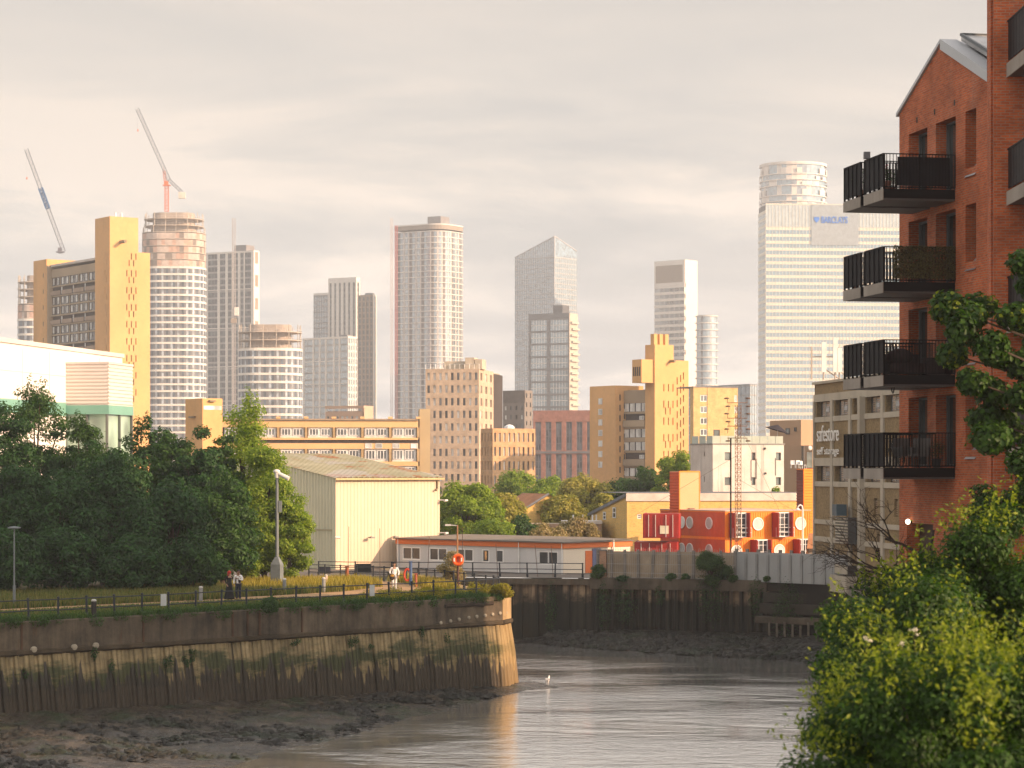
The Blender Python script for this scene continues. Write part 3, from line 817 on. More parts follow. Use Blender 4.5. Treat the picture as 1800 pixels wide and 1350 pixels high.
def curved_tower(name, label, px0, px1, top, crown, D, fh, seed, back=26, concrete_top=True, beta=0, sheath=None):
    """rounded banded tower with its storeys at the top still open concrete"""
    w = (px1-px0)/F*D
    root = thing(name, label, 'tower block', (wx(px0, D), D, 0), 0)
    P = rounded(w, back, w*.36, 8)
    bm = mat('cream_band', (.74,.70,.63), .6, .05, .1); g1 = glass('blue_window', (.07,.10,.13), .15); g2 = mat('graphite_pier', (.15,.155,.165), .6)
    g3 = glass('blind_window', (.34,.38,.42), .3)
    zc = wz(crown, D); ring_tower(root, P, -1, zc, fh, .29, bm, [g1, g2, g3], 1.35, .3, (0,1,2,1,0,1,2))
    MB().prism(inset(resample(P, 3), 1.2), -1, zc-.3).build('core', mat('dark_core', (.05,.05,.055), .8), root)
    cm = mat('raw_concrete', (.50,.43,.35), .9, .12, .3); om = mat('primer_sheet', (.50,.33,.25), .85, .3, .5)
    zt = wz(top, D); z = zc; k = 0; r = np.random.default_rng(seed)
    while z < zt-1:
        q = inset(resample(P, 2.2), .3 if z < zc+fh*6 else 1.4)
        MB().prism(q, z, z+.35).build('deck_slab', cm, root)
        MB().prism(inset(q, 5), z+.351, z+fh).build('lift_core', mat('core_concrete', (.36,.30,.25), .9), root)
        cols = MB()
        for i, p in enumerate(q):
            if i % 3 == 0: cols.tube((p[0]*.97+w*.015, p[1]+.3, z+.351), (p[0]*.97+w*.015, p[1]+.3, z+fh-.002), .22, n=5)
        c = cols.build('column_ring', cm, root)
        if k < (sheath if sheath is not None else 5):
            sh = MB(); n = len(q)
            for i in range(n):
                a, b = q[i], q[(i+1) % n]; sh.face([(a[0], a[1], z+.36), (b[0], b[1], z+.36), (b[0], b[1], z+fh*.9), (a[0], a[1], z+fh*.9)], int(r.choice([0,0,1,1,1,2])))
            sh.build('netting', [om, mat('grey_sheet', (.50,.41,.35), .8, .2, .5), mat('bay_shade', (.22,.18,.15), .9)], root)  # dark panels stand in for the shade inside unsheeted bays
        else:
            rl = MB(); n = len(q)
            for i in range(n):
                a, b = q[i], q[(i+1) % n]; rl.tube((a[0], a[1], z+1.45), (b[0], b[1], z+1.45), .06, n=3); rl.tube((a[0], a[1], z+.35), (a[0], a[1], z+1.45), .05, n=3)
            rl.build('guard_rail', mat('white_net', (.65,.62,.58), .7), root)
        z += fh; k += 1
    return root
def jib_crane(name, label, px_mast, base_py, cab_py, foot, tip, D, colr, blue=None, tail=None, mastm=None):
    root = thing(name, label, 'tower crane', (wx(px_mast, D), D, 0), 0, 'tower cranes on the skyline')
    x0 = wx(px_mast, D)
    steel = mat('crane_steel', (.13,.13,.16), .6, .2, 1); red = mat('crane_red', (.62,.16,.06), .6, .15, 1)
    P = lambda px, py: (wx(px, D)-x0, 0, wz(py, D))
    lattice(MB(), (0,0,wz(base_py,D)), (0,0,wz(cab_py,D)), 2.0, 9, .17).build('mast', mastm or red, root) if base_py != cab_py else None
    m = MB(); lattice(m, P(*foot), P(*tip), 1.9, 26, .11); m.build('jib', steel, root)
    c = MB(); z = wz(cab_py, D); c.box(-2.2, 2.2, -1.4, 1.4, z-.3, z+.3); c.box(-1.2, 1.0, -1.3, -.1, z+.31, z+2.4); c.build('slewing_cab', red if blue is None else steel, root)
    if blue:
        a = Vector(P(*foot)); b = Vector(P(*tip)); mb = MB(); lattice(mb, a.lerp(b, blue[0]), a.lerp(b, blue[1]), 2.1, 8, .34); mb.build('jib_section', mat('crane_blue', (.04,.12,.28), .5), root)
    if tail:
        q = Vector(P(*tail)); mb = MB(); lattice(mb, P(*foot), q, 1.6, 5, .16); mb.build('counter_jib', steel, root)
        MB().box(q.x-1.9, q.x+1.9, -1.2, 1.2, q.z-3.6, q.z).build('counterweight', mat('counter_block', (.60,.54,.46), .8), root)
        mb = MB(); lattice(mb, (-.6, 0, z), (-1.6, 0, z+8.5), 1.2, 4, .14); mb.tube((-1.6,0,z+8.5), tuple(Vector(P(*foot)).lerp(Vector(P(*tip)), .18)), .06, n=3); mb.build('tower_head', red, root)
    t = Vector(P(*tip)); mb = MB(); mb.tube(t, (t.x+.4, 0, t.z-12 if blue is None else t.z-16), .03, n=3); mb.build('hoist_rope', steel, root)
    MB().ball((t.x+.4, 0, t.z-12.4 if blue is None else t.z-16.4), .4, .4, .8, 6).build('hook_block', red, root)
    return root
def skyline():
    whitef = mat('white_cladding', (.70,.66,.60), .6, .06, .1); gg = glass('grey_window', (.10,.115,.125), .15); gb = glass('pale_glass', (.17,.26,.31), .12, .7, .25)
    gw = glass('net_curtain', (.55,.55,.53), .5); dg = mat('dark_spandrel', (.22,.225,.235), .6); bz = mat('bronze_panel', (.30,.24,.19), .6)
    balfron()
    # far left rounded tower, half hidden by the tan slab
    curved_tower('curved_tower', 'grey rounded tower with open upper floors, behind the slab block', 25, 100, 489, 560, 1300, 3.96, 3, 24, sheath=2)
    curved_tower('curved_tower', 'tall rounded tower with cream bands, its open top floors under a crane', 243, 356, 374, 468, 1365, 3.9, 4, 30)
    curved_tower('curved_tower', 'short rounded tower with cream bands and a bare concrete crown', 413, 527, 577, 612, 1170, 3.96, 5, 26, sheath=0)
    jib_crane('tower_crane', 'luffing crane with orange mast above the tall rounded tower', 293, 372, 326, (297, 316), (241, 191), 1384, None, tail=(320, 338))
    jib_crane('tower_crane', 'luffing crane with blue banded jib behind the slab block roof', 106, 445, 443, (112, 442), (46, 262), 1352, None, blue=(.42, .62), mastm=mat('crane_steel', (.13,.13,.16)))
    # white gridded tower
    T = Tower('gridded_tower', 'white framed residential tower with dark rooftop box, beside a hoist', 446, 456, 359, 440, 1495, 62)
    W = T.wL; cols = []
    for a, b in ((365, 382), (386, 396), (400, 407), (411, 418), (422, 428), (430, 441)): cols.append(tuple(sorted((T.A(a, SD), T.A(b, SD)))))
    T.columns(SD, W, T.z0, T.H, cols, 4.03, gg, mat('grey_spandrel', (.34,.33,.32), .6), whitef, .5); T.grid(FR, T.wR, T.z0, T.H, 1, 14.3, .55, .5, whitef, [bz], .2)
    T.core(dg, .8); MB().box(5, 14, 9, 18, T.H-.34, T.Z(428)).build('rooftop_plant', mat('plant_grey', (.22,.21,.21), .7), T.root)
    rb = MB()
    for k in range(6):
        z = T.H-24.05-k*24.05
        if z > 2: rb.box(-.12, -.003, 0, W, z, z+.5)
    for k in range(5): 
        z = T.H-24.05-k*24.05; MB().box(-.16, -.004, 0, W, z, z+.55).build('belt_course', whitef, T.root) if z > 2 else None
    T.done()
    # hoist mast with cage
    h = thing('construction_hoist', 'slim lattice hoist mast with pale cage in front of the gridded tower', 'hoist', (wx(411, 1300), 1300, 0))
    lattice(MB(), (0,0,-1), (0,0,wz(383,1300)), 1.5, 70, .12).build('mast', mat('hoist_steel', (.42,.38,.36), .6), h)
    MB().box(.4, 2.6, -1.2, 1.0, wz(555,1300), wz(540,1300)).build('cage', whitef, h); MB().box(-1.4, 1.4, -1.2, 1.2, wz(568,1300), wz(560,1300)).build('tie_collar', bz, h)
    # striped cluster
    T = Tower('striped_tower', 'slender cream striped tower with blank crown, tallest of its cluster', 626, 633, 577, 487, 1755, 60)
    n = 6; W = T.wL
    T.columns(SD, W, T.z0, T.H-2.5, [(W*(j+.3)/n, W*(j+.72)/n) for j in range(n)], 4.03, gg, dg, whitef, .5, .3); T.columns(FR, T.wR, T.z0, T.H-2.5, [(T.wR*.3, T.wR*.75)], 4.03, gg, dg, whitef, .5)
    T.core(dg, .8, T.H-2); MB().box(0, T.wR, 0, T.wL, T.H-2.49, T.H).build('crown_wall', whitef, T.root); T.done()
    T = Tower('glazed_block', 'blue glass tower wing on the sunless edge of the striped cluster', 580, 590, 551, 518, 1794, 55)
    T.curtain(SD, T.wL, T.z0, T.H, 4.03, .25, 7, glass('blue_glass', (.10,.15,.19), .1), dg, whitef); T.curtain(FR, T.wR, T.z0, T.H, 4.03, .25, 3, gb, dg, whitef); T.core(dg, .4)
    MB().box(0, T.wR, 0, T.wL, T.H+.26, T.H+1.6).build('parapet', whitef, T.root); T.done()
    T = Tower('finned_block', 'dark tower wing with brown fins on the sunlit edge of the striped cluster', 656, 662, 629, 518, 1729, 62)
    W = T.wL; T.columns(SD, W, T.z0, T.H, [(W*(j+.2)/4, W*(j+.8)/4) for j in range(4)], 4.03, gg, bz, mat('brown_fin', (.33,.25,.18), .7), .5); T.columns(FR, T.wR, T.z0, T.H, [(T.wR*.25, T.wR*.8)], 4.03, gb, bz, whitef, .4); T.core(dg, .9)
    MB().box(2, 5, 2, 8, T.H-.34, T.H+1.5).build('rooftop_plant', dg, T.root); T.done()
    # lower glass grid block
    T = Tower('office_block', 'broad glass block with white frame grid standing before the striped cluster', 612, 628, 532, 591, 1456, 50)
    W = T.wL; c = [tuple(sorted((T.A(a, SD), T.A(b, SD)))) for a, b in ((535, 549), (552, 560), (563, 571), (574, 585), (588, 595), (598, 610))]
    T.columns(SD, W, T.z0, T.H, c, 4.16, gb, mat('grey_spandrel', (.34,.33,.32), .6), whitef, .4, .25); T.columns(FR, T.wR, T.z0, T.H, [(T.wR*(j+.1)/4, T.wR*(j+.85)/4) for j in range(4)], 4.16, gb, whitef, whitef, .4); T.core(dg, .8)
    for k in range(5):
        z = T.H-.6-k*13.78
        if z > 2: MB().box(-.15, -.004, 0, W, z-.5, z).build('belt_course', whitef, T.root)
    MB().box(3, 8, 4, 10, T.H-.34, T.H+1.2).build('rooftop_plant', dg, T.root); T.done()
    # the great rounded tower with its hoists
    D = 1664; w = (821-699)/F*D
    root = thing('rounded_tower', 'tallest pale glass tower with rounded sunlit corner and dark rooftop box', 'tower block', (wx(776, D), D, 0), R(58))
    c_, s_ = math.cos(R(58)), math.sin(R(58)); wl = (776-699)/F*D/s_+4; wr = 36
    P = rounded(wr, wl, 12, 9, (1,1,0,0)); zt = wz(392, D)
    lf = mat('pale_frame', (.66,.62,.56), .5, .05, .1)
    ring_tower(root, P, -1, zt-4.68, 3.96, .15, lf, [glass('smoke_glass', (.16,.18,.20), .12, .7), mat('taupe_pier', (.17,.155,.15), .6), glass('pale_glass', (.17,.26,.31), .12, .7, .25), mat('pale_pier', (.52,.48,.44), .6)], 1.25, .3, (0,2,3,1,1,2,0,3))
    MB().prism(inset(resample(P, 3), .6), -1, zt-4.68).build('core', dg, root)
    q = inset(resample(P, 1.1), .2); mb = MB(); mb.prism(q, zt-3.59, zt-.6); mb.build('louvre_crown', mat('brown_louvre', (.30,.25,.20), .7, .3, 1.5), root)
    MB().prism(resample(P, 2), zt-.598, zt+.2).build('roof_rim', lf, root); MB().box(8, 19, 6, 17, zt+.201, wz(377, D)).build('rooftop_plant', mat('plant_grey', (.22,.21,.21), .7), root)
    h = thing('construction_hoist', 'pale lattice hoist mast beside the tallest glass tower', 'hoist', (wx(688.5, 1651), 1651, 0)); lattice(MB(), (0,0,-1), (0,0,wz(383,1651)), 1.4, 80, .15).build('mast', mat('hoist_pale', (.55,.47,.44), .6), h)
    h = thing('construction_hoist', 'red lattice hoist mast fixed to the tallest glass tower', 'hoist', (wx(696.5, 1654), 1654, 0)); lattice(MB(), (0,0,-1), (0,0,wz(396,1654)), 1.5, 76, .22).build('mast', mat('hoist_red', (.42,.10,.09), .6), h)
    # wedge-roofed tower
    D = 1950; T = Tower('wedge_tower', 'blue grey glass tower with a pointed sloping roofline', 975, 1014, 905, 445, D, 52)
    zc, zl, zr = wz(415, D), wz(448, D), wz(437, D)
    T.curtain(SD, T.wL, T.z0, T.H-3, 4.16, .2, 22, glass('tower_glass', (.13,.21,.27), .1, .7), mat('steel_spandrel', (.36,.37,.37), .4), mat('silver_mullion', (.5,.5,.5), .4), mw=.3); T.curtain(FR, T.wR, T.z0, T.H-3, 4.16, .2, 12, gb, mat('steel_spandrel', (.36,.37,.37), .4), mat('silver_mullion', (.5,.5,.5), .4), mw=.3); T.core(dg, .4, T.H-3)
    cr = MB(); z = T.H-2.7
    V = [(0,0), (T.wR,0), (T.wR,T.wL), (0,T.wL)]; Zt = (zc, zr, zl-4, zl)
    for i in range(4):
        j = (i+1) % 4; cr.face([(V[i][0], V[i][1], z), (V[j][0], V[j][1], z), (V[j][0], V[j][1], Zt[j]), (V[i][0], V[i][1], Zt[i])])
    cr.face([(V[0][0], V[0][1], zc), (V[1][0], V[1][1], zr), (V[2][0], V[2][1], zl-4)]); cr.face([(V[0][0], V[0][1], zc), (V[2][0], V[2][1], zl-4), (V[3][0], V[3][1], zl)])
    cr.build('sloping_crown', glass('tower_glass', (.13,.21,.27), .1, .7), T.root)
    rm = MB(); rm.tube((0,0,-1), (0,0,zc), .5, n=5); rm.tube((0,0,zc), (0,T.wL,zl), .5, n=5); rm.tube((0,0,zc), (T.wR,0,zr), .5, n=5)
    for k in range(1, 22):
        y = T.wL*k/22; rm.box(-.1, -.02, y-.12, y+.12, z, zc+(zl-zc)*k/22)
    rm.build('crown_frame', mat('silver_mullion', (.5,.5,.5), .4), T.root); T.done()
    # dark framed tower in front of it
    D = 1586; T = Tower('framed_tower', 'dark grey framed tower with black rooftop box before the wedge roofed tower', 1001, 1016, 929, 550, D, 63)
    W = T.wL; zz = T.H; dkf = mat('charcoal_frame', (.13,.13,.135), .6, .05, .1)
    mb = MB(); holes = []; n = int((zz-3)/8.32)
    for k in range(n):
        z1 = zz-4.16-k*8.32
        for a, b in ((933, 961), (967, 998)): holes.append((*sorted((T.A(a, SD), T.A(b, SD))), z1-7.15, z1))
    wallholes(mb, W, T.z0, zz, holes, .6, SD); mb.build('frame_wall', dkf, T.root)
    for h_ in holes:
        m2 = MB(); a, b, z0_, z1_ = h_
        m2.box(.5, .6, a, b, z0_, z1_, 0)
        for k in range(1, 6): m2.box(.4, .497, a+(b-a)*k/6-.12, a+(b-a)*k/6+.12, z0_, z1_, 1)
        m2.box(.38, .399, a, b, (z0_+z1_)/2-.25, (z0_+z1_)/2+.25, 1); m2.build('window_bay', [gb, mat('pale_frame', (.66,.62,.56), .5)], T.root)
    T.core(dg, .65); MB().box(4, 14, 7, 14, zz-.34, T.Z(535)).build('rooftop_plant', mat('black_plant', (.09,.09,.095), .6), T.root)
    mb = MB(); wallholes(mb, T.wR, T.z0, zz, [], .1, FR); mb.build('end_wall', mat('tan_panel', (.5,.44,.36), .7), T.root)
    me = MB().box(1, T.wR-1.5, -1.5, -.003, 0, 1.3).mesh('balcony', mat('tan_panel', (.5,.44,.36), .7))
    for k in range(int((zz-8)/4.16)): put('balcony', me, T.root, (1.5*(k % 2), 0, zz-7-4.16*k))
    T.done()
    # white slim tower and its round glass neighbour
    D = 1729; T = Tower('slab_tower', 'slim white tower with louvred top and strip windows', 1203, 1226, 1150, 456, D, 48)
    W = T.wL; hp = T.Z(500)
    T.curtain(SD, W, T.z0, hp, 4.68, .42, 6, glass('smoke_glass', (.16,.18,.20), .12, .7), whitef, whitef, .4, .2, .05, a0=.0)
    MB().box(0, .8, 0, W, hp+.26, T.H).build('louvre_wall', whitef, T.root)
    lv = MB(); lv.box(-.1, -.003, 1.5, W-1.5, hp+2, T.H-3.5); lv.build('louvre', mat('brown_louvre', (.30,.25,.20), .7, .3, 1.5), T.root)
    mb = MB(); wallholes(mb, T.wR, T.z0, T.H, [(.1, 1.6, T.H-20-i*8.06, T.H-16.5-i*8.06) for i in range(18) if T.H-20-i*8.06 > 5], .3, FR, 0); mb.build('end_wall', mat('warm_white', (.74,.66,.58), .7, .05, .1), T.root)
    T.core(dg, .8); T.done()
    D = 1677; w = (1263-1222)/F*D; root = thing('round_tower', 'low round tower ringed by glass balconies beside the slim white tower', 'tower block', (wx(1244, D), D+w/2, 0))
    P = [(w/2*math.cos(2*math.pi*i/28), w/2*math.sin(2*math.pi*i/28)) for i in range(28)]
    ring_tower(root, P, -1, wz(554, D), 4.81, .16, mat('pale_frame', (.66,.62,.56), .5), [gb, glass('smoke_glass', (.16,.18,.20), .12, .7)], 1.5, .9, (0,0,1,0))
    MB().prism(inset(P, 2), -1, wz(553, D)).build('core', dg, root)
    # bank tower
    D = 1846; T = Tower('bank_tower', 'huge glass and white office tower carrying a blue bank name', 1346, 1700, 1333, 358, D, 5)
    fm = mat('ivory_band', (.74,.68,.56), .5, .04, .1); gbk = glass('office_glass', (.07,.20,.28), .12, .7, .25)
    zt = T.H; zc = T.Z(399)
    T.curtain(FR, T.wR, T.z0, zc, 5.26, .42, 60, gbk, fm, fm, mw=.22, mp=.25)
    T.curtain(FR, T.wR, zc+.3, zt, zt-zc-.35, .05, 60, glass('crown_glass', (.34,.40,.40), .15, .6, .15), fm, fm, mw=.22, mp=.2)
    T.curtain(SD, T.wL, T.z0, zt-5, 5.26, .42, 5, gbk, fm, fm, mw=.22)
    MB().box(.4, T.wR, .4, max(T.wL, 30), T.z0, zt-.5).build('core', mat('dark_core', (.05,.05,.055), .8), T.root)
    a0, a1 = T.A(1426), T.A(1509); MB().box(a0, a1, -.7, -.3, T.Z(430), zt-.6).build('sign_panel', glass('panel_glass', (.30,.34,.36), .3, .5, .1), T.root); T.done()
    blue = mat('sign_blue', (.0,.16,.62), .5)
    sg = thing('bank_sign', 'blue bank name and spread eagle emblem high on the glass office tower', 'sign', (T.xc, D, 0), R(5))
    text_obj('lettering', 'BARCLAYS', 7.0, .2, blue, sg, (T.A(1443), -1.0, T.Z(391)), (R(90),0,0), .62, .12)
    e = MB(); c = (T.A(1435), T.Z(385.5)); pts = [(0,2.4),(.5,1.7),(.9,1.9),(1.6,2.2),(2.1,1.2),(2.0,-.1),(1.4,-.6),(1.2,-1.5),(.6,-1.6),(0,-2.5),(-.6,-1.6),(-1.2,-1.5),(-1.4,-.6),(-2.0,-.1),(-2.1,1.2),(-1.6,2.2),(-.9,1.9),(-.5,1.7)]
    n = len(pts)
    e.face([(c[0]+x, -1.2, c[1]+y) for x, y in pts]); e.face([(c[0]+x, -.8, c[1]+y) for x, y in pts])
    for i in range(n):
        p, q = pts[i], pts[(i+1) % n]; e.face([(c[0]+p[0],-1.2,c[1]+p[1]), (c[0]+q[0],-1.2,c[1]+q[1]), (c[0]+q[0],-.8,c[1]+q[1]), (c[0]+p[0],-.8,c[1]+p[1])])
    e.build('emblem', blue, sg)
    # drum-shaped tower behind it
    D = 2080; w = (1461-1341)/F*D; root = thing('drum_tower', 'white cylindrical tower with stepped balconies rising behind the bank tower', 'tower block', (wx(1401, D), D+w/2, 0))
    P = [(w/2*math.cos(2*math.pi*i/40), w/2*math.sin(2*math.pi*i/40)) for i in range(40)]; zt = wz(283, D)
    MB().prism(inset(P, 3), -1, zt-1).build('core', dg, root)
    for i in range(26):
        fh = 5.07 if i % 3 else 8.45
        if i == 0: z = zt-1.4
        z -= fh
        if z < 60: break
        MB().prism(P, z+fh-.9, z+fh-.1).build('floor_band', mat('warm_white', (.74,.66,.58), .7), root)
        g = MB(); r_ = np.random.default_rng(i); I = inset(P, 1.2)
        for k in range(40):
            a, b = I[k], I[(k+1) % 40]; g.face([(a[0],a[1],z), (b[0],b[1],z), (b[0],b[1],z+fh-.9), (a[0],a[1],z+fh-.9)], int(r_.choice([0,0,1,2])))
            if r_.random() < .35:
                a, b = P[k], P[(k+1) % 40]; g.face([(a[0],a[1],z), (b[0],b[1],z), (b[0],b[1],z+fh*.55), (a[0],a[1],z+fh*.55)], 1)
        g.build('window_ring', [gb, mat('warm_white', (.74,.66,.58)), glass('smoke_glass', (.16,.18,.20))], root)
    MB().prism(P, zt-1.4, zt).build('roof_rim', mat('warm_white', (.74,.66,.58)), root)
def midtown():
    """estate blocks between the creek and the towers"""
    gw = glass('net_curtain', (.55,.55,.53), .5); dk = glass('dark_window', (.05,.055,.06), .15); wf = mat('white_sash', (.72,.72,.70), .5); gm = glass('mid_window', (.16,.17,.18), .2)
    dg = mat('deep_recess', (.06,.05,.045), .9)
    # beige rounded brick tower
    D = 560; bb = brick('beige_brick', (.62,.45,.31), (.55,.40,.28), (.5,.42,.33), 3.0)
    T = Tower('brick_tower', 'beige brick flats tower with curved sunlit end and rooftop plant', 842, 887, 748, 648, D, 80)
    T.grid(SD, T.wL, T.z0, T.H, 9, 2.95, .44, .58, bb, [gm, gw, dk, gw, gm], .3, None); T.core(dg, .5)
    # the curved end: facets round the corner
    n = 9; ch = MB(); rad = T.wR; cx, cyy = 0, rad
    T.grid(FR, T.wR*.55, T.z0, T.H, 3, 2.95, .4, .6, bb, [dk, gm, gw], .3)
    pts = [(T.wR*.55*1.0, 0)] + [(T.wR*.55+T.wR*.45*math.sin(R(a)), T.wR*.45*(1-math.cos(R(a)))) for a in (30, 60, 90)]
    for i in range(3):
        (x0, y0), (x1, y1) = pts[i], pts[i+1]; L = math.dist(pts[i], pts[i+1]); ux, uy = (x1-x0)/L, (y1-y0)/L
        holes = [(L*.3, L*.7, T.H-.9-2.95*k-1.75, T.H-.9-2.95*k) for k in range(int((T.H-2)/2.95))]
        f = lambda a, d, z, x0=x0, y0=y0, ux=ux, uy=uy: (x0+ux*a-uy*d, y0+uy*a+ux*d, z)
        mb = MB(); wallholes(mb, L, T.z0, T.H, holes, .3, f); mb.build('curved_wall', bb, T.root)
        g = MB(); p, q = f(0,.3,0), f(L,.3,0); g.face([(p[0],p[1],T.z0), (q[0],q[1],T.z0), (q[0],q[1],T.H-.5), (p[0],p[1],T.H-.5)]); g.build('glass_strip', dk, T.root)
    mb = MB(); mb.box(.2, T.wR*.9, .6, T.wL, T.H-.3, T.H-.05); mb.build('roof_slab', mat('tan_roof', (.5,.42,.32), .8), T.root)
    for a, b, py in ((816, 832, 628), (833, 846, 631), (847, 858, 634)): MB().box(*sorted((T.A(a) if a > 842 else .5, T.A(b) if b > 842 else 5)), 3, 9, T.H-.04, T.Z(py)+rng.uniform(0,.3)).build('rooftop_plant', mat('tan_roof', (.5,.42,.32)), T.root) if a > 842 else MB().box(1, 6, T.A(b, SD), T.A(a, SD), T.H-.04, T.Z(py)).build('rooftop_plant', mat('tan_roof', (.5,.42,.32)), T.root)
    rl = MB()
    for k in range(12): a = T.wL*k/11; rl.tube((.2, a, T.H), (.2, a, T.H+1.1), .05, n=3)
    rl.tube((.2, 0, T.H+1.1), (.2, T.wL, T.H+1.1), .05, n=3); rl.build('roof_rail', wf, T.root); T.done()
    # smaller orange brick block
    D = 490; ob = brick('orange_brick', (.60,.34,.16), (.52,.29,.14), (.5,.38,.25), 2.6)
    T = Tower('brick_block', 'small orange brick flats block with tall narrow windows above the trees', 866, 941, 845, 753, D, 28)
    T.grid(FR, T.wR, T.z0, T.H, 9, 2.9, .4, .62, ob, [gw, gw, dk, gw, gm], .3, None, sill=.2); T.grid(SD, T.wL, T.z0, T.H, 4, 2.9, .35, .6, ob, [dk, gm], .3); T.core(dg, .5)
    MB().ball((T.wR*.55, 3, T.H), 1.2, 1.2, .9, 8).build('roof_dome', wf, T.root); T.done()
    # grey brown block
    D = 760; T = Tower('grey_block', 'plain grey brown block with white windows between the brick tower and dark frame tower', 922, 936, 884, 686, D, 55)
    gb_ = mat('taupe_render', (.20,.175,.155), .85, .08, .2); T.grid(SD, T.wL, T.z0, T.H-4, 4, 2.9, .35, .45, gb_, [gw, gm, dk], .2); T.grid(FR, T.wR, T.z0, T.H, 2, 2.9, .3, .5, gb_, [dk], .2); T.core(dg, .4)
    MB().box(0, .4, 0, T.wL, T.H-4, T.H).build('parapet', mat('taupe_top', (.16,.14,.125), .85), T.root); T.done()
    # pink red block
    D = 640; T = Tower('red_block', 'pinkish red brick block with wide grey window bays', 1046, 1060, 937, 721, D, 72)
    pk = brick('pink_brick', (.48,.20,.15), (.42,.18,.13), (.45,.3,.25), 3); W = T.wL; holes = []
    for j in range(6):
        a0 = W*(j+.22)/6; a1 = W*(j+.82)/6
        for z1, z0 in ((T.Z(741), T.Z(792)), (T.Z(798), T.Z(850)), (T.Z(856), T.z0+.5)):
            holes.append((a0, a1, z0, z1))
    mb = MB(); wallholes(mb, W, T.z0, T.H, holes, .4, SD); mb.build('wall', pk, T.root)
    for a0, a1, z0, z1 in holes:
        T.win(SD, a0, .36, z0, a1-a0, z1-z0, glass('bay_glass', (.17,.185,.20), .2, .5), mat('bay_frame', (.22,.215,.22), .6), 1, 3, .25)
    MB().box(-.12, -.004, 0, W, T.Z(797), T.Z(793)).build('belt_course', mat('bay_frame', (.22,.215,.22)), T.root); T.core(dg, .6); T.done()
    # sister of the slab block: tan tower with stair shaft
    D = 505; cm = CONC(); slit = mat('slit_dark', (.02,.018,.015), .6)
    T = Tower('stepped_tower', 'tan concrete block with stepped slit windowed lift tower, chimneys and flats alongside', 1151, 1185, 1134, 608, D, 35)
    w1 = T.A(1184); w2 = T.A(1213); d1 = T.wL; holes = []
    for r in range(9):
        for k, px in enumerate((1167, 1175, 1183)):
            if r < 1: continue
            a = T.A(px)-.15; z = T.Z(645+r*29.5); holes.append((a, a+.28, z-1.55, z)) if px < 1184 else None
            if r in (2, 4, 6) and k < 2: holes.append((a+.45, a+.73, z-2.9, z-1.4))
    mb = MB(); wallholes(mb, w1, T.z0, T.H, holes, .4, FR); mb.face([(0,0,T.z0),(0,d1,T.z0),(0,d1,T.H),(0,0,T.H)]); mb.build('lift_tower', cm, T.root)
    for h in holes: MB().box(h[0], h[1], .36, .45, h[2], h[3]).build('slit_window', slit, T.root)
    MB().box(.42, w1, .42, d1, T.z0, T.H-.3).build('tower_core', cm, T.root); MB().box(0, w1, 0, d1, T.H+.003, T.H+.3).build('roof_slab', cm, T.root)
    sh = []; zs = T.Z(632)
    for k, px in enumerate((1192, 1198, 1203)):
        for r in range(10):
            a = T.A(px)-w1; z = T.Z(662-k*4.5+r*20); sh.append((a+w1, a+w1+.3, z-1.5, z))
    mb = MB(); wallholes(mb, w2, T.z0, zs, sh, .4, lambda a, d, z: (a, d+.5, z), w1+.003); mb.build('service_shaft', cm, T.root); MB().box(w1+.01, w2, .92, d1, T.z0, zs-.01).build('shaft_core', cm, T.root)
    for h in sh: MB().box(h[0], h[1], .86, .915, h[2], h[3]).build('slit_window', slit, T.root)
    MB().tube((T.A(1178), 0, T.Z(634)), (T.A(1178), -1.6, T.Z(634.5)), .3, n=8).build('water_spout', mat('spout', (.25,.2,.13), .8), T.root)
    for k in range(3): MB().box(.6+k*1.5, 1.5+k*1.5, 1, 2.2, T.H+.301, T.H+2.6).build('chimney', cm, T.root)
    # boiler room bracketed off the shade side
    y0 = d1*.2; MB().box(-3.2, -.003, .4, 3.6, T.Z(673), T.Z(632)).build('boiler_room', cm, T.root)
    for k in range(4): MB().box(-3.26, -3.203, .9+k*.65, 1.25+k*.65, T.Z(661), T.Z(645)).build('slit_window', slit, T.root)
    # flats slab behind
    y0 = d1+.003; y1 = T.A(1092, SD); hs = T.Z(684); wallm = mat('tan_parapet', (.36,.28,.19), .9, .15, .1)
    MB().box(1.2, 9, y0, y1, T.z0, hs).build('slab_core', dg, T.root); MB().box(.7, 1.19, y0, y1, hs-2.3, hs).build('parapet', wallm, T.root)
    z = hs-2.3; k = 0
    for s in 'WBWWBWWBWW':
        z -= 2.75
        if z < 0: break
        if s == 'W':
            MB().box(.95, 1.18, y0+.2, y1-.2, z+.5, z+2.3).build('window_strip', dk, T.root); MB().box(.75, 1.19, y0, y1, z+2.32, z+2.75).build('floor_band', wallm, T.root); MB().box(.75, 1.19, y0, y1, z, z+.5).build('floor_band', wallm, T.root)
            for j in range(4):
                a = y0+(y1-y0)*(j+.3)/4; T.win(SD, a, .9, z+.55, 1.5, 1.7, gw, wf, 2, 0, .1)
        else:
            MB().box(.2, 1.19, y0+.5, y1-.3, z+.0, z+1.4).build('balcony_front', wallm, T.root); T.win(SD, y0+1.2, .7, z+1.5, 1.6, .8, gw, wf, 1, 0, .1)
    # end stair tower
    y2 = T.A(1047, SD); MB().box(-1.6, 6, y1, y2, T.z0, T.Z(675)).build('stair_tower', cm, T.root)
    for k in range(3):
        for r in range(9): MB().box(-1.5+k*1.2+1.0, -1.2+k*1.2+1.0, y1-.05, y1-.003, T.Z(702-k*4+r*18.5), T.Z(691-k*4+r*18.5)).build('slit_window', slit, T.root)
    for r in range(7): T.win(SD, (y1+y2)/2, -1.66, T.Z(708+r*19), 1.3, 1.3, gw, wf, 1, 0, .1)
    T.done()
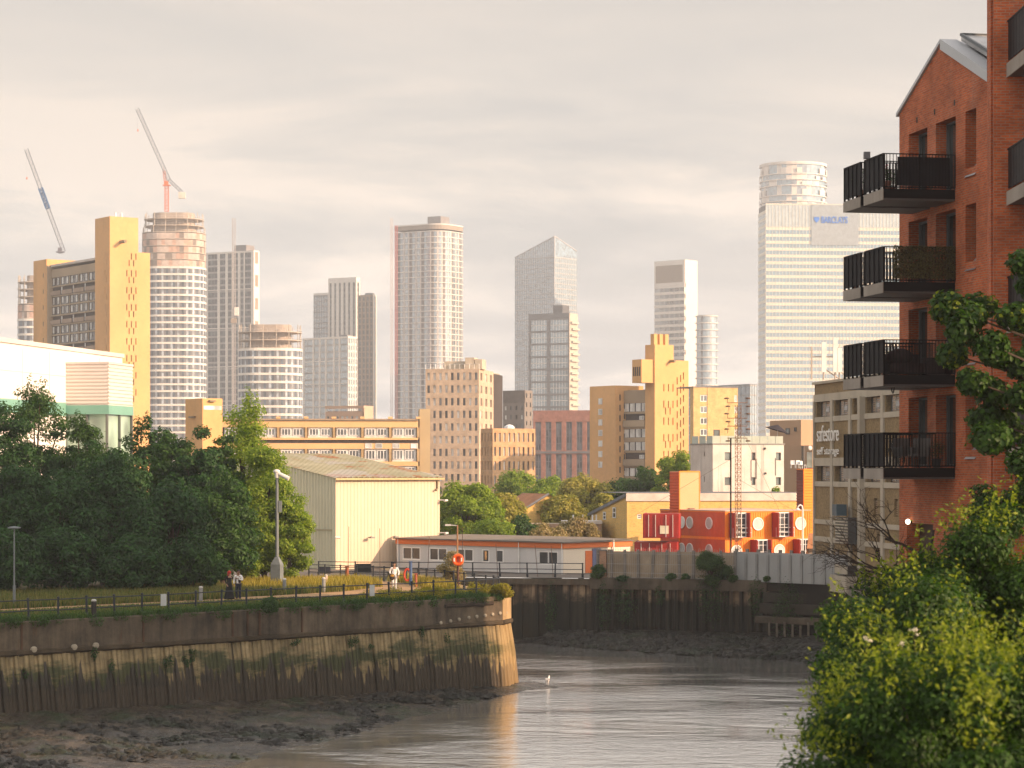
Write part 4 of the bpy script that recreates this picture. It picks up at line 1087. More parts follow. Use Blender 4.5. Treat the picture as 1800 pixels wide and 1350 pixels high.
    # yellow brick flats
    D = 470; yb = brick('yellow_brick', (.72,.48,.19), (.66,.43,.17), (.56,.43,.25), 2.2)
    T = Tower('brick_flats', 'plain yellow brick flats with one column of white windows beside the stepped tower', 1219, 1297, 1213, 679, D, 20)
    holes = []
    for r in range(9):
        z = T.Z(694+r*20)
        if z < 2: break
        for a, b in ((1231, 1243), (1291, 1296)): holes.append((T.A(a), T.A(b), z-1.3, z))
    mb = MB(); wallholes(mb, T.wR, T.z0, T.H, holes, .15, FR); mb.face([(0,0,T.z0),(0,T.wL,T.z0),(0,T.wL,T.H),(0,0,T.H)]); mb.build('wall', yb, T.root)
    for h in holes: T.win(FR, h[0], .12, h[2], h[1]-h[0], h[3]-h[2], gm, wf, 1, 0, .14)
    T.core(yb, .4); MB().box(.003, .05, 0, 0, 0, 0); MB().box(-.08, T.wR, -.08, 8, T.H-.2, T.H).build('coping', mat('slate_coping', (.2,.2,.21), .7), T.root)
    MB().box(T.A(1243), T.A(1243.6), -.06, -.003, T.z0, T.H-.3).build('rainwater_pipe', mat('spout', (.25,.2,.13)), T.root); T.done()
    D = 900; T = Tower('glass_office', 'low blue glass office block between the yellow flats and bank tower', 1318, 1331, 1090, 676, D, 30, base=-1)
    gbl = glass('blue_glass', (.10,.15,.19), .1); T.curtain(SD, T.wL, T.z0, T.H, 3.6, .15, 30, gbl, mat('steel_spandrel', (.36,.37,.37), .4), mat('steel_mullion', (.2,.23,.26), .4)); T.curtain(FR, T.wR, T.z0, T.H, 3.6, .15, 3, glass('pale_glass', (.17,.26,.31)), mat('steel_spandrel', (.36,.37,.37)), mat('steel_mullion', (.2,.23,.26))); T.core(dg, .4); T.done()
    # long tan estate block
    D = 430; T = Tower('estate_block', 'long low tan concrete estate block with white window bays', 391, 735, None, 737, D, 4)
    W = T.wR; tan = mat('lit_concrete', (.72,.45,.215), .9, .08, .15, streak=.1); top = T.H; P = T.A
    MB().box(0, W, .6, 12, T.z0, top-.2).build('core', dg, T.root)
    MB().box(-.2, W, -.35, 12, top-.19, top+.12).build('roof_slab', mat('roof_edge', (.33,.25,.18), .8), T.root)
    bays = [735, 686, 637, 587, 538, 489, 440, 391]
    for z1, z0_ in ((740, 751), (769, 773), (779, 789), (811, 819), (838, 850)): MB().box(0, W, -.1, .59, T.Z(z0_), T.Z(z1)).build('floor_band', tan, T.root)
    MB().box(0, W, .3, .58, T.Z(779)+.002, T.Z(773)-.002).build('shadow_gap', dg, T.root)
    for z1, z0_ in ((751, 769), (789, 811), (819, 838)):
        for i in range(7):
            a1, a0 = P(bays[i]), P(bays[i+1])
            MB().box(a0+.35, a1-.35, .25, .58, T.Z(z0_)+.002, T.Z(z1)-.002).build('infill_panel', mat('white_infill', (.70,.66,.62), .7), T.root)
            w = (a1-a0-1.1)
            for k in range(2): T.win(FR, a0+.55+w*.54*k, .19, T.Z(z0_)+.35, w*.44, (z0_-z1)/F*D-.55, glass('mid_window', (.16,.17,.18)), wf, 2, 0, .14)
            MB().box(a1-.22, a1+.22, -.2, .58, T.Z(z0_)+.002, T.Z(z1)-.002).build('pier', mat('pier_tan', (.42,.29,.15), .9), T.root)
    for px in (690, 722, 642, 660): T.win(FR, P(px), -.13, T.Z(788), 1.2, .9, gw, wf, 0, 0, .1)
    for b in bays[:7]: MB().box(P(b)-.4, P(b)+.4, -.5, .3, top+.121, top+.5).build('roof_block', tan, T.root)
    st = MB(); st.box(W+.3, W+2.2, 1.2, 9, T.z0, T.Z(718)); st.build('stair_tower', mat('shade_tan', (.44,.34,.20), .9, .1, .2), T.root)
    T.done()
    D = 520; T = Tower('brick_block', 'low pinkish block with white rooftop windows behind the long estate block', 640, 656, 572, 713, D, 66)
    pb = mat('pink_render', (.55,.38,.28), .85, .08, .2); T.grid(SD, T.wL, T.z0, T.H-1.3, 8, 3.0, .5, .5, pb, [gw, gm], .2, wf); MB().box(-.2, .5, 0, T.wL, T.H-.6, T.H).build('roof_beam', pb, T.root); MB().box(0, T.wR, -.02, .5, T.z0, T.H).build('end_wall', pb, T.root); T.core(pb, .6, T.H-.8); T.done()
    # small tan boiler tower left
    D = 400; T = Tower('boiler_house', 'small tan concrete boiler tower rising above the dark trees', 356, 391, 326, 700, D, 35)
    MB().box(0, T.wR, 0, T.wL, T.z0, T.H).build('shaft', cm, T.root)
    MB().box(.2, T.wR-.2, -.05, -.003, T.Z(720), T.Z(713)).build('window_strip', gw, T.root); MB().box(T.wR*.3, T.wR*.6, -.5, -.003, T.Z(706), T.Z(703)).build('water_spout', mat('spout', (.25,.2,.13)), T.root)
    MB().box(-.4, -.003, T.wL*.4, T.wL*.7, T.Z(734), T.Z(731)).build('water_spout', mat('spout', (.25,.2,.13)), T.root)
# ------------------------------------------------------------------ the works across the creek
def corrugate(mb, face, a0, a1, z0, z1, pitch=.3, dep=.045, d=0.0, mi=0, horiz=False):
    """trapezoid ribbed sheet on a face; rib tops stand proud by dep"""
    lo, hi = (z0, z1) if horiz else (a0, a1); P = []; s = lo
    while s < hi:
        for f, o in ((0, 0), (.3, 0), (.42, -dep), (.78, -dep), (.9, 0)): P.append((min(hi, s+pitch*f), d+o))
        s += pitch
    P.append((hi, d))
    for (s0, o0), (s1, o1) in zip(P[:-1], P[1:]):
        if s1-s0 < 1e-5: continue
        if horiz: mb.face([face(a0, o0, s0), face(a1, o0, s0), face(a1, o1, s1), face(a0, o1, s1)], mi)
        else: mb.face([face(s0, o0, z0), face(s1, o1, z0), face(s1, o1, z1), face(s0, o0, z1)], mi)
def make_shed():
    D = 192; b = R(40); x0 = wx(590, D)
    root = thing('corrugated_shed', 'tall cream corrugated metal shed with a rust streaked low pitched roof', 'shed', (x0, D, 0), b)
    k = (773-CX)/F; w = (k*D-x0)/(math.cos(b)-k*math.sin(b)); L = 26; ze = wz(839, D); zr = ze+1.95; rg = 13.5
    cm = mat('cream_sheet', (.66,.52,.38), .7, .05, .3, streak=.12); gm = mat('sage_sheet', (.52,.52,.40), .7, .06, .3, streak=.1)
    mb = MB(); corrugate(mb, FR, 0, w, -2, ze, .34, .022); mb.face([(w,0,-2),(w,L,-2),(w,L,ze),(w,0,ze)]); mb.face([(0,L,-2),(w,L,-2),(w,L,ze),(0,L,ze)]); mb.build('front_cladding', cm, root)
    mb = MB(); s = 0
    while s < L:                                    # gable end with sloping head
        for f0, o0, f1, o1 in ((0,0,.3,0), (.3,0,.42,-.07), (.42,-.07,.78,-.07), (.78,-.07,.9,0), (.9,0,1.0,0)):
            a, c = s+.42*f0, min(L, s+.42*f1); h = lambda y: ze+(zr-ze)*(1-abs(y-rg)/rg)
            mb.face([(o0, a, -2), (o1, c, -2), (o1, c, h(c)), (o0, a, h(a))])
        s += .42
    mb.build('gable_cladding', gm, root)
    m, t, bs = new_mat('rusty_roof')
    n = t.noise(t.pos((.25,.25,1)), 1.0, 4, .6, 1.0); c = t.ramp(t.noise(t.pos(), .4, 5, .6), [(.3, (.36,.33,.20)), (.7, (.50,.46,.32))])
    c = t.mix(t.ramp(n, [(.56, 0.0), (.63, .9)]), c, (.42,.15,.045)); c = t.mix(t.ramp(t.noise(t.pos((.5,.2,1)), .8, 2), [(.6, 0.0), (.64, .6)]), c, (.50,.47,.45))
    t.l(c, bs.inputs['Base Color']); bs.inputs['Roughness'].default_value = .7
    mb = MB()
    for a, c_, za, zc in ((-.25, rg, ze-.04, zr), (rg, L+.2, zr, ze)):
        n_ = 40
        for i in range(n_):
            u, v = -.2+(w+.4)*i/n_, -.2+(w+.4)*(i+1)/n_; o = .05 if i % 2 else 0
            mb.face([(u, a, za+o), (v, a, za+o), (v, c_, zc+o), (u, c_, zc+o)])
            mb.face([(v, a, za), (v, a, za+.05), (v, c_, zc+.05), (v, c_, zc)])
    mb.build('roof', m, root)
    g = MB(); g.box(-.25, w+.2, -.42, -.26, ze-.22, ze-.06); g.build('gutter', mat('gutter_tan', (.50,.38,.2), .7), root)
    MB().box(-.11, -.072, .4, L, ze-4.3, ze-4.15).build('flashing', mat('flash', (.33,.32,.22), .7), root)
    mb = MB(); mb.tube((w*.97,-.1,ze-.3), (w*.97,-.1,ze-.95), .08, n=6); mb.tube((w*.97,-.1,ze-.95), (w*.94,-.3,ze-1.1), .08, n=6); mb.build('downpipe', mat('spout', (.25,.2,.13)), root)
    for a, z, f in ((w-.1, ze-1.9, 1), (w-.05, ze-4.6, 1), (.1, ze-4.75, -1)):
        c = MB(); c.tube((a, -.1, z), (a+.3*f, -.5, z), .05, n=6); c.tube((a+.12*f, -.6, z-.05), (a+.5*f, -.5, z-.02), .1, .09, 8); c.build('camera_housing', mat('camera_white', (.6,.58,.54), .5), root)
    for a in (3.2, 5.6): 
        c = MB(); c.tube((a,-.05,1.9), (a,-.5,2.0), .04, n=5); c.box(a-.2, a+.2, -.7, -.45, 1.85, 1.98); c.build('wall_lamp', mat('lamp_grey', (.25,.24,.22), .6), root)
def make_cabin():
    D = 183; b = R(48); x0 = wx(990, D)
    root = thing('site_cabin', 'long low pale grey site cabin with orange fascia and white framed windows', 'cabin', (x0, D, 0), b)
    k = (697-CX)/F; L = (x0-k*D)/(math.sin(b)+k*math.cos(b)); k = (1108-CX)/F; w = (k*D-x0)/(math.cos(b)-k*math.sin(b))
    zb, zt = -.7, wz(953, D); zf = zt-.48
    gm = mat('cabin_grey', (.60,.595,.585), .7, .05, .3, streak=.12); om = mat('cabin_orange', (.62,.16,.045), .65, .08, .4); wm = mat('cabin_cream', (.70,.62,.50), .7, .05, .3)
    P = lambda px: (x0-(px-CX)/F*D)/(math.sin(b)+(px-CX)/F*math.cos(b))
    dk = glass('dark_window', (.05,.055,.06), .15); wf = mat('white_upvc', (.80,.79,.76), .4)
    spans = [(707, 739, 1), (754, 786, 1), (800, 832, 1), (847, 860, 0), (871, 885, 0), (946, 981, 1)]
    holes = [(min(P(a), P(c)), max(P(a), P(c)), zf-1.28, zf-.22) for a, c, _ in spans]
    mb = MB(); wallholes(mb, L, zb, zf-.002, holes, .1, SD); mb.face([(0,L,zb),(w,L,zb),(w,L,zf),(0,L,zf)]); mb.build('long_wall', gm, root)
    for h, s in zip(holes, spans):
        o = put('window', win_mesh(h[1]-h[0], h[3]-h[2], SD, dk, wf, s[2], 0, .11), root, (.08, h[0], h[2]))
    # a poster in the third window pair
    MB().face([(.015, holes[3][0]+.25, zf-1.1), (.015, holes[3][1]-.25, zf-1.1), (.015, holes[3][1]-.25, zf-.35), (.015, holes[3][0]+.25, zf-.35)]) 
    MB().box(.03, .05, holes[3][0]+.28, holes[3][1]-.28, zf-1.05, zf-.4).build('poster', mat('poster_orange', (.6,.3,.12), .6, .8, 3), root)
    dh = [(w*.42, w*.55, zb+.2, zb+2.0)]
    mb = MB(); wallholes(mb, w, zb, zf-.002, dh, .1, FR); mb.build('end_wall', wm, root)
    MB().box(dh[0][0]-.8, dh[0][1]+.5, -.04, -.003, zb+.1, zf-.25).build('door_surround', om, root); MB().box(dh[0][0], dh[0][1], -.07, -.042, zb+.1, zb+2.0).build('door', mat('door_blue', (.10,.12,.22), .5), root)
    MB().box(.12, w, .12, L, zb, zt-.02).build('core', mat('dark_core', (.05,.05,.055)), root)
    f = MB(); f.box(-.12, w+.1, -.12, -.005, zf, zt-.05); f.box(-.12, -.005, -.004, L, zf, zt-.05); f.build('fascia', om, root)
    r = MB(); n = 30
    V = lambda x, y: (x, y, zt+.015+.45*(1-abs(y-L*.0-4)/max(4, L)) if False else zt+.02)
    r.face([(-.25,-.25,zt), (w+.2,-.25,zt+.05), (w+.2,4,zt+.13), (-.25,4,zt+.02)]); r.face([(-.25,4,zt+.02), (w+.2,4,zt+.13), (w+.2,L+.2,zt+.13), (-.25,L+.2,zt+.0)])
    r.box(-.25, w+.2, -.25, L+.2, zt-.08, zt-.01); r.build('roof', mat('felt_roof', (.19,.16,.13), .9), root)
    for y in (P(989), P(913), P(701)):
        d = MB(); d.tube((-.08, y, zb), (-.08, y, zt-.1), .06, n=6); d.build('downpipe', wf, root)
    MB().tube((w*.72, -.16, zb), (w*.72, -.16, zt+.05), .07, n=6).build('downpipe', wf, root)
    MB().box(-.1, .1, .2, L, zb-.25, zb-.003).build('plinth', mat('plinth_dark', (.07,.06,.05), .9), root)
def make_yellow_hall():
    D = 246; T = Tower('brick_hall', 'yellow brick hall with a lean-to gable and pale flat coping behind red containers', 1102, 1414, 1037, 868, D, 14, base=-1.8)
    yb = brick('hall_brick', (.74,.47,.14), (.68,.43,.13), (.60,.43,.19), 2.0, patch=.12); sb = yb
    mb = MB(); wallholes(mb, T.wR, T.z0, T.H, [(T.A(1120), T.A(1128), T.Z(912), T.Z(904))], .15, FR); mb.build('front_wall', yb, T.root)
    T.win(FR, T.A(1120), .12, T.Z(912), T.A(1128)-T.A(1120), .46, glass('dark_window', (.05,.055,.06)), mat('white_sash', (.72,.72,.70)), 0, 1, .1)
    zl = T.Z(922)+1.0; L = T.wL; g = lambda y: T.H+(zl-T.H)*y/L
    mb = MB(); hs = [(L*.28, L*.36, T.Z(912), T.Z(893)), (L*.55, L*.62, T.Z(916), T.Z(902))]
    wallholes(mb, L, T.z0, zl-.01, [], .1, SD); mb.face([(0,0,zl-.01),(0,L,zl-.01),(0,0,T.H)]); mb.build('gable_wall', yb, T.root)
    for h in hs: T.win(SD, h[0], -.02, h[2], h[1]-h[0], h[3]-h[2], glass('dark_window', (.05,.055,.06)), mat('white_sash', (.72,.72,.70)), 0, 1, .1)
    MB().box(-.12, T.wR+.1, -.14, -.004, T.H-.75, T.H+.05).build('coping', mat('pale_coping', (.56,.50,.44), .7), T.root)
    mb = MB(); mb.face([(-.2,-.1,T.H+.06),(-.2,L+.3,zl-.1),(14,L+.3,zl-.1),(14,-.1,T.H+.06)]); mb.face([(-.2,-.1,T.H-.3),(-.2,L+.3,zl-.45),(-.2,L+.3,zl-.1),(-.2,-.1,T.H+.06)]); mb.build('sloping_roof', mat('slate_roof', (.15,.155,.17), .8), T.root)
    MB().box(0, T.wR, -.05, 10, T.H+.055, T.H+.1).build('flat_roof', mat('slate_roof', (.15,.155,.17)), T.root); MB().box(.3, T.wR, .3, L, T.z0, zl-.5).build('core', mat('dark_core', (.05,.05,.055)), T.root)
def loc(corner, b, x, y, z=0): return (corner[0]+x*math.cos(b)-y*math.sin(b), corner[1]+x*math.sin(b)+y*math.cos(b), z)
def porthole(root, face, a, z, r, gm):
    fm = mat('porthole_rim', (.80,.78,.74), .4)
    rim = MB(); g = MB(); n = 24
    for i in range(n):
        t0, t1 = 2*math.pi*i/n, 2*math.pi*(i+1)/n
        for (ra, da), (rb, db) in (((r, -.10), (r*.87, -.10)), ((r, .0), (r, -.10)), ((r*.87, -.10), (r*.87, -.0))):
            rim.face([face(a+ra*math.cos(t0), da, z+ra*math.sin(t0)), face(a+ra*math.cos(t1), da, z+ra*math.sin(t1)), face(a+rb*math.cos(t1), db, z+rb*math.sin(t1)), face(a+rb*math.cos(t0), db, z+rb*math.sin(t0))])
    g.face([face(a+r*.88*math.cos(2*math.pi*i/n), -.06, z+r*.88*math.sin(2*math.pi*i/n)) for i in range(n)])
    o = rim.build('porthole', fm, root); g.build('pane', gm, o)
def make_containers():
    D = 226; b = R(28); C = (wx(1275, D), D); k = (1425-CX)/F; W = (k*D-C[0])/(math.cos(b)-k*math.sin(b)); cw = W/4; k = (1160-CX)/F; L = (C[0]-k*D)/(math.sin(b)+k*math.cos(b))
    zt = wz(899, D); h = 2.56; ha = zt-h; hb = ha-h
    red = mat('container_red', (.60,.10,.034), .55, .12, .5, streak=.15); org = mat('container_orange', (.90,.23,.015), .5, .08, .5); dkr = mat('container_crimson', (.33,.025,.020), .5, .15, .6, streak=.2)
    rims = mat('container_rail', (.55,.40,.30), .6); pg = glass('porthole_glass', (.60,.60,.58), .2, .6, .3); dg = glass('dark_window', (.05,.055,.06), .15); wf = mat('white_sash', (.72,.72,.70), .5)
    def shell(root, w, l, z0, z1, fm, sm, long_side=True):
        mb = MB(); corrugate(mb, FR, .08, w-.08, z0+.12, z1-.1, .27, .04, .03); mb.build('end_wall', fm, root)
        mb = MB(); corrugate(mb, SD, .08, l-.08, z0+.12, z1-.1, .27, .04, .03); mb.build('side_wall', sm, root)
        mb = MB(); mb.box(.06, w-.003, .06, l, z0+.003, z1-.05); mb.build('body', fm, root)
        fr = MB()
        for (x0, x1, y0, y1, q0, q1) in ((0, w-.003, 0, .1, z0, z0+.14), (0, w-.003, 0, .1, z1-.12, z1), (0, .1, 0, .1, z0+.141, z1-.121), (w-.1, w-.003, 0, .1, z0+.141, z1-.121), (0, .1, .101, l, z0, z0+.14), (0, .1, .101, l, z1-.12, z1)): fr.box(x0, x1, y0, y1, q0, q1)
        fr.build('corner_frame', fm, root)
    def bigwin(root, w, z0, z1, rails=True):
        a0, a1 = w*.2, w*.80
        mb = MB(); mb.box(a0, a1, -.5, -.02, z0+.15, z1-.15); mb.build('bay_box', dg, root)
        f = MB()
        for (u, v, q0, q1) in ((a0-.06, a0+.05, z0+.1, z1-.1), (a1-.05, a1+.06, z0+.1, z1-.1), (a0+.051, a1-.051, z0+.1, z0+.22), (a0+.051, a1-.051, z1-.22, z1-.1)): f.box(u, v, -.56, -.502, q0, q1)
        for i in range(1, 3): f.box(a0+(a1-a0)*i/3-.03, a0+(a1-a0)*i/3+.03, -.55, -.503, z0+.221, z1-.221)
        for i in range(1, 4): f.box(a0+.051, a1-.051, -.545, -.504, z0+(z1-z0)*i/4-.025, z0+(z1-z0)*i/4+.025)
        f.build('window_frame', wf, root)
        for s, a in ((-1, a0-.08), (1, a1+.08)):
            d = MB(); d.box(a-.03, a+.03, -1.15, -.01, z0+.12, z1-.12)
            for i in range(3): d.tube((a, -.25-.3*i, z0+.1), (a, -.25-.3*i, z1-.1), .035, n=5)
            d.build('open_door', dkr, root)
        if rails:
            r_ = MB(); 
            for q in (z0+.55, z0+1.0): r_.tube((a0-.1, -.75, q), (a1+.5, -.75, q), .03, n=5)
            for a in (a0-.1, a1+.5): r_.tube((a, -.75, z0+.1), (a, -.75, z0+1.02), .03, n=5)
            r_.build('hand_rail', wf, root)
    desc = ['with a long side of oval portholes', 'with one big round porthole in its end', 'with a tall glazed bay and open doors', 'with a round porthole at the sunlit corner']
    for lv, (z0, z1, nm) in enumerate(((ha, zt, 'upper'), (hb, ha-.004, 'lower'))):
        for i in range(4):
            r = thing('shipping_container', f'{nm} tier orange container {desc[i]}', 'container', loc(C, b, i*cw, 0), b, 'containers stacked as studios')
            shell(r, cw, L, z0, z1, org, red)
            if i in ((0, 2) if lv == 0 else (1, 3)): bigwin(r, cw, z0, z1, lv == 0)
            else: porthole(r, FR, cw*.5, z0+1.35, .62, pg)
            if i == 0:
                for px in ((1247, 1213, 1199) if lv == 0 else (1247, 1213, 1199, 1182)):
                    kk = (px-CX)/F; porthole(r, SD, (C[0]-kk*D)/(math.sin(b)+kk*math.cos(b)), z0+1.4, .58, pg)
            if lv == 0: MB().box(-.05, cw-.006, -.08, L, z1+.003, z1+.08).build('roof_edge', rims, r)
    # two more across the end, doors towards the viewer
    for px0, px1, Dd, z0, z1, lab in ((1130, 1193, 223, ha+.15, zt-.15, 'upper crimson container with closed locking doors and a pale notice'), (1115, 1190, 224, hb+.1, ha-.25, 'lower dark crimson container with closed locking doors')):
        c = (wx(px0, Dd), Dd); w = (px1-px0)/F*Dd; r = thing('shipping_container', lab, 'container', (c[0], c[1], 0), R(-6), 'containers stacked as studios')
        shell(r, w, 6, z0, z1, dkr, dkr)
        for s in range(2):
            d = MB(); x0 = .06+(w-.12)*s/2; d.box(x0+.01, x0+(w-.12)/2-.01, -.06, .02, z0+.15, z1-.13)
            for q in range(1, 5): d.box(x0+.02, x0+(w-.12)/2-.02, -.09, -.062, z0+(z1-z0)*q/5-.03, z0+(z1-z0)*q/5+.03)
            o = d.build('door', dkr, r)
            for t in (.3, .7):
                x = x0+(w-.12)/2*t; MB().tube((x, -.13, z0+.1), (x, -.13, z1-.1), .035, n=5).build('locking_bar', mat('bar_grey', (.5,.45,.42), .5), o)
        if px0 == 1130: MB().box(w*.48, w*.72, -.14, -.1, z0+.4, z0+1.15).build('notice', mat('notice_cream', (.70,.62,.45), .6), r)
    # containers stood on end
    for px0, px1, pl, top, Dd, lab, fc, sc in ((1194, 1230, 1177, 828, 233, 'pale orange container standing upright behind the portholed tier', mat('faded_orange', (.68,.33,.17), .6, .08, .4), red), (1413, 1434, 1400, 824, 236, 'bright orange ribbed container standing upright at the end of the stack', org, mat('plum_side', (.14,.06,.055), .7, .1, .4))):
        bb = R(33); c = (wx(px0, Dd), Dd); k = (px1-CX)/F; w = (k*Dd-c[0])/(math.cos(bb)-k*math.sin(bb)); k = (pl-CX)/F; l = (c[0]-k*Dd)/(math.sin(bb)+k*math.cos(bb))
        r = thing('shipping_container', lab, 'container', (c[0], c[1], 0), bb, 'containers stood on end'); z1 = wz(top, Dd)
        if px0 > 1400: w = 2.5
        mb = MB()
        if fc is org: corrugate(mb, FR, .05, w-.05, -1.8, z1-.1, .28, .05, .03, 0, True)
        else: mb.box(.02, w-.02, .0, .05, -1.8, z1-.1)
        mb.build('front_wall', fc, r); mb = MB(); corrugate(mb, SD, .05, l, -1.8, z1-.1, .28, .05, .03, 0, True); mb.build('side_wall', sc, r)
        mb = MB(); mb.box(.06, w, .06, l, -1.8, z1-.02); mb.build('body', fc, r)
        mb = MB(); mb.box(-.02, .08, -.03, .08, -1.8, z1); mb.box(w-.08, w+.02, -.03, .08, -1.8, z1); mb.box(.081, w-.081, -.03, .08, z1-.12, z1); mb.build('corner_frame', org, r)
        if px0 < 1300: MB().box(w*.4, w*.65, -.35, -.005, wz(895, Dd), wz(893.5, Dd)).build('bracket', dg, r)
def make_mast():
    D = 214; x = wx(1297, D); root = thing('lattice_mast', 'tall rusty guyed lattice mast with rows of small floodlights on cross arms', 'mast', (x, D, 0), 0)
    rm = mat('rusty_steel', (.24,.13,.075), .8, .3, 1); zt = wz(712, D)
    lattice(MB(), (0,0,-1.7), (0,0,zt),   .52, 42, .032, tri=True).build('mast', rm, root)
    MB().tube((-.62,.1,-1.7), (-.62,.1,wz(770,D)), .07, n=6).build('cable_duct', mat('slit_dark', (.02,.018,.015)), root)
    for i, py in enumerate((708, 722, 735, 749, 762, 770)):
        z = wz(py, D)
        if i in (0, 2, 3, 5): MB().tube((-.95, 0, z), (.85, 0, z), .035, n=5).build('cross_arm', rm, root)
        for s, xx in ((-1, -.92+.12*(i % 2)), (1, .82)):
            h = z+.35 if i != 5 else z-.3
            l = MB(); l.tube((xx, 0, z), (xx, 0, h), .03, n=4); l.lathe([(.05, 0), (.2, -.02), (.24, .05), (.12, .12)], (xx+.08*s, -.05, h), 8); l.build('floodlight', mat('lamp_rust', (.16,.10,.07), .7), root)
    g = MB()
    for (p, q) in (((0,0,zt*.5), (7.2,-6,2.2)), ((0,0,wz(800,D)), (-9,4,3.2)), ((.1,0,wz(745,D)), (4.5,2,2.4))): g.tube(p, q, .014, n=3)
    g.build('guy_wire', rm, root)
def make_white_block():
    D = 278; T = Tower('rendered_block', 'stained white rendered flats with punched windows and a glass roof balustrade', 1253, 1378, 1214, 781, D, 24, base=-1.8)
    m, t, bs = new_mat('stained_render')
    n = t.noise(t.pos(), .45, 5, .65); s = t.noise(t.pos((1.4,1.4,.07)), 1.1, 4, .7)
    c = t.ramp(n, [(.3, (.52,.46,.41)), (.65, (.66,.60,.54))]); c = t.mix(t.ramp(s, [(.56, 0.0), (.70, .6)]), c, (.20,.185,.17))
    t.l(c, bs.inputs['Base Color']); bs.inputs['Roughness'].default_value = .9; bs.inputs['Specular IOR Level'].default_value = .2
    wn = []
    for py0, py1 in ((795, 809), (839, 853)):
        for a, b in ((1274, 1286), (1321, 1328), (1364, 1373)): wn.append((T.A(a), T.A(b), T.Z(py1), T.Z(py0)))
    mb = MB(); wallholes(mb, T.wR, T.z0, T.H, wn, .3, FR); mb.build('front_wall', m, T.root)
    sw = []
    for py0, py1 in ((794, 802), (838, 847)): sw.append((T.A(1239, SD), T.A(1237, SD), T.Z(py1), T.Z(py0)))
    mb = MB(); wallholes(mb, T.wL, T.z0, T.H, sw, .3, SD); mb.build('side_wall', m, T.root)
    gl = glass('room_glass', (.12,.14,.13), .1, .7, .7); fr = mat('dark_sash', (.10,.09,.08), .6)
    for h in wn: T.win(FR, h[0], .25, h[2], h[1]-h[0], h[3]-h[2], gl, fr, 0, 0, .08)
    for h in sw: T.win(SD, h[0], .25, h[2], h[1]-h[0], h[3]-h[2], gl, fr, 0, 0, .06)
    st = mat('damp_stain', (.17,.155,.145), .9, .4, 1)
    for a0, a1, z0, z1 in ((T.A(1319.6), T.A(1320.9), T.Z(845), T.Z(808)), (T.A(1328.1), T.A(1330), T.Z(842), T.Z(806)), (T.A(1362.4), T.A(1363.8), T.Z(836), T.Z(805))): MB().box(a0, a1, -.04, -.003, z0, z1).build('overflow_pipe', st, T.root)
    T.core(mat('dark_core', (.05,.05,.055)), .35); MB().box(-.1, T.wR+.1, -.1, T.wL, T.H+.003, T.H+.12).build('roof_edge', mat('edge_grey', (.25,.24,.23), .7), T.root)
    gp = mat('balustrade_glass', (.36,.40,.33), .15, .15, .4, spec=.6); n = 9; zb = T.H+.125; zt = T.Z(766)
    for i in range(n): MB().box(T.wR*i/n+.03, T.wR*(i+1)/n-.03, .15, .2, zb, zt).build('balustrade_pane', gp, T.root)
    for i in range(3): MB().box(.15, .2, T.wL*i/3+.22, T.wL*(i+1)/3-.03, zb, zt).build('balustrade_pane', gp, T.root)
    T.win(FR, 1.2, 2.0, zb, .8, 1.6, gl, fr); 
    for a, z in ((T.A(1345), T.Z(832)), (T.A(1344), T.Z(788))):
        MB().ball((a, -.1, z), .14, .14, .14, 8).build('wall_lamp', fr, T.root)
    T.done()
    D = 300; T = Tower('rendered_block', 'tan rendered block with a recessed roof terrace behind the white flats', 1408, 1470, 1353, 738, D, 26, base=-1.8)
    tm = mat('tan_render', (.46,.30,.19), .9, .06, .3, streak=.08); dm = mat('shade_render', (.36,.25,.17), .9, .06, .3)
    zt2 = T.Z(779); MB().box(.02, T.wR, .02, T.wL, zt2-.3, T.H).build('upper_storey', tm, T.root); hs = [(T.wL*.35, T.wL*.47, T.Z(763), T.Z(752)), (T.wL*.14, T.wL*.2, T.Z(758), T.Z(751))]
    for h in hs: T.win(SD, h[0], -.04, h[2], h[1]-h[0], h[3]-h[2], gl, fr, 0, 0, .06)
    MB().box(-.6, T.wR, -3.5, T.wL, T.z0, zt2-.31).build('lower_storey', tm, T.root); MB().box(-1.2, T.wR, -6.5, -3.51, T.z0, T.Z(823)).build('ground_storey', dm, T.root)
    for i in range(5): MB().box(.3+i*1.2, 1.4+i*1.2, -6.45, -6.4, T.Z(823), T.Z(808)).build('balustrade_pane', gp, T.root)
    d = T.root; MB().box(T.A(1391)+.0, T.A(1400), -3.56, -3.511, T.Z(822), T.Z(795)).build('door', gl, d); MB().tube((T.A(1384), -3.6, T.Z(823)), (T.A(1384), -3.6, T.Z(784)), .22, n=8).build('flue', mat('flue_dark', (.09,.08,.07), .6), d); MB().ball((T.A(1396), -3.6, T.Z(788)), .3, .1, .3, 10).build('satellite_dish', mat('camera_white', (.6,.58,.54)), d)
    for i, a in enumerate((T.A(1385), T.A(1390))): T.win(FR, a, -6.54, T.Z(852), .5, 1.2, gl, fr, 0, 0, .06)
    T.done()
    # parasol on the roof terrace
    p = thing('parasol', 'black parasol tilted over the roof terrace of the white flats', 'parasol', (wx(1366, 284), 284, T.Z(781)), 0)
    c = MB(); n = 10; ap = (.1, 0, 2.15)
    ring = [(1.45*math.cos(2*math.pi*i/n), 1.45*math.sin(2*math.pi*i/n), 1.45-.42*math.cos(2*math.pi*i/n)) for i in range(n)]
    for i in range(n): c.face([ap, ring[i], ring[(i+1) % n]])
    c.build('canopy', mat('parasol_black', (.025,.02,.025), .8), p); MB().tube((0,0,0), (.1,0,2.1), .03, n=6).build('pole', mat('white_sash', (.72,.72,.70)), p)
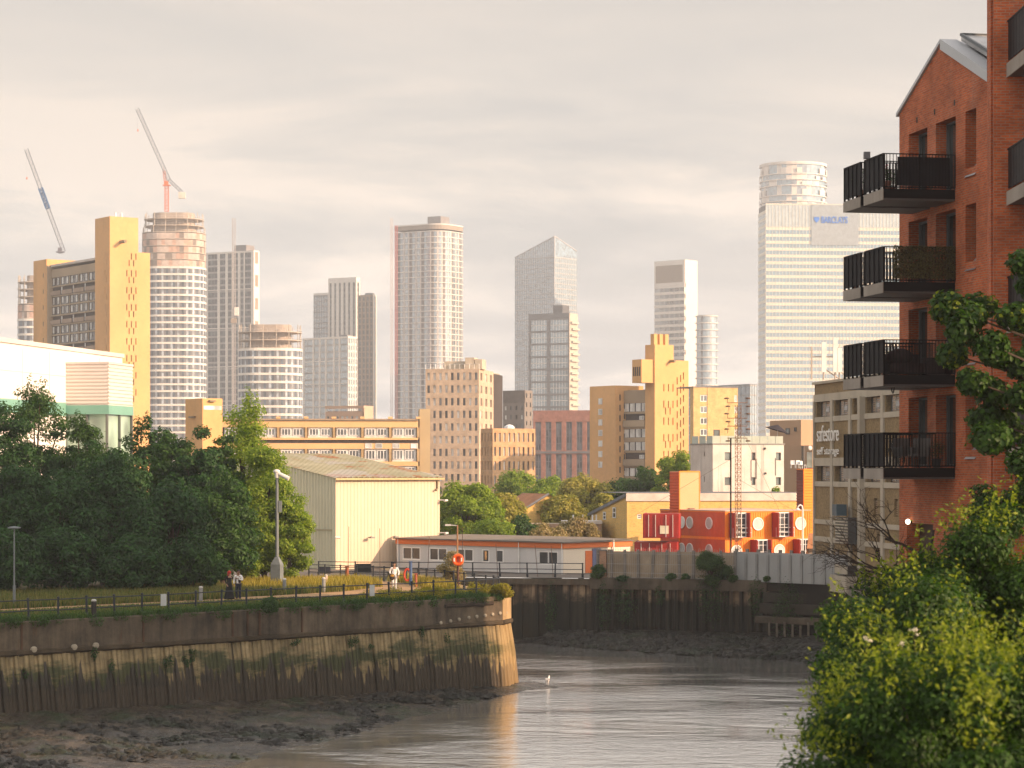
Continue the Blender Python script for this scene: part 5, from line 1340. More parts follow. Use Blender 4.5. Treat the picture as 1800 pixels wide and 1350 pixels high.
    for i, (px, py) in enumerate(((1394, 823), (1405, 823), (1412, 824))):
        ch = thing('garden_chair', ['white garden chair beside the tan terrace door', 'white garden chair between the other two on the tan terrace', 'white garden chair nearest the storage building'][i], 'chair', (wx(px, 292), 292, wz(py, 292)), .5*i, 'chairs on the tan terrace'); wf = mat('white_sash', (.72,.72,.70))
        MB().box(-.28, .28, -.28, .28, .42, .47).build('seat', wf, ch); MB().box(-.28, .28, .24, .28, .471, .95).build('backrest', wf, ch)
        for sx in (-.25, .25):
            for sy in (-.25, .25): MB().tube((sx, sy, 0), (sx, sy, .42), .03, n=4).build('leg', wf, ch)
def make_storage():
    D = 153.8; T = Tower('storage_building', 'tall pebbledash concrete framed storage building with louvred windows', 1588, 1700, 1432, 672, D, 8.5, base=-1.0)
    L = T.wL; pb = mat('pebbledash', (.30,.215,.11), .95, .12, .5, fine=.45, streak=.2); fr = mat('frame_concrete', (.42,.375,.30), .9, .12, .4, streak=.25); A = lambda px: T.A(px, SD)
    zt = wz(675, 172.4); z = lambda py: wz(py, 172.4)
    dk = glass('dark_window', (.05,.055,.06), .15); lv = mat('rusty_louvre', (.42,.30,.21), .8, .2, 1)
    cols = [A(p) for p in (1432, 1464, 1496, 1519, 1553, 1588)]
    holes = []
    for (p0, p1) in ((706, 733), (819, 846)):
        for i in range(5):
            a1, a0 = cols[i]-.55, cols[i+1]+.35
            if a0 < 0: a0 = .2
            holes.append((a0, a1, z(p1), z(p0)))
    for px0, px1, p0, p1 in ((1536, 1542, 872, 900), (1572, 1578, 872, 900), (1541, 1548, 930, 958)): holes.append((A(px1), A(px0), z(p1), z(p0)))
    mb = MB(); wallholes(mb, L, T.z0, zt, holes, .35, SD); mb.build('creek_wall', pb, T.root)
    for h in holes[:10]:
        w = h[1]-h[0]; b = MB(); b.box(.33, .36, h[0], h[1], h[2], h[3], 0)
        b.box(.24, .327, h[0]+w*.02, h[0]+w*.78, h[2]+.05, h[3]-.05, 1)
        for k in range(6): q = h[2]+.1+(h[3]-h[2]-.2)*k/6; b.box(.18, .238, h[0]+w*.02, h[0]+w*.78, q, q+.05, 0)
        b.box(.17, .236, h[0]+w*.30, h[0]+w*.52, (h[2]+h[3])/2-.2, (h[2]+h[3])/2+.12, 0)
        for k in (.25, .55): b.box(.165, .234, h[0]+w*k-.04, h[0]+w*k+.04, h[2]+.05, h[3]-.05, 2)
        b.build('louvred_window', [dk, lv, fr], T.root)
    for h in holes[10:]:
        b = MB(); b.box(.3, .36, h[0], h[1], h[2], h[3], 0)
        for k in range(7): q = h[2]+.1+(h[3]-h[2]-.2)*k/7; b.box(.15, .29, h[0], h[1], q, q+.06, 1)
        b.build('louvred_window', [dk, lv], T.root)
    for i, a in enumerate(cols[:5]): MB().box(-.14 if i != 3 else -.4, -.003, max(0, a-.28), a+(.0 if i == 0 else .28), T.z0, zt-1.2).build('column', fr, T.root)
    for p0, p1 in ((693, 706), (733, 742), (805, 819), (846, 855), (913, 921), (943, 952)): MB().box(-.1, -.004, 0, L, z(p1), z(p0)).build('beam', fr, T.root)
    MB().box(-.2, 10, -.1, L+.05, zt+.003, zt+.18).build('coping', fr, T.root); MB().box(.4, 9.5, .4, L-.2, T.z0, zt-.2).build('core', mat('dark_core', (.05,.05,.055)), T.root)
    MB().box(0, 9.5, L-.19, L, T.z0, zt).build('end_wall', pb, T.root); MB().box(0, 9.5, 0, .39, T.z0, zt).build('end_wall', pb, T.root)
    # plant room in front of the foot with louvre stacks and a blue tank
    MB().box(-1.2, -.41, A(1518), A(1492)+.5, T.z0, z(1003)).build('plant_room', fr, T.root)
    for k, (p0, p1) in enumerate(((905, 950), (985, 1000))):
        b = MB(); b.box(-1.0, -.42, A(1516), A(1493), z(p1), z(p0), 0)
        for q in range(9): zz = z(p1)+(z(p0)-z(p1))*(q+.3)/9; b.box(-1.08, -1.003, A(1516)+.1, A(1493)-.1, zz, zz+.07, 1)
        b.build('louvre_stack', [dk, fr], T.root)
    MB().box(-1.15, -.43, A(1499), A(1491), z(903), z(884)).build('water_tank', mat('tank_blue', (.05,.09,.12), .5), T.root)
    wl = mat('sign_white', (.80,.78,.74), .5)
    s = thing('storage_sign', 'white raised storage name letters in two lines on the pebbledash wall', 'sign', T.root.location[:], T.root.rotation_euler[2])
    # letters face the creek: text runs from the far end towards the viewer
    for body, py, py2, nm in (('safestore', 776, 746, 'name_lettering'), ('self storage', 799, 785, 'line_lettering')):
        o = text_obj(nm, body, 1.0, .03, wl, s, (0,0,0), (R(90), 0, R(-90)), 1.0, -.004)
        xs = [v.co.x for v in o.data.vertices]; wtxt = max(xs)-min(xs); span = A(1441)-A(1479); hgt = (z(py2)-z(py))
        o.scale = (span/wtxt, hgt/.74, 1); o.location = (-.2, A(1441)+min(xs)*span/wtxt, z(py))
    # rooftop aerials
    an = thing('phone_aerial', 'white panel phone aerials on poles at the roof edge of the storage building', 'aerial', (wx(1457, 168.5), 168.5, zt+.18), 0)
    for dx, hh in ((-.35, 2.6), (.45, 2.9), (.75, 2.2)): MB().box(dx-.16, dx+.16, -.1, .1, .5, hh).build('panel', wl, an)
    pl = MB()
    for dx in (-1.2, -.35, .45, .75): pl.tube((dx, .15, 0), (dx, .15, 2.3), .05, n=5)
    pl.tube((-1.2,.15,1.6), (.75,.15,1.6), .04, n=5); pl.tube((.45,.15,.9), (1.5,.15,0), .04, n=5); pl.tube((.45,.15,1.2), (1.9,-.3,0), .04, n=5); pl.tube((-.35,.15,.8), (.9,.6,0), .04, n=5); pl.build('pole_frame', mat('aerial_steel', (.45,.38,.32), .6), an)
    T.done()
def make_warehouse():
    D = 186; b = R(79); x0 = wx(-12, D)
    root = thing('white_warehouse', 'big white clad warehouse with a teal band, its long wall above the trees', 'warehouse', (x0, D, 0), b)
    wm = mat('white_clad', (.80,.74,.68), .6, .03, .2); rb = mat('ribbed_clad', (.60,.54,.50), .6, .04, .2); tl = mat('teal_band', (.17,.36,.29), .5, .08, .4); gl = glass('shop_glass', (.30,.42,.34), .12, .7, .4)
    P = lambda px: ((px-CX)/F*D-x0)/(math.cos(b)-(px-CX)/F*math.sin(b)); Lf = P(215); zr = wz(601, P(0)*math.sin(b)+D); jn = mat('clad_joint', (.55,.50,.46), .7)
    mb = MB(); mb.box(0, Lf, 0, 14, -2, zr); mb.build('main_wall', wm, root)
    MB().box(-.1, Lf+.15, -.15, 14.1, zr+.003, zr+.35).build('roof_trim', rb, root)
    for q in range(1, 4): MB().box(0, Lf, -.02, -.003, zr-2.2*q, zr-2.2*q+.06).build('panel_joint', jn, root)
    for q in range(1, 5): MB().box(Lf*q/5, Lf*q/5+.06, -.022, -.0035, 0, zr-.3).build('panel_joint', jn, root)
    MB().box(0, Lf, -.05, -.004, wz(726, 190), wz(702, 190)).build('teal_band', tl, root)
    # corner box pushed forward
    D2 = 200; b2 = R(78); x2 = wx(190, D2); r = thing('entrance_box', 'ribbed pale grey entrance box with teal band and glass foot on the warehouse', 'building', (x2, D2, 0), b2)
    k = (233-CX)/F; w = (k*D2-x2)/(math.cos(b2)-k*math.sin(b2)); k = (114-CX)/F; l = (x2-k*D2)/(math.sin(b2)+k*math.cos(b2))
    z1, z2, z3 = wz(639, D2), wz(712, D2), wz(728, D2)
    mb = MB(); corrugate(mb, FR, 0, w, z2, z1, .3, .05, 0, 0, True); mb.build('front_cladding', rb, r); mb = MB(); corrugate(mb, SD, 0, l, z2, z1, .3, .05, 0, 0, True); mb.build('side_cladding', rb, r)
    MB().box(.06, w, .06, l, z3, z1-.02).build('core', rb, r); MB().box(-.09, w+.02, -.09, l, z1-.019, z1+.15).build('roof_trim', rb, r)
    mb = MB(); mb.box(-.1, w, -.1, -.055, z3, z2-.002); mb.box(-.1, -.055, -.054, l, z3, z2-.002); mb.build('teal_band', tl, r)
    mb = MB(); mb.box(.2, w, .2, .3, -2, z3-.003); mb.box(.2, .3, .301, l, -2, z3-.003); mb.build('glass_foot', gl, r)
    mb = MB()
    for a in (0, w*.5, w): mb.box(a-.1, a+.1, .0, .19, -2, z3-.004)
    for a in (l*.5, l): mb.box(.0, .19, a-.1, a+.1, -2, z3-.004)
    mb.build('glazing_frame', mat('mullion_dark', (.12,.13,.12), .5), r)
def make_house():
    D = 262; b = R(20); x0 = wx(925, D); root = thing('tiled_house', 'small house with an orange tiled roof half hidden among the trees', 'house', (x0, D, 0), b)
    bm = brick('hall_brick', (.74,.47,.14), (.68,.43,.13), (.60,.43,.19)); rf = mat('clay_tile', (.42,.19,.09), .9, .2, 1.0, fine=.3); ze, zr = wz(893, D), wz(868, D); w = 5; L = 8
    mb = MB(); mb.box(0, w, 0, L, -2, ze); mb.face([(0,0,ze),(w,0,ze),(w/2,0,zr)]); mb.build('wall', bm, root)
    mb = MB(); mb.face([(-.3,-.3,ze-.1),(-.3,L,ze-.1),(w/2,L,zr),(w/2,-.3,zr)]); mb.face([(w+.3,-.3,ze-.1),(w+.3,L,ze-.1),(w/2,L,zr),(w/2,-.3,zr)]); mb.build('roof', rf, root)
    MB().tube((-.35,-.32,ze-.12), (w/2,-.32,zr), .14, n=5).build('barge_board', mat('slate_roof', (.15,.155,.17)), root)
    D = 250; root = thing('brick_shed', 'low brick outbuilding with pale parapet among the beige bushes', 'outbuilding', (wx(930, D), D, 0), 0)
    MB().box(0, 7.5, 0, 5, -2, wz(921, D)).build('wall', brick('shed_brick', (.34,.2,.13), (.3,.18,.12), (.35,.28,.2)), root); MB().box(3.4, 7.6, -.1, 5, wz(921, D)+.003, wz(916, D)).build('parapet', mat('pale_coping', (.56,.50,.44)), root)
    vm = MB()
    for a in (4.6, 5.6, 6.6, 7.0): vm.tube((a, .5, wz(916, D)), (a, .5, wz(905, D)), .08, n=5)
    vm.build('vent_pipe', mat('white_sash', (.72,.72,.70)), root)
# ------------------------------------------------------------------ the brick apartment house on the near bank
def make_apartments():
    C = (14.64, 73.8); b = R(10.3); c, s = math.cos(b), math.sin(b); L = 8.23
    root = thing('apartment_house', 'red brick apartment house with a gable over the creek and stacked dark balconies', 'apartment house', (C[0], C[1], 0), b)
    A = lambda px: (C[0]-(px-CX)/F*C[1])/(s+(px-CX)/F*c)
    def at(px, y):                       # how far out (local -x) a point at local y must stand to fall on a pixel column
        k = (px-CX)/F; X, Y = C[0]-y*s, C[1]+y*c; return (X-k*Y)/(c-k*s)
    br = brick('red_brick', (.54,.12,.036), (.38,.075,.026), (.34,.20,.13), 1.0, patch=.4, streak=.14)
    dk = mat('black_steel', (.008,.008,.010), .6, .1, 1, spec=.12); sl = mat('slab_concrete', (.30,.26,.22), .85, .2, .8, streak=.3); gl = glass('flat_glass', (.05,.055,.055), .06, .8, .6); fm = mat('grey_sash', (.10,.11,.115), .5); zn = mat('zinc', (.42,.43,.45), .35, .08, .6, metal=.6)
    ze, zr = 19.6, 21.25; lev = [16.3, 13.35, 10.4, 7.45]
    holes = []; spec = []
    for i, z in enumerate(lev):
        for (p0, p1, z0) in ((1597, 1630, z+.05), (1645, 1680, z+.05), (1697, 1716, z+.55)):
            h = (A(p1), A(p0), z0, z+2.35); holes.append(h); spec.append(p0)
    holes.append((A(1640), A(1594), 1.0, 5.6)); spec.append(0)
    mb = MB(); wallholes(mb, L, -1, ze, holes, .55, SD)
    mb.face([(0,0,ze), (0,L,ze), (0,L/2,zr)]); mb.face([(0,L,-1),(7,L,-1),(7,L,ze),(0,L,ze)]); mb.build('creek_wall', br, root)
    MB().box(.6, 7.2, .05, L-.05, -1, ze-.1).build('core', mat('room_dark', (.03,.028,.026), .9), root)
    rf = MB(); rf.face([(0,L,ze), (7,L,ze), (7,L/2,zr), (0,L/2,zr)]); rf.face([(0,0,ze), (7,0,ze), (7,L/2,zr), (0,L/2,zr)]); rf.build('roof', zn, root)
    cp = MB()
    for (y0, z0, y1, z1, w) in ((L+.12, ze-.08, L/2, zr+.06, .12), (L/2, zr+.06, -.05, ze-.02, .34)):
        cp.face([(-.08,y0,z0), (-.08,y1,z1), (-.08,y1,z1-w), (-.08,y0,z0-w)]); cp.face([(-.08,y0,z0), (-.08,y1,z1), (.5,y1,z1), (.5,y0,z0)]); cp.face([(-.08,y0,z0-w), (-.08,y1,z1-w), (.05,y1,z1-w), (.05,y0,z0-w)])
    cp.build('gable_coping', mat('coping_metal', (.46,.47,.48), .5, .08, .5), root)
    sk = MB(); zs = lambda y: ze+(zr-ze)*y/(L/2)+.28
    P = [(.55, L*.47, zs(L*.47)), (6.4, L*.47, zs(L*.47)), (6.4, .2, zs(.2)), (.55, .2, zs(.2))]
    sk.face(P); sk.face([(p[0], p[1], p[2]-.2) for p in P])
    for i in range(4): q, r_ = P[i], P[(i+1) % 4]; sk.face([q, r_, (r_[0], r_[1], r_[2]-.2), (q[0], q[1], q[2]-.2)])
    o = sk.build('roof_light', mat('zinc_pane', (.42,.41,.40), .25, .3, .8, metal=.3), root)
    fr = MB()
    for i in range(4): fr.tube(P[i], P[(i+1) % 4], .06, n=4)
    for t in (.35, .68): fr.tube(tuple(Vector(P[0]).lerp(Vector(P[1]), t)), tuple(Vector(P[3]).lerp(Vector(P[2]), t)), .04, n=4)
    fr.build('frame', mat('grey_sash', (.10,.11,.115)), o)
    for h, sp in zip(holes, spec):
        w, hh = h[1]-h[0], h[3]-h[2]
        if sp == 0:
            MB().box(.45, .5, h[0], h[1], h[2], h[3]).build('service_door', mat('door_brown', (.05,.028,.02), .7, .2, 2), root); continue
        o = MB().box(.46, .5, h[0], h[1], h[2], h[3]).build('window', gl, root)
        f = MB(); t = .07
        f.box(.36, .455, h[0], h[0]+t, h[2], h[3]); f.box(.36, .455, h[1]-t, h[1], h[2], h[3]); f.box(.36, .455, h[0]+t, h[1]-t, h[3]-t, h[3]); f.box(.36, .455, h[0]+t, h[1]-t, h[2], h[2]+t)
        if sp != 1697: f.box(.37, .454, h[0]+w*.5-.04, h[0]+w*.5+.04, h[2]+t, h[3]-t)
        f.build('frame', fm, o)
        if sp == 1697:
            sb = MB(); sb.face([(-.06,h[0]+.01,h[2]-.28),(-.06,h[1]-.01,h[2]-.28),(.40,h[1]-.01,h[2]+.22),(.40,h[0]+.01,h[2]+.22)]); sb.build('sill', zn, o)
        elif rng.random() < .6:
            MB().box(.505, .53, h[0]+w*.5, h[1]-.1, h[2]+.1, h[3]-.1).build('curtain', mat('curtain_pale', (.36,.33,.28), .9), o)
    for px, py in ((1612, 212), (1643, 197), (1678, 181)): MB().box(-.01, .02, A(px)-.05, A(px)+.05, wz(py, C[1]+A(px))-.09, wz(py, C[1]+A(px))+.09).build('vent_brick', mat('room_dark', (.03,.028,.026)), root)
    yn = A(1679); d = -at(1553, yn)
    d = abs(d)
    k = (1520-CX)/F; X0, Y0 = C[0]-d*c, C[1]-d*s; yf = (X0-k*Y0)/(s+k*c)
    k = (1513-CX)/F; yn2 = (X0-k*Y0)/(s+k*c); k = (1484-CX)/F; yf2 = (X0-k*Y0)/(s+k*c)
    what = ['black screen cloth', 'leafy screen', 'bare railings and cushions', 'bare railings and rattan chairs']
    order = ['topmost', 'second from the top', 'third from the top', 'lowest']
    where = {}
    for i, z in enumerate(lev):
        for nm, y0, y1 in (('near', yn, yf), ('far', yn2, yf2)):
            lab = f'{order[i]} of the creek side balconies nearer the stair fin, with {what[i]}' if nm == 'near' else f'{order[i]} of the smaller balconies at the building corner over the creek'
            r = MB().box(-d, -.003, y0, y1, z-.30, z-.003).build('balcony', dk, root); r['label'] = lab
            MB().box(-d-.03, -d-.003, y0-.02, y1+.02, z-.36, z-.02).build('slab_edge', sl, r)
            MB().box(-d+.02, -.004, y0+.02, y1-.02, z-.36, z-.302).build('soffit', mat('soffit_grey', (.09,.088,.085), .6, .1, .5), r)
            zt = z+1.12
            e = MB()
            for j in range(4):
                a, q = y0+(y1-y0)*j/4, y0+(y1-y0)*(j+1)/4; e.box(-d+.01, -d+.03, a+.015, q-.015, z+.06, zt-.05)
                e.box(-d-.02, -d+.05, a-.012, a+.012, z, zt)
            e.box(-d-.02, -d+.05, y1-.012, y1+.012, z, zt); e.box(-d-.02, -d+.05, y0, y1, zt-.045, zt); e.build('end_panel', dk, r)
            rl = MB(); n = int(d/.105)
            for j in range(n+1):
                x = -d+d*j/n; rl.box(x-.009, x+.009, y0, y0+.018, z+.07, zt-.03)
            rl.box(-d, -.003, y0-.01, y0+.03, zt-.03, zt); rl.box(-d, -.003, y0-.01, y0+.03, z+.03, z+.07); 
            for t in (0, .5, .985): rl.box(-d*t-.02, -d*t+.02, y0-.012, y0+.032, z-.001, zt)
            rl.build('railing', dk, r)
            rb = MB()
            for j in range(n+1):
                x = -d+d*j/n; rb.box(x-.009, x+.009, y1-.018, y1, z+.07, zt-.03)
            rb.box(-d, -.003, y1-.03, y1+.01, zt-.03, zt); rb.build('railing', dk, r)
            where[(i, nm)] = (y0, y1, z)
    W = lambda x, y, z: (C[0]+x*c-y*s, C[1]+x*s+y*c, z)
    # screens and belongings
    y0, y1, z = where[(0, 'near')]
    o = MB().box(-d*.80, -.15, y0+.035, y0+.05, z+.1, z+1.02).build('screen_cloth', mat('cloth_black', (.012,.012,.016), .8, .3, 2), None, W(0,0,0)); o.rotation_euler = (0,0,b); tag(o, 'black screen cloth tied inside the topmost balcony railing', 'screen')
    o = MB().box(-.1, .1, -.1, .1, 0, .22).build('flood_lamp', mat('lamp_case', (.16,.16,.17), .4), None, W(-d*1.02, y1-.35, z+1.12)); tag(o, 'small square lamp on the corner of the topmost balcony rail', 'lamp')
    def plant(i, nm, x, yy, hh, rr, lab, lm, pot=(.28,.12,.08), flowers=None):
        y0, y1, z = where[(i, nm)]
        r = thing('potted_plant', lab, 'potted plant', W(x, y0+(y1-y0)*yy, z), 0, 'plants on the balconies')
        MB().lathe([(.11, 0), (.16, .28), (.17, .3), (.13, .29)], n=10).build('pot', mat('pot%d' % int(pot[0]*100), pot, .8), r)
        leaf_cloud('foliage', [((0,0,.3+hh*.5), (rr, rr, hh*.55))], 420, .05, lm, r)
        if flowers: leaf_cloud('blossom', [((0,0,.35+hh*.8), (rr*.6, rr*.6, .1))], 40, .045, flowers, r)
    g1 = leafmat('pot_leaf', (.015,.03,.008), (.06,.11,.025)); rd = mat('geranium_red', (.55,.02,.015), .6)
    plant(1, 'far', -d*.9, .75, .5, .22, 'bushy plant at the outer corner of the small second balcony', g1)
    plant(1, 'far', -d*.72, .15, .45, .2, 'red geranium in a pale tub on the small second balcony', g1, (.35,.36,.38), rd)
    plant(0, 'far', -d*.9, .5, .75, .25, 'tall leafy plant spilling over the small topmost balcony', g1)
    plant(0, 'far', -d*.55, .05, .6, .18, 'climbing plant by the rail of the small topmost balcony', g1)
    plant(0, 'near', -d*.88, .3, .5, .16, 'flowering plant behind the topmost black screen', g1, (.28,.12,.08), rd)
    plant(3, 'near', -.35, .4, .55, .3, 'low bushy plant by the wall on the lowest balcony', g1, (.05,.05,.05))
    plant(2, 'far', -d*.6, .2, .7, .2, 'dry twiggy plant on the small third balcony', g1)
    # leafy screen along the second balcony
    y0, y1, z = where[(1, 'near')]
    lv = leafmat('screen_leaf', (.03,.03,.012), (.20,.17,.075), .3)
    sc = leaf_cloud('leaf_screen', [((-d*.40, y0-.02, z+.62), (d*.46, .05, .52))], 8000, .07, lv, None, boxy=True); sc.location = W(0,0,0); sc.rotation_euler = (0,0,b); tag(sc, 'brown green artificial leaf screen tied along the second balcony', 'leaf screen')
    # furniture
    y0, y1, z = where[(3, 'near')]; ra = mat('rattan_grey', (.10,.095,.09), .8, .2, 4)
    for j, (x, yy, rz) in enumerate(((-1.42, .35, .4), (-.95, .3, -.3))):
        ch = thing('rattan_chair', ['grey rattan chair, the outer of two on the lowest balcony', 'grey rattan chair, the one nearer the wall on the lowest balcony'][j], 'chair', W(x, y0+(y1-y0)*yy, z), rz, 'chairs on the lowest balcony')
        MB().box(-.28,.28,-.28,.28,.36,.45).build('seat', ra, ch); q = MB(); q.box(-.28,.28,.24,.29,.451,.95); q.build('backrest', ra, ch)
        for sx in (-1, 1): MB().box(.26*sx-.03,.26*sx+.03,-.28,.239,.452,.66).build('armrest', ra, ch)
        for sx in (-.24,.24):
            for sy in (-.24,.24): MB().tube((sx,sy,0),(sx,sy,.36),.02,n=5).build('leg', ra, ch)
    y0, y1, z = where[(2, 'near')]
    so = thing('balcony_sofa', 'low dark cushioned sofa behind the bare third balcony railing', 'sofa', W(-1.45, y0+.7, z), b)
    cu = mat('cushion_dark', (.03,.02,.022), .9, .3, 2); MB().box(-.6,.6,-.35,.35,.05,.38).build('seat', cu, so); m_ = MB(); m_.ball((-.1,.1,.6),.45,.2,.28,12); m_.build('cushion', cu, so); MB().box(-.6,.6,.28,.35,.381,.7).build('backrest', cu, so)
    tb = thing('storage_box', 'dark storage box by the wall on the third balcony', 'box', W(-.45, y0+.5, z), b); m_ = MB(); m_.box(-.4,.4,-.25,.25,0,.5); m_.build('body', cu, tb); m_ = MB(); m_.box(-.42,.42,-.27,.27,.503,.56); m_.build('lid', cu, tb)
    for lvl, lab in ((3, 'black bicycle standing on the small lowest balcony'), (2, 'black bicycle upended on the small third balcony')):
        y0, y1, z = where[(lvl, 'far')]
        bi = thing('bicycle', lab, 'bicycle', W(-d*.55, y0-.35, z-.0) if lvl == 3 else W(-d*.62, y0-.3, z+.15), b+R(90), 'bicycles on the small balconies')
        if lvl == 2: bi.rotation_euler = (0, R(-70), b+R(80))
        fmx = mat('bike_black', (.015,.015,.016), .4)
        for x in (-.5, .5):
            wv = MB(); n = 20
            for q in range(n): wv.tube((x+.33*math.cos(2*math.pi*q/n), 0, .34+.33*math.sin(2*math.pi*q/n)), (x+.33*math.cos(2*math.pi*(q+1)/n), 0, .34+.33*math.sin(2*math.pi*(q+1)/n)), .022, n=5, caps=False)
            for q in range(8): wv.tube((x,0,.34), (x+.32*math.cos(math.pi*q/4), 0, .34+.32*math.sin(math.pi*q/4)), .004, n=3)
            wv.build('wheel', fmx, bi)
        f_ = MB()
        for p, q in (((-.5,0,.34),(-.15,0,.34)), ((-.15,0,.34),(-.25,0,.8)), ((-.25,0,.78),(.33,0,.8)), ((-.15,0,.34),(.35,0,.74)), ((-.5,0,.34),(-.24,0,.74)), ((.5,0,.34),(.33,0,.9))): f_.tube(p, q, .022, n=6)
        f_.build('frame', fmx, bi); MB().box(-.38,-.14,-.06,.06,.82,.87).build('saddle', fmx, bi); MB().tube((.3,-.28,.95),(.3,.28,.95),.016,n=6).build('handlebar', fmx, bi)
    # stair fin and near wing
    wing = thing('apartment_wing', 'nearer red brick wing of the apartments with black railed balconies at the picture edge', 'apartment house', (0,0,0))
    mb = MB(); poly = [(13.0,65), (23,64.7), (23,74), (14.62,73.7)]
    hw = [(14.6, 16.4, zz_-.0, zz_+2.2) for zz_ in (18.35, 14.9, 11.45, 8.0, 4.5)]
    f = lambda a, dd, q: (a, 65-(a-13)*.03+dd, q); wallholes(mb, 23, -1, 25, hw, .3, f, 13.0)
    mb.face([(13,65,-1),(14.62,73.7,-1),(14.62,73.7,25),(13,65,25)]); mb.face([(23,64.7,-1),(23,74,-1),(23,74,25),(23,64.7,25)]); mb.face([(p[0],p[1],25) for p in poly]); mb.build('wall', br, wing)
    MB().prism([(13.5,65.4), (22.8,65.2), (22.8,73.5), (15.1,73.3)], -1, 24).build('core', mat('room_dark', (.03,.028,.026)), wing)
    for h in hw:
        o = MB().box(h[0], h[1], 65.15, 65.2, h[2], h[3]).build('window', gl, wing); f_ = MB(); f_.box(h[0], h[0]+.08, 65.05, 65.145, h[2], h[3]); f_.box((h[0]+h[1])/2-.04, (h[0]+h[1])/2+.04, 65.05, 65.145, h[2], h[3]); f_.build('frame', fm, o)
    rbm = MB()
    for t in (.12, .3, .5, .72): 
        x, y = 13+1.62*t, 65+8.7*t; rbm.box(x-.09, x+.05, y-.12, y+.12, -1, 24.5)
    rbm.build('brick_rib', br, wing)
    for i, z in enumerate((18.35, 14.9, 11.45, 8.0)):
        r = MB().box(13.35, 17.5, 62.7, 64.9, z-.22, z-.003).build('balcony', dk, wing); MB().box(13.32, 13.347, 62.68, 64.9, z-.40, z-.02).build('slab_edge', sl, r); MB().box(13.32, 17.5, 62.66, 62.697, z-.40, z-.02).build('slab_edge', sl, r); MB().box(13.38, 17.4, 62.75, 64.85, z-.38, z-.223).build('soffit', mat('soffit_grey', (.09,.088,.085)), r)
        e = MB()
        for j in range(6): y = 62.72+2.15*j/6; e.box(13.36, 13.39, y+.015, y+.345, z+.06, z+1.1)
        for j in range(5): x = 13.4+4.0*j/5; e.box(x+.02, x+.78, 62.71, 62.73, z+.06, z+1.1)
        e.box(13.34, 13.4, 62.7, 64.9, z+1.1, z+1.14); e.box(13.401, 17.5, 62.7, 62.75, z+1.1, z+1.14); e.build('railing', dk, r)
    # unseen blocks added beyond the side of the picture to shade creek and wing
    o = MB().prism([(35,84), (49,77.5), (49,114.8), (35,121.3)], -1, 38).build('shade_tower', br); tag(o, 'unseen red brick tower added beyond the picture edge to shade the creek', 'apartment house')
    o = MB().box(19, 32, 47, 64.6, -1, 25).build('shade_block', br); tag(o, 'unseen red brick block added beyond the picture edge to shade the near wing', 'apartment house')
    # wall lamp by the service door
    x, y, z = W(-.12, A(1602), 0); l = thing('wall_lamp', 'lit round wall lamp beside the brown service door', 'lamp', (x, y, wz(917, y)))
    m, t, bs = new_mat('lamp_glow'); bs.inputs['Emission Color'].default_value = (1,.85,.62,1); bs.inputs['Emission Strength'].default_value = 5; bs.inputs['Base Color'].default_value = (.9,.85,.75,1)
    MB().ball((0,0,0), .085, .085, .085, 12).build('globe', m, l); MB().box(.05, .13, -.05, .05, -.05, .05).build('bracket', dk, l)
# ------------------------------------------------------------------ leaves, trees, grass
def leaf_arrays(P, N, size, r, up=None, asp=.5):
    """folded leaf blades: base, two sides, tip (two triangles each) at points P facing N"""
    n = len(P); T = r.normal(size=(n, 3)); N = N/np.linalg.norm(N, axis=1, keepdims=True)
    if up is not None: T = T+up
    T -= N*np.sum(T*N, 1, keepdims=True); T /= np.linalg.norm(T, axis=1, keepdims=True)+1e-9
    B = np.cross(N, T); s = (size*r.uniform(.6, 1.35, n))[:, None]
    a = P-T*s*.5; t = P+T*s*.5-N*s*.12; l = P+B*s*asp*.5+N*s*.1-T*s*.08; q = P-B*s*asp*.5+N*s*.1-T*s*.08
    V = np.stack([a, l, t, q], 1).reshape(-1, 3); i = np.arange(n)*4
    F_ = np.stack([np.stack([i, i+1, i+2], -1), np.stack([i, i+2, i+3], -1)], 1).reshape(-1, 3)
    return V, F_
def clump_points(clumps, n, r, boxy=False, shell=.33):
    c = np.array([k[0] for k in clumps], float); R_ = np.array([k[1] for k in clumps], float)
    vol = (R_.prod(1))**.75; idx = r.choice(len(c), n, p=vol/vol.sum())
    if boxy: d = r.uniform(-1, 1, (n, 3)); P = c[idx]+R_[idx]*d; return P, d+r.normal(0, .6, (n, 3))
    d = r.normal(size=(n, 3)); d /= np.linalg.norm(d, axis=1, keepdims=True)
    rad = r.uniform(0, 1, n)**shell; rad *= 1+r.normal(0, .10, n)
    return c[idx]+R_[idx]*d*rad[:, None], d
def leaf_cloud(name, clumps, n, size, m, parent=None, seed=None, boxy=False, asp=.5, droop=0.0):
    r = np.random.default_rng(seed if seed is not None else int(rng.integers(1e9)))
    P, d = clump_points(clumps, n, r, boxy); N = d*.95+r.normal(0, .38, d.shape)+np.array([0, -.05, .45])
    V, Q = leaf_arrays(P, N, size, r, np.array([0, 0, -droop]) if droop else None, asp)
    return np_obj(name, V, Q, m, parent)
LM = {}
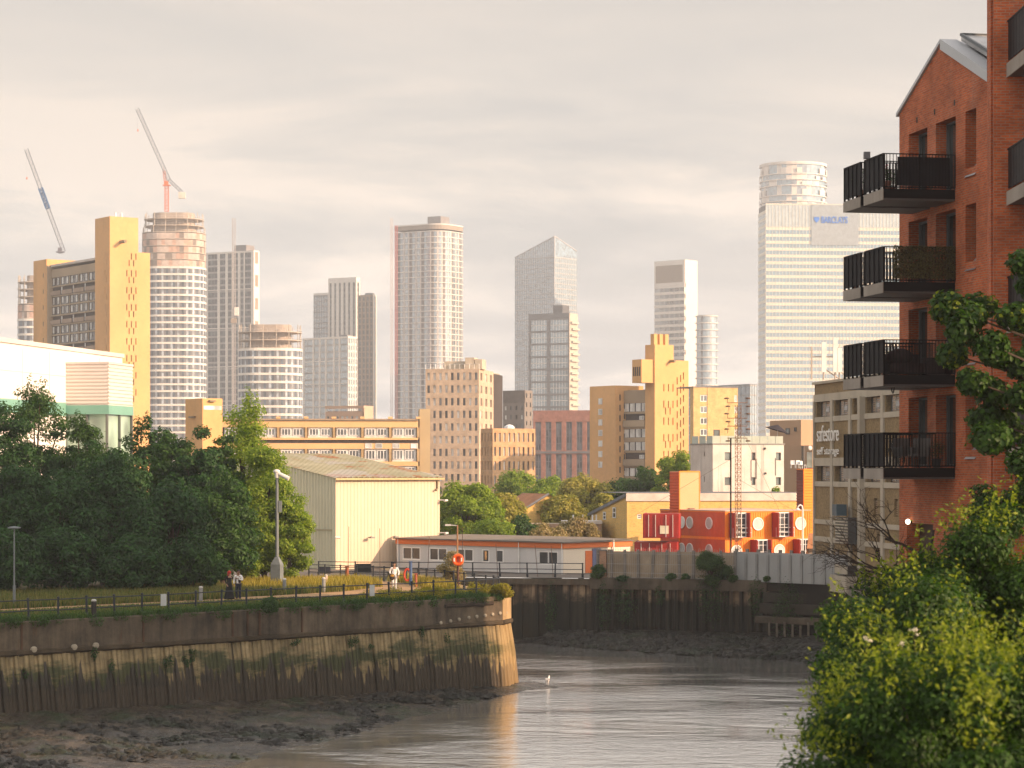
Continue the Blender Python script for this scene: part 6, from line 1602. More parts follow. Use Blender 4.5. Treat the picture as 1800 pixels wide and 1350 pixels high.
def leaf_mats():
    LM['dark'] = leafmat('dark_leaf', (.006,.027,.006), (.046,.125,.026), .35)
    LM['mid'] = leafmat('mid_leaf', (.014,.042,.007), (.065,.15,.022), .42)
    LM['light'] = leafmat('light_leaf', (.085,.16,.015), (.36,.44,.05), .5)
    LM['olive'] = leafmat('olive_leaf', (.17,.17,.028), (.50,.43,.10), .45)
    LM['beige'] = leafmat('beige_leaf', (.16,.12,.05), (.46,.36,.17), .35)
    LM['gold'] = leafmat('gold_leaf', (.12,.12,.010), (.44,.36,.03), .5)
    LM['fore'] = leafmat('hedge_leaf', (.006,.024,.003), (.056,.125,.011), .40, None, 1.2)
    LM['foretip'] = leafmat('sunlit_shoot_leaf', (.07,.12,.008), (.30,.33,.022), .45, None, 2)  # young shoots whose bright yellow also carries sunlight on the tops
    LM['bark'] = mat('bark', (.07,.05,.035), .95, .35, 2)
def tree(label, px, D, top, half, base=0.0, kind='mid', n=9000, leaf=.26, squat=.5, low=0.0, seed=1, name='broadleaf_tree', group='trees along the creek', spike=0, K=72, droop=0.0, crf=.285):
    r = np.random.default_rng(seed); x, y = wx(px, D), D; H = wz(top, D)-base; Rr = half/F*D*1.14; n = int(n*1.7)
    root = thing(name, label, 'tree' if name.endswith('tree') else 'bush', (x, y, base), 0, group)
    z0 = H*low; ch = (H-z0)/2; cz = z0+ch; cl = []
    for i in range(K):
        d = r.normal(size=3); d /= np.linalg.norm(d); q = r.uniform(.25, 1)**.5
        wz_ = 1-.35*max(0, d[2])            # narrower at the head
        cr = Rr*crf*r.uniform(.65, 1.25)
        px_, py_, pz_ = d[0]*q*(Rr-cr*.6)*wz_, d[1]*q*(Rr-cr*.6)*wz_, cz+d[2]*q*(ch-cr*.55)
        cl.append(((px_, py_, pz_), (cr, cr, cr*r.uniform(.55, .85))))
    for i in range(spike):
        a = r.uniform(0, 6.28); q = Rr*.35*r.uniform(0, 1); hh = r.uniform(.86, 1.02)*H; w = Rr*.13
        cl.append(((q*math.cos(a), q*math.sin(a), hh-.06*H), (w, w, H*.07)))
    leaf_cloud('crown', cl, n, leaf, LM[kind], root, seed+100, droop=droop)
    # stray sprays break the outline
    t = MB(); t.path([(0,0,-.3 if H > 3 else 0), (r.normal(0,.15), r.normal(0,.15), H*.3), (r.normal(0,.3), r.normal(0,.3), H*.62)], min(max(.02, H*.022), .4), H*.010, 7)
    for c_, s_ in cl[:12]: t.path([(0,0,H*(.15+.3*r.random())), (c_[0]*.5, c_[1]*.5, c_[2]*.72), (c_[0], c_[1], c_[2])], H*.008, H*.002, 5)
    t.build('trunk' if name.endswith('tree') else 'stem', LM['bark'], root)
    return root
def make_trees():
    leaf_mats(); G = 'trees on the grassy point'
    T = [ # px, D, top, half, kind, label, extra
        (62, 160, 652, 66, 'mid', 'tall feathery birch in front of the white warehouse wall', dict(n=9000, leaf=.2, spike=6, low=.2, droop=1.2, crf=.3)),
        (8, 156, 690, 70, 'dark', 'dark tree at the picture edge under the warehouse wall', dict(n=9000)),
        (146, 158, 716, 52, 'mid', 'slender drooping tree just before the ribbed entrance box', dict(n=7000, spike=4, leaf=.2, droop=1.2)),
        (262, 160, 722, 62, 'dark', 'loose tree in front of the glass foot of the entrance box', dict(n=7500, spike=5)),
        (352, 156, 742, 62, 'dark', 'rounded dark tree below the small boiler tower', dict(n=11000)),
        (432, 160, 684, 64, 'light', 'tall pale green tree with a pointed crown beside the estate block', dict(n=9000, leaf=.22, spike=5, low=.05, crf=.34)),
        (205, 150, 778, 84, 'dark', 'broad dark tree in the middle of the shaded thicket', dict(n=13000)),
        (466, 157, 768, 66, 'light', 'sun edged tree leaning over the corrugated shed', dict(n=12000, leaf=.22)),
        (100, 147, 815, 90, 'dark', 'broad dark tree behind the slim lamp post', dict(n=12000)),
        (20, 146, 800, 70, 'dark', 'dark tree directly over the slim lamp post', dict(n=10000)),
        (300, 147, 838, 86, 'dark', 'wide dark tree over the grass slope', dict(n=12000)),
        (392, 149, 815, 72, 'mid', 'mid green tree behind the walking couple', dict(n=11000)),
        (508, 156, 866, 44, 'light', 'sunlit leafy bush at the shed corner', dict(n=9000, leaf=.2)),
        (446, 156, 885, 52, 'light', 'rounded green bush behind the tall lamp column', dict(n=9000, leaf=.2)),
        (240, 144, 930, 70, 'dark', 'low dark bush at the grass edge of the thicket', dict(n=9000)),
        (345, 146, 945, 55, 'mid', 'low leafy bush with paler top at the grass edge', dict(n=7000)),
        (110, 143, 925, 70, 'dark', 'low dark bush between the slim lamp post and thicket', dict(n=8000)),
        (104, 159, 738, 60, 'dark', 'dark tree under the birch, filling in below the entrance box', dict(n=9000)),
        (182, 156, 748, 60, 'dark', 'dark tree below the teal band corner', dict(n=9000)),
        (304, 157, 744, 56, 'mid', 'green tree between the glass foot and the boiler tower', dict(n=8000)),
        (392, 158, 752, 52, 'mid', 'green tree at the foot of the boiler tower, beside the pointed pale one', dict(n=8000)),
        (15, 141, 915, 60, 'dark', 'low dark bush behind the slim lamp post foot', dict(n=7000)),
    ]
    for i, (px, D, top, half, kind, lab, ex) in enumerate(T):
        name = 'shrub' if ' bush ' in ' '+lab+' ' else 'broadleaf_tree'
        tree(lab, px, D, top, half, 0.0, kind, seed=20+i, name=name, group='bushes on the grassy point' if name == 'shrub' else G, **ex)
    M = [
        (822, 232, 838, 58, 'light', 'bright green spreading tree right behind the site cabin', dict(n=12000, leaf=.32)),
        (884, 242, 862, 46, 'olive', 'yellowing tree beside the tiled house', dict(n=8000, leaf=.32)),
        (795, 255, 862, 30, 'light', 'green tree close against the shed side', dict(n=5000, leaf=.32)),
        (905, 340, 820, 48, 'light', 'distant rounded tree below the small brick block', dict(n=6000, leaf=.42)),
        (962, 330, 832, 44, 'light', 'distant tree below the pinkish brick block', dict(n=6000, leaf=.42)),
        (1028, 300, 826, 52, 'olive', 'tall golden green tree before the pinkish brick block', dict(n=9000, leaf=.4)),
        (990, 262, 862, 46, 'olive', 'olive tree with pale tips beside the tiled roof', dict(n=8000, leaf=.34)),
        (1012, 236, 900, 38, 'beige', 'beige flowering bush behind the site cabin end', dict(n=7000, leaf=.26)),
        (960, 228, 918, 40, 'beige', 'pale dry bush above the cabin roof', dict(n=6000, leaf=.26)),
        (915, 236, 905, 36, 'mid', 'dark green bush over the middle of the cabin roof', dict(n=6000, leaf=.28)),
        (865, 226, 905, 48, 'light', 'low green bush over the cabin roof by the shed', dict(n=7000, leaf=.28)),
        (1092, 305, 836, 40, 'mid', 'dark green tree behind the yellow hall gable', dict(n=7000, leaf=.4)),
        (1135, 298, 818, 46, 'mid', 'dark rounded tree above the yellow hall roof', dict(n=8000, leaf=.4)),
        (1186, 292, 782, 42, 'light', 'bright topped tree against the white rendered flats', dict(n=9000, leaf=.38)),
        (1060, 262, 862, 30, 'olive', 'golden tree at the hall gable', dict(n=5000, leaf=.34)),
        (1362, 262, 856, 22, 'light', 'small bright shrub peeping over the hall coping', dict(n=2000, leaf=.3)),
    ]
    for i, (px, D, top, half, kind, lab, ex) in enumerate(M):
        name = 'shrub' if ' bush ' in ' '+lab+' ' or 'shrub' in lab else 'broadleaf_tree'
        tree(lab, px, D, top, half, -1.5, kind, seed=60+i, name=name, group='bushes across the creek' if name == 'shrub' else 'trees across the creek', low=.1, **ex)
    # bushes on the walls and quay
    q = [(1252, 172.0, 958, 34, -1.6, 'mid', 'tall dark bush growing out of the quay beam before the fence', 7000, .14),
         (790, 152, 962, 24, -.2, 'beige', 'pale flowering bush beside the orange lifebuoy post', 3000, .13),
         (473, 125.5, 1047, 17, -.1, 'mid', 'rounded green bush at the river wall railings', 2500, .1),
         (880, 139.2, 1022, 20, -.15, 'gold', 'yellow green bush hanging over the sunlit tip of the wall', 3000, .12),
         (1095, 173.9, 1012, 14, -.8, 'dark', 'ivy clump below the quay beam near the brick gate pier', 1600, .13),
         (1180, 171.6, 1006, 10, -.5, 'mid', 'small bush at the fence foot, first from the gate pier', 1100, .12),
         (1205, 171.2, 1008, 9, -.5, 'mid', 'small bush at the fence foot close by the tall dark bush', 1000, .12),
         (1290, 170.8, 1010, 12, -.5, 'mid', 'small bush at the fence foot, past the tall dark bush', 1100, .12),
         (1350, 169.9, 1010, 14, -.5, 'mid', 'small bush where the boards meet the pale fence', 1200, .12),
         (1052, 176.5, 988, 14, -.6, 'mid', 'dense bush beside the brick gate pier', 1500, .12)]
    qd = lambda px, o: (lambda D: float(np.interp(wx(px, D), [p[0] for p in QUAY], [p[1] for p in QUAY]))+o)(174)
    for i, (px, D, top, half, bz, kind, lab, n, lf) in enumerate(q):
        if D > 165: D = qd(px, -.15); bz = min(bz, -.75)
        tree(lab, px, D, top, half, bz, kind, n=n, leaf=lf, seed=90+i, name='shrub', group='bushes along the river walls', K=12, crf=.45)
    # hanging ivy on the quay face
    iv = []; cl = []
    for px, D, py, w, h in ((1062, 174.8, 1060, 14, 50), (1100, 174.2, 1055, 22, 45), (1255, 172.5, 1040, 34, 60), (1385, 169, 1075, 30, 55), (1160, 173, 1045, 10, 20), (968, 177, 1070, 12, 50), (1330, 171, 1050, 16, 40)):
        D = qd(px, -.35); cl.append(((wx(px, D), D, wz(py, D)), (w/F*D, .35, h/F*D)))
    o = leaf_cloud('creeper', cl, 7000, .13, LM['dark'], None, 5); tag(o, 'dark ivy and weeds hanging down the far quay face', 'creeper', kind='stuff')
def blades(name, pts, h, w, m, lean=.35, seed=1):
    r = np.random.default_rng(seed); n = len(pts); P = np.asarray(pts)
    a = r.uniform(0, 6.28, n); hh = (h*r.uniform(.5, 1.4, n)) if np.isscalar(h) else h*r.uniform(.6, 1.3, n); dx = np.stack([np.cos(a), np.sin(a), np.zeros(n)], 1); ln = r.uniform(0, 6.28, n)
    L = np.stack([np.cos(ln), np.sin(ln), np.zeros(n)], 1)*(hh*lean*r.uniform(.2, 1, n))[:, None]
    up = np.zeros((n, 3)); up[:, 2] = hh
    V = np.stack([P-dx*w/2, P+dx*w/2, P+up*.6+L*.4+dx*w*.35, P+up*.6+L*.4-dx*w*.35, P+up+L], 1).reshape(-1, 3); i = np.arange(n)*5
    F_ = np.stack([np.stack([i, i+1, i+2], -1), np.stack([i, i+2, i+3], -1), np.stack([i+3, i+2, i+4], -1)], 1).reshape(-1, 3)
    return np_obj(name, V, F_, m)
def make_grass():
    gm = leafmat('dry_grass', (.060,.070,.014), (.24,.22,.055), .35, (1.2,1.1,.6), .35); gg = leafmat('green_grass', (.02,.05,.008), (.09,.16,.026), .35, None, .5); gy = leafmat('gold_grass', (.17,.145,.018), (.45,.38,.05), .4, (1.2,1.1,.6), .4)
    r = np.random.default_rng(3); pts = []; hs = []
    def wallD(x): return 140 if x > -.6 else 140+x
    pth = [(-40, 113), (-22, 130.5), (-12.5, 139.4), (-8.5, 144.5), (-6.5, 150), (-8.5, 160), (-14, 176)]
    def onpath(x, y):
        for i in range(len(pth)-1):
            ax, ay = pth[i]; bx, by = pth[i+1]; t = ((x-ax)*(bx-ax)+(y-ay)*(by-ay))/((bx-ax)**2+(by-ay)**2)
            if -.02 <= t <= 1.02 and math.hypot(x-ax-t*(bx-ax), y-ay-t*(by-ay)) < (1.0 if y < 138 else 2.0 if y < 152 else 1.2): return True
        return False
    A = []; B = []; Cc = []; ha = []; hb = []
    for i in range(150000):
        x = r.uniform(-37, .0); t = r.random()**1.25*32; y = wallD(x)+.1+t
        if y > 178 or abs(x)/y > .24 or onpath(x, y): continue
        if y > 141 and x > -2.0-(y-141)*.22: continue
        z = 0 if y < 150 else -(y-150)/29*.55
        k = r.random()
        near = (y < x+152.6 if x < -12.5 else y < 139.4+(x+12.5)*1.2)
        if t < 1.3: B.append((x, y, z)); hb.append(.30)
        elif x > -17 and y > 146 and k < .75: Cc.append((x, y, z))
        elif near: (B if k < .5 else A).append((x, y, z)); (hb if k < .5 else ha).append(.15)
        elif k < .3: B.append((x, y, z)); hb.append(.38)
        else: A.append((x, y, z)); ha.append(.42)
    tag(blades('meadow_grass', A, np.array(ha), .045, gm, .4, 1), 'tall dry meadow grass behind the river wall railings', 'grass', kind='stuff')
    tag(blades('edge_grass', B, np.array(hb), .05, gg, .5, 2), 'green grass and weeds fringing the river wall top', 'grass', kind='stuff')
    tag(blades('golden_grass', Cc, .55, .05, gy, .4, 3), 'golden sunlit grass near the tall lamp column', 'grass', kind='stuff')
    # overhanging weeds along the wall head and at the tip
    cl = []
    for i in range(170):
        al = r.uniform(-8, 33); p = W0+WD*al+WN*r.uniform(-.5, .16); s_ = r.uniform(.1, .40); cl.append(((p.x, p.y, r.uniform(-.08, .16)), (s_*1.3, s_*1.3, s_)))
    tag(leaf_cloud('wall_weeds', cl, 26000, .09, LM['mid'], None, 6), 'green weeds spilling over the river wall edge', 'weeds', kind='stuff')
    cl = []
    for i in range(30):
        al = r.uniform(24, 33); p = W0+WD*al+WN*r.uniform(-1.8, -.3); cl.append(((p.x, p.y, r.uniform(.2, .5)), (.45, .45, r.uniform(.25, .5))))
    tag(leaf_cloud('tip_weeds', cl, 9000, .1, LM['gold'], None, 8), 'yellow flowering weeds crowding the sunlit tip behind railings', 'weeds', kind='stuff')
    cl = []
    for i in range(16): al = r.uniform(-2, 30); p = W0+WD*al+WN*.25; cl.append(((p.x, p.y, r.uniform(-2.6, -1.6)), (.22, .1, r.uniform(.15, .4))))
    tag(leaf_cloud('wall_creeper', cl, 1600, .1, LM['dark'], None, 9), 'small plants rooted in the river wall face', 'weeds', kind='stuff')
def fore_shrub(label, clumps, n, leaf, seed, tips=0, stems=10, base=(6, 24, -.3), tipm='foretip', name='shrub'):
    r = np.random.default_rng(seed)
    root = thing(name, label, 'bush', base, 0, 'bushes on the near bank'); b = np.array(base)
    cl = [(tuple(np.array(c)-b), s) for c, s in clumps]
    leaf_cloud('foliage', cl, n, leaf, LM['fore'], root, seed, asp=.55, droop=.3)
    if tips:
        V = []; Q = []; off = 0; m = MB()
        for i in range(tips):
            c, s = cl[0::5][int(r.integers(len(cl[0::5])))]; d = r.normal(size=3); d[2] = abs(d[2])+.5; d /= np.linalg.norm(d)  # shoots sit on the top clumps only, colouring a sunlit rim
            p0 = np.array(c)+np.array(s)*d*.85; dr = d*.6+np.array([r.normal(0,.25), r.normal(0,.25), .55]); Ln = r.uniform(.18, .5); p1 = p0+dr*Ln
            k = 9; P = p0+np.linspace(.15, 1, k)[:, None]*(p1-p0)+r.normal(0, .03, (k, 3)); v, f = leaf_arrays(P, r.normal(size=(k, 3))+np.array([0,-.2,.6]), leaf*.95, r, np.array([0,0,.4]))
            V.append(v); Q.append(f+off); off += len(v)
        np_obj('shoot_foliage', np.concatenate(V), np.concatenate(Q), LM[tipm], root)
    t = MB()
    for i in range(stems):
        c, s = cl[int(r.integers(len(cl)))]; t.path([(r.normal(0,.3), r.normal(0,.3), -.3), (c[0]*.5, c[1]*.5, c[2]*.6), tuple(c)], .035, .012, 5)
    t.build('stem', LM['bark'], root); return root
def make_near_bank():
    r = np.random.default_rng(11)
    def band(D, pts, cr, depth):          # clumps under an outline given as (px, py) at a distance
        out = []
        for px, py in pts:
            for k in range(5):
                x, z = wx(px, D), wz(py, D)-cr*.9-k*cr*1.25
                out.append(((x+r.normal(0, cr*.25)+k*.12, D+r.uniform(-depth, depth), z+r.normal(0, cr*.25)), (cr*r.uniform(.8,1.2), cr*r.uniform(.8,1.2), cr*r.uniform(.65,1.0))))
        return out
    o1 = [(1408,1345),(1440,1290),(1475,1235),(1500,1195),(1530,1165),(1568,1150),(1600,1190),(1640,1165),(1680,1135),(1720,1128),(1760,1122),(1800,1118),(1840,1115)]
    fore_shrub('large near bush with sunlit yellow green shoots along its top', band(22, o1, .33, .9), 80000, .056, 31, 360, 14, (5.0, 22.5, -.3))
    o2 = [(1475,1130),(1500,1085),(1530,1055),(1570,1030),(1610,1010),(1640,1000),(1580,1075),(1540,1105)]
    fore_shrub('leafy middle bush reaching out over the mud with pale flower heads', band(30, o2, .38, .9), 46000, .066, 32, 50, 10, (6.0, 31, -.3))
    o3 = [(1640,960),(1670,925),(1690,895),(1720,925),(1750,905),(1790,880),(1830,880),(1700,980),(1760,985),(1660,1030),(1740,1050),(1800,1000)]
    fore_shrub('tall bush with yellow tipped leaves below the brick wing', band(34, o3, .42, 1.0), 62000, .074, 33, 150, 12, (8.0, 35, -.3))
    fore_shrub('unseen bush added beyond the picture edge to shade the near bushes', [((r.uniform(8.3,10.5), r.uniform(13,30), r.uniform(3.5,6.3)), (.9,.9,.7)) for k in range(46)], 9000, .16, 36, 0, 8, (9.5, 20, -.3))  # out of view, added to keep the lower near bushes in shade
    # creamy flower heads
    fl = mat('elder_flower', (.70,.66,.50), .8); c = []
    for px, py, lab in ((1608,1108,'broad cream flower head in the gap between near bushes'),(1522,1124,'cream flower head nearest the water'),(1586,1129,'small cream flower head low between the bushes')):
        f = thing('flower_head', lab, 'flower head', (wx(px, 28.6), 28.6, wz(py, 28.6)), 0, 'cream flower heads on the near bushes')
        leaf_cloud('blossom', [((r.normal(0,.04),r.normal(0,.03),r.normal(0,.015)), (.04,.04,.022)) for k in range(5)], 130, .02, fl, f); MB().tube((.02,.1,-.25), (0,0,-.02), .006, n=4).build('stalk', LM['bark'], f)
    # yellow seedling spire in the corner
    fore_shrub('upright yellow green sprig low in the near corner', [((wx(1722, 19), 19, wz(1330-i*14, 19)), (.10-.008*i, .1-.008*i, .07)) for i in range(8)]+[((wx(1700, 19), 19, wz(1345, 19)), (.2,.2,.12)), ((wx(1745, 19), 19, wz(1340, 19)), (.16,.16,.12))], 1500, .06, 35, 60, 3, (wx(1722, 19), 19, 4.0))
    # tree reaching in from the side before the brick wing
    D = 48; pts = [(1670,540),(1700,560),(1735,535),(1770,560),(1800,560),(1690,620),(1725,610),(1765,625),(1805,640),(1712,670),(1755,690),(1795,700),(1745,735),(1785,755),(1820,780),(1735,770),(1840,600),(1860,700),(1790,815),(1830,850),(1860,800),(1680,585),(1790,465),(1820,500)]
    cl = [((wx(px, D)-11.2, r.uniform(-1.0, 1.0), wz(py, D)-.0), (r.uniform(.28,.46), r.uniform(.3,.5), r.uniform(.22,.36))) for px, py in pts]
    root = thing('broadleaf_tree', 'dark leafy branches of a tree reaching in before the brick wing', 'tree', (11.2, D, -.3), 0)
    cl = [((c[0], c[1], c[2]+.3), s) for c, s in cl]
    leaf_cloud('crown', cl, 15000, .135, LM['fore'], root, 41, asp=.7, droop=.4); leaf_cloud('shoot_foliage', [(c, s) for c, s in cl[:6]], 500, .13, LM['foretip'], root, 42, asp=.7)
    t = MB(); t.path([(.6,0,-.2), (.5,.2,4), (.2,0,8), (.4,.1,11)], .2, .07, 8)
    for c, s in cl[:20]: t.path([(.3,0,c[2]*.72+1), (c[0]*.5+.1, c[1]*.5, c[2]-.4), c], .05, .012, 5)
    t.build('trunk', LM['bark'], root)
    # second, lower dark tree and bare twigs over the creek wall
    root = thing('bare_tree', 'leafless dark tree with tangled twigs between the storage building and bushes', 'tree', (wx(1640, 62), 62, -.3), 0)
    t = MB(); x0 = wx(1640, 62)
    def grow(p, d, L, rad, lv):
        q = p+d*L; mid = p+d*L*.5+Vector((r.normal(0,.05), r.normal(0,.05), r.normal(0,.06)))*L
        t.path([p, mid, q], rad, rad*.6, 5)
        if lv == 0: return
        for k in range(3 if lv > 1 else 2):
            nd = (d+Vector((r.normal(0,.55)-.12, r.normal(0,.4), r.normal(0,.42)))).normalized(); grow(p.lerp(q, r.uniform(.55, 1)), nd, L*r.uniform(.55,.8), rad*.55, lv-1)
    grow(Vector((0,0,0)), Vector((-.1,0,1)).normalized(), 4.2, .09, 1)
    for k in range(6): grow(Vector((-.2,0,3.2+.45*k)), Vector((-.8, r.normal(0,.3), .35+.1*r.normal())).normalized(), 1.3, .045, 4)
    t.build('branch', mat('twig_dark', (.035,.025,.02), .9), root)
    o = [(1600,880),(1740,850),(1780,865),(1712,860)]; 
    fore_shrub('small dark conifer like bush against the brick wing foot', [((wx(px, 55), 55+r.normal(0,.3), wz(py+18+k*20, 55)), (.35,.35,.22)) for px, py in ((1735,848),(1755,870),(1775,858),(1795,850),(1720,880)) for k in range(3)], 5000, .1, 51, 0, 6, (10.8, 55, -.3))
    # undergrowth hiding the bank between
    fore_shrub('dense green undergrowth bush on the bank below the storage building', band(60, [(1475,1085),(1495,1065),(1520,1040),(1550,1020),(1585,1010),(1615,980),(1640,970)], .6, 1.2), 16000, .15, 52, 60, 8, (9.4, 61, -.3))
# ------------------------------------------------------------------ railings, lamps, people
def fence_run(name, label, pts, gap, zf, group=None, post_h=1.15, rails=(.52, 1.02), dark=(.018,.024,.032)):
    root = thing(name, label, 'fence', (pts[0][0], pts[0][1], 0), 0, group); m = mat('railing_paint', dark, .5, .2, 2)
    pm = MB(); pm.lathe([(.085,0), (.085,.25), (.055,.3), (.05,post_h-.1), (.07,post_h-.08), (.07,post_h-.03), (.03,post_h)], n=8)
    me = pm.mesh('post', m); x0, y0 = pts[0][0], pts[0][1]; rl = [[] for _ in rails]
    S_ = stations([(p[0], p[1]) for p in pts], gap)
    for (p, n, r_, d) in S_:
        z = zf(p.x, p.y); o = put('post', me, root, (p.x-x0, p.y-y0, z)); o.rotation_euler = (rng.normal(0,.015), rng.normal(0,.02), 0)
        for k, h in enumerate(rails): rl[k].append((p.x-x0, p.y-y0, z+h+rng.normal(0,.012)))
    for k in range(len(rails)): MB().path(rl[k], .029, .029, 6).build('rail', m, root)
    return root
def lamp(label, px, D, base_py, top_py, kind):
    x = wx(px, D); zb = wz(base_py, D); H = wz(top_py, D)-zb; root = thing('lamp_post', label, 'lamp post', (x, D, zb), 0); gm = mat('galvanised', (.15,.17,.175), .5, .12, 2)
    if kind == 'camera':
        c = MB(); c.lathe([(.44,0), (.44,1.35), (.42,1.38), (.15,1.8), (.12,1.85)], n=4); c.build('base_cabinet', gm, root).rotation_euler = (0,0,R(30))
        MB().tube((0,0,1.8), (0,0,H-.5), .115, .09, 12).build('pole', gm, root)
        h = MB(); h.tube((0,0,H-.5), (0,0,H-.15), .14, .16, 10); h.tube((-.1,0,H-.12), (.75,-.2,H-.55), .1, .15, 10); h.ball((-.02,0,H-.1), .22,.2,.14, 10); h.build('camera_head', mat('camera_white', (.6,.58,.54)), root)
        MB().box(.1, .3, -.1, .1, 4.6, 5.3).build('control_box', gm, root)
    elif kind == 'slim':
        MB().tube((0,0,0), (0,0,1.0), .075, .075, 10).build('base', gm, root); MB().tube((0,0,1.0), (0,0,H), .045, .035, 8).build('pole', gm, root)
        h = MB(); h.lathe([(.05,H-.06), (.34,H-.03), (.36,H+.03), (.1,H+.08)], n=14); h.build('lamp_head', gm, root)
    else:
        MB().tube((0,0,0), (0,0,H), .07, .05, 8).build('pole', mat('rusty_pole', (.32,.17,.08), .7), root); a = MB(); a.tube((0,0,H-.04), (-.5,0,H), .03, n=6); a.box(-.85,-.45,-.1,.1,H-.05,H+.06); a.build('lamp_head', mat('camera_white', (.6,.58,.54)), root)
def bollard(label, px, py, D, h=.95, r=.11, col=(.22,.23,.23), name='bollard'):
    o = thing(name, label, 'bollard', (wx(px, D), D, wz(py, D)), 0, 'bollards on the grassy point'); m = mat('bollard%d' % int(col[0]*100), col, .6, .15, 2)
    MB().lathe([(r,0), (r,h-.12), (r*.75,h-.1)], n=12).build('body', m, o); MB().lathe([(r,h-.099), (r*1.08,h-.05), (r*.6,h)], n=12).build('cap', mat('bollard_cap', (.5,.48,.44), .6), o)
def skin_body(name, nodes, edges, m, parent, sub=2):
    """one continuous surface grown over a jointed skeleton: nodes = [(x,y,z,r)]"""
    me = bpy.data.meshes.new(name); me.from_pydata([n[:3] for n in nodes], edges, []); o = bpy.data.objects.new('tmp_body', me); COL.objects.link(o)
    o.modifiers.new('skin', 'SKIN'); 
    for i, n in enumerate(nodes):
        v = me.skin_vertices[0].data[i]; v.radius = (n[3], n[4] if len(n) > 4 else n[3]); v.use_root = (i == 0)
    s = o.modifiers.new('sub', 'SUBSURF'); s.levels = s.render_levels = sub
    dg = bpy.context.evaluated_depsgraph_get(); dg.update(); m2 = bpy.data.meshes.new_from_object(o.evaluated_get(dg)); bpy.data.objects.remove(o)
    m2.name = name; m2.materials.clear(); m2.materials.append(m); m2.polygons.foreach_set('use_smooth', [True]*len(m2.polygons)); return put(name, m2, parent)
def person(label, px, py, D, rz, skin, top, legs, pose, height=1.72, hair=(.02,.015,.012), robe=None, shoes=(.02,.018,.016), scarf=None, vest=None):
    """height-scaled figure; local -y is where the chest faces"""
    root = thing('person', label, 'person', (wx(px, D), D, wz(py, D)), rz); k = height/1.72; sk = mat('skin%d' % int(skin[0]*100), skin, .55, .06, 3)
    J = dict(hip=(0,0,.94), waist=(0,.0,1.08), chest=(0,-.01,1.28), neck=(0,0,1.46), chin=(0,-.035,1.54), skull=(0,-.005,1.635), crown=(0,.005,1.69),
             nose=(0,-.125,1.59), earL=(-.082,.0,1.60), earR=(.082,.0,1.60))
    J.update(pose); nodes = []; edges = []; ix = {}
    def add(nm, p, r, r2=None, to=None):
        ix[nm] = len(nodes); nodes.append((p[0]*k, p[1]*k, p[2]*k, r*k, (r2 or r)*k))
        if to: edges.append((ix[to], ix[nm]))
    add('hip', J['hip'], .135, .10); add('waist', J['waist'], .125, .09, 'hip'); add('chest', J['chest'], .155, .10, 'waist'); add('neck', J['neck'], .052, .055, 'chest'); add('chin', J['chin'], .062, .068, 'neck'); add('skull', J['skull'], .078, .09, 'chin'); add('crown', J['crown'], .055, .065, 'skull')
    add('nose', J['nose'], .013, .014, 'chin'); add('earL', J['earL'], .012, .02, 'skull'); add('earR', J['earR'], .012, .02, 'skull')
    for s, sg in (('L', -1), ('R', 1)):
        sh = J.get('sh'+s, (.185*sg, 0, 1.40)); el = J['el'+s]; wr = J['wr'+s]
        add('sh'+s, sh, .058, None, 'chest'); add('el'+s, el, .042, None, 'sh'+s); add('wr'+s, wr, .028, .024, 'el'+s)
        dv = (Vector(wr)-Vector(el)).normalized(); side = dv.cross(Vector((0,1,0))); side = side.normalized() if side.length > .1 else Vector((1,0,0)); nr = dv.cross(side).normalized()
        pm = Vector(wr)+dv*.065; add('palm'+s, pm, .030, .016, 'wr'+s)
        for f, (o, ln) in enumerate(((-.030,.062), (-.011,.074), (.010,.070), (.030,.056))):
            a = pm+side*o+dv*.035; b2 = a+dv*ln*.55+nr*.010; c2 = b2+dv*ln*.38+nr*.028
            add(f'f{f}a'+s, a, .0095, None, 'palm'+s); add(f'f{f}b'+s, b2, .0085, None, f'f{f}a'+s); add(f'f{f}c'+s, c2, .007, None, f'f{f}b'+s)
        a = Vector(wr)+dv*.03-side*.040; add('ta'+s, a, .0105, None, 'palm'+s); add('tb'+s, a+dv*.038-side*.012+nr*.012, .009, None, 'ta'+s)
        hp = (.09*sg, 0, .90); kn = J['kn'+s]; an = J['an'+s]
        add('hp'+s, hp, .088, None, 'hip'); add('kn'+s, kn, .056, None, 'hp'+s); add('an'+s, an, .036, None, 'kn'+s); add('heel'+s, (an[0], an[1]+.02, an[2]-.055), .034, None, 'an'+s); add('toe'+s, (an[0]+.02*sg, an[1]-.17, an[2]-.06), .030, .024, 'heel'+s)
    skin_body('body', nodes, edges, sk, root)
    P = lambda nm: Vector(nodes[ix[nm]][:3])
    tm = mat('cloth%s' % str(top), top, .85, .15, 3)
    N = [(*P('hip'), .15*k, .12*k), (*P('waist'), .145*k, .11*k), (*P('chest'), .175*k, .12*k), (*(P('neck')-Vector((0,0,.045*k))), .066*k)]; E = [(0,1), (1,2), (2,3)]
    for s in 'LR':
        i = len(N); N += [(*P('sh'+s), .072*k), (*P('el'+s), .056*k), (*P('el'+s).lerp(P('wr'+s), .86), .042*k)]; E += [(2, i), (i, i+1), (i+1, i+2)]
    skin_body('shirt' if not robe else 'coat_top', N, E, tm, root)
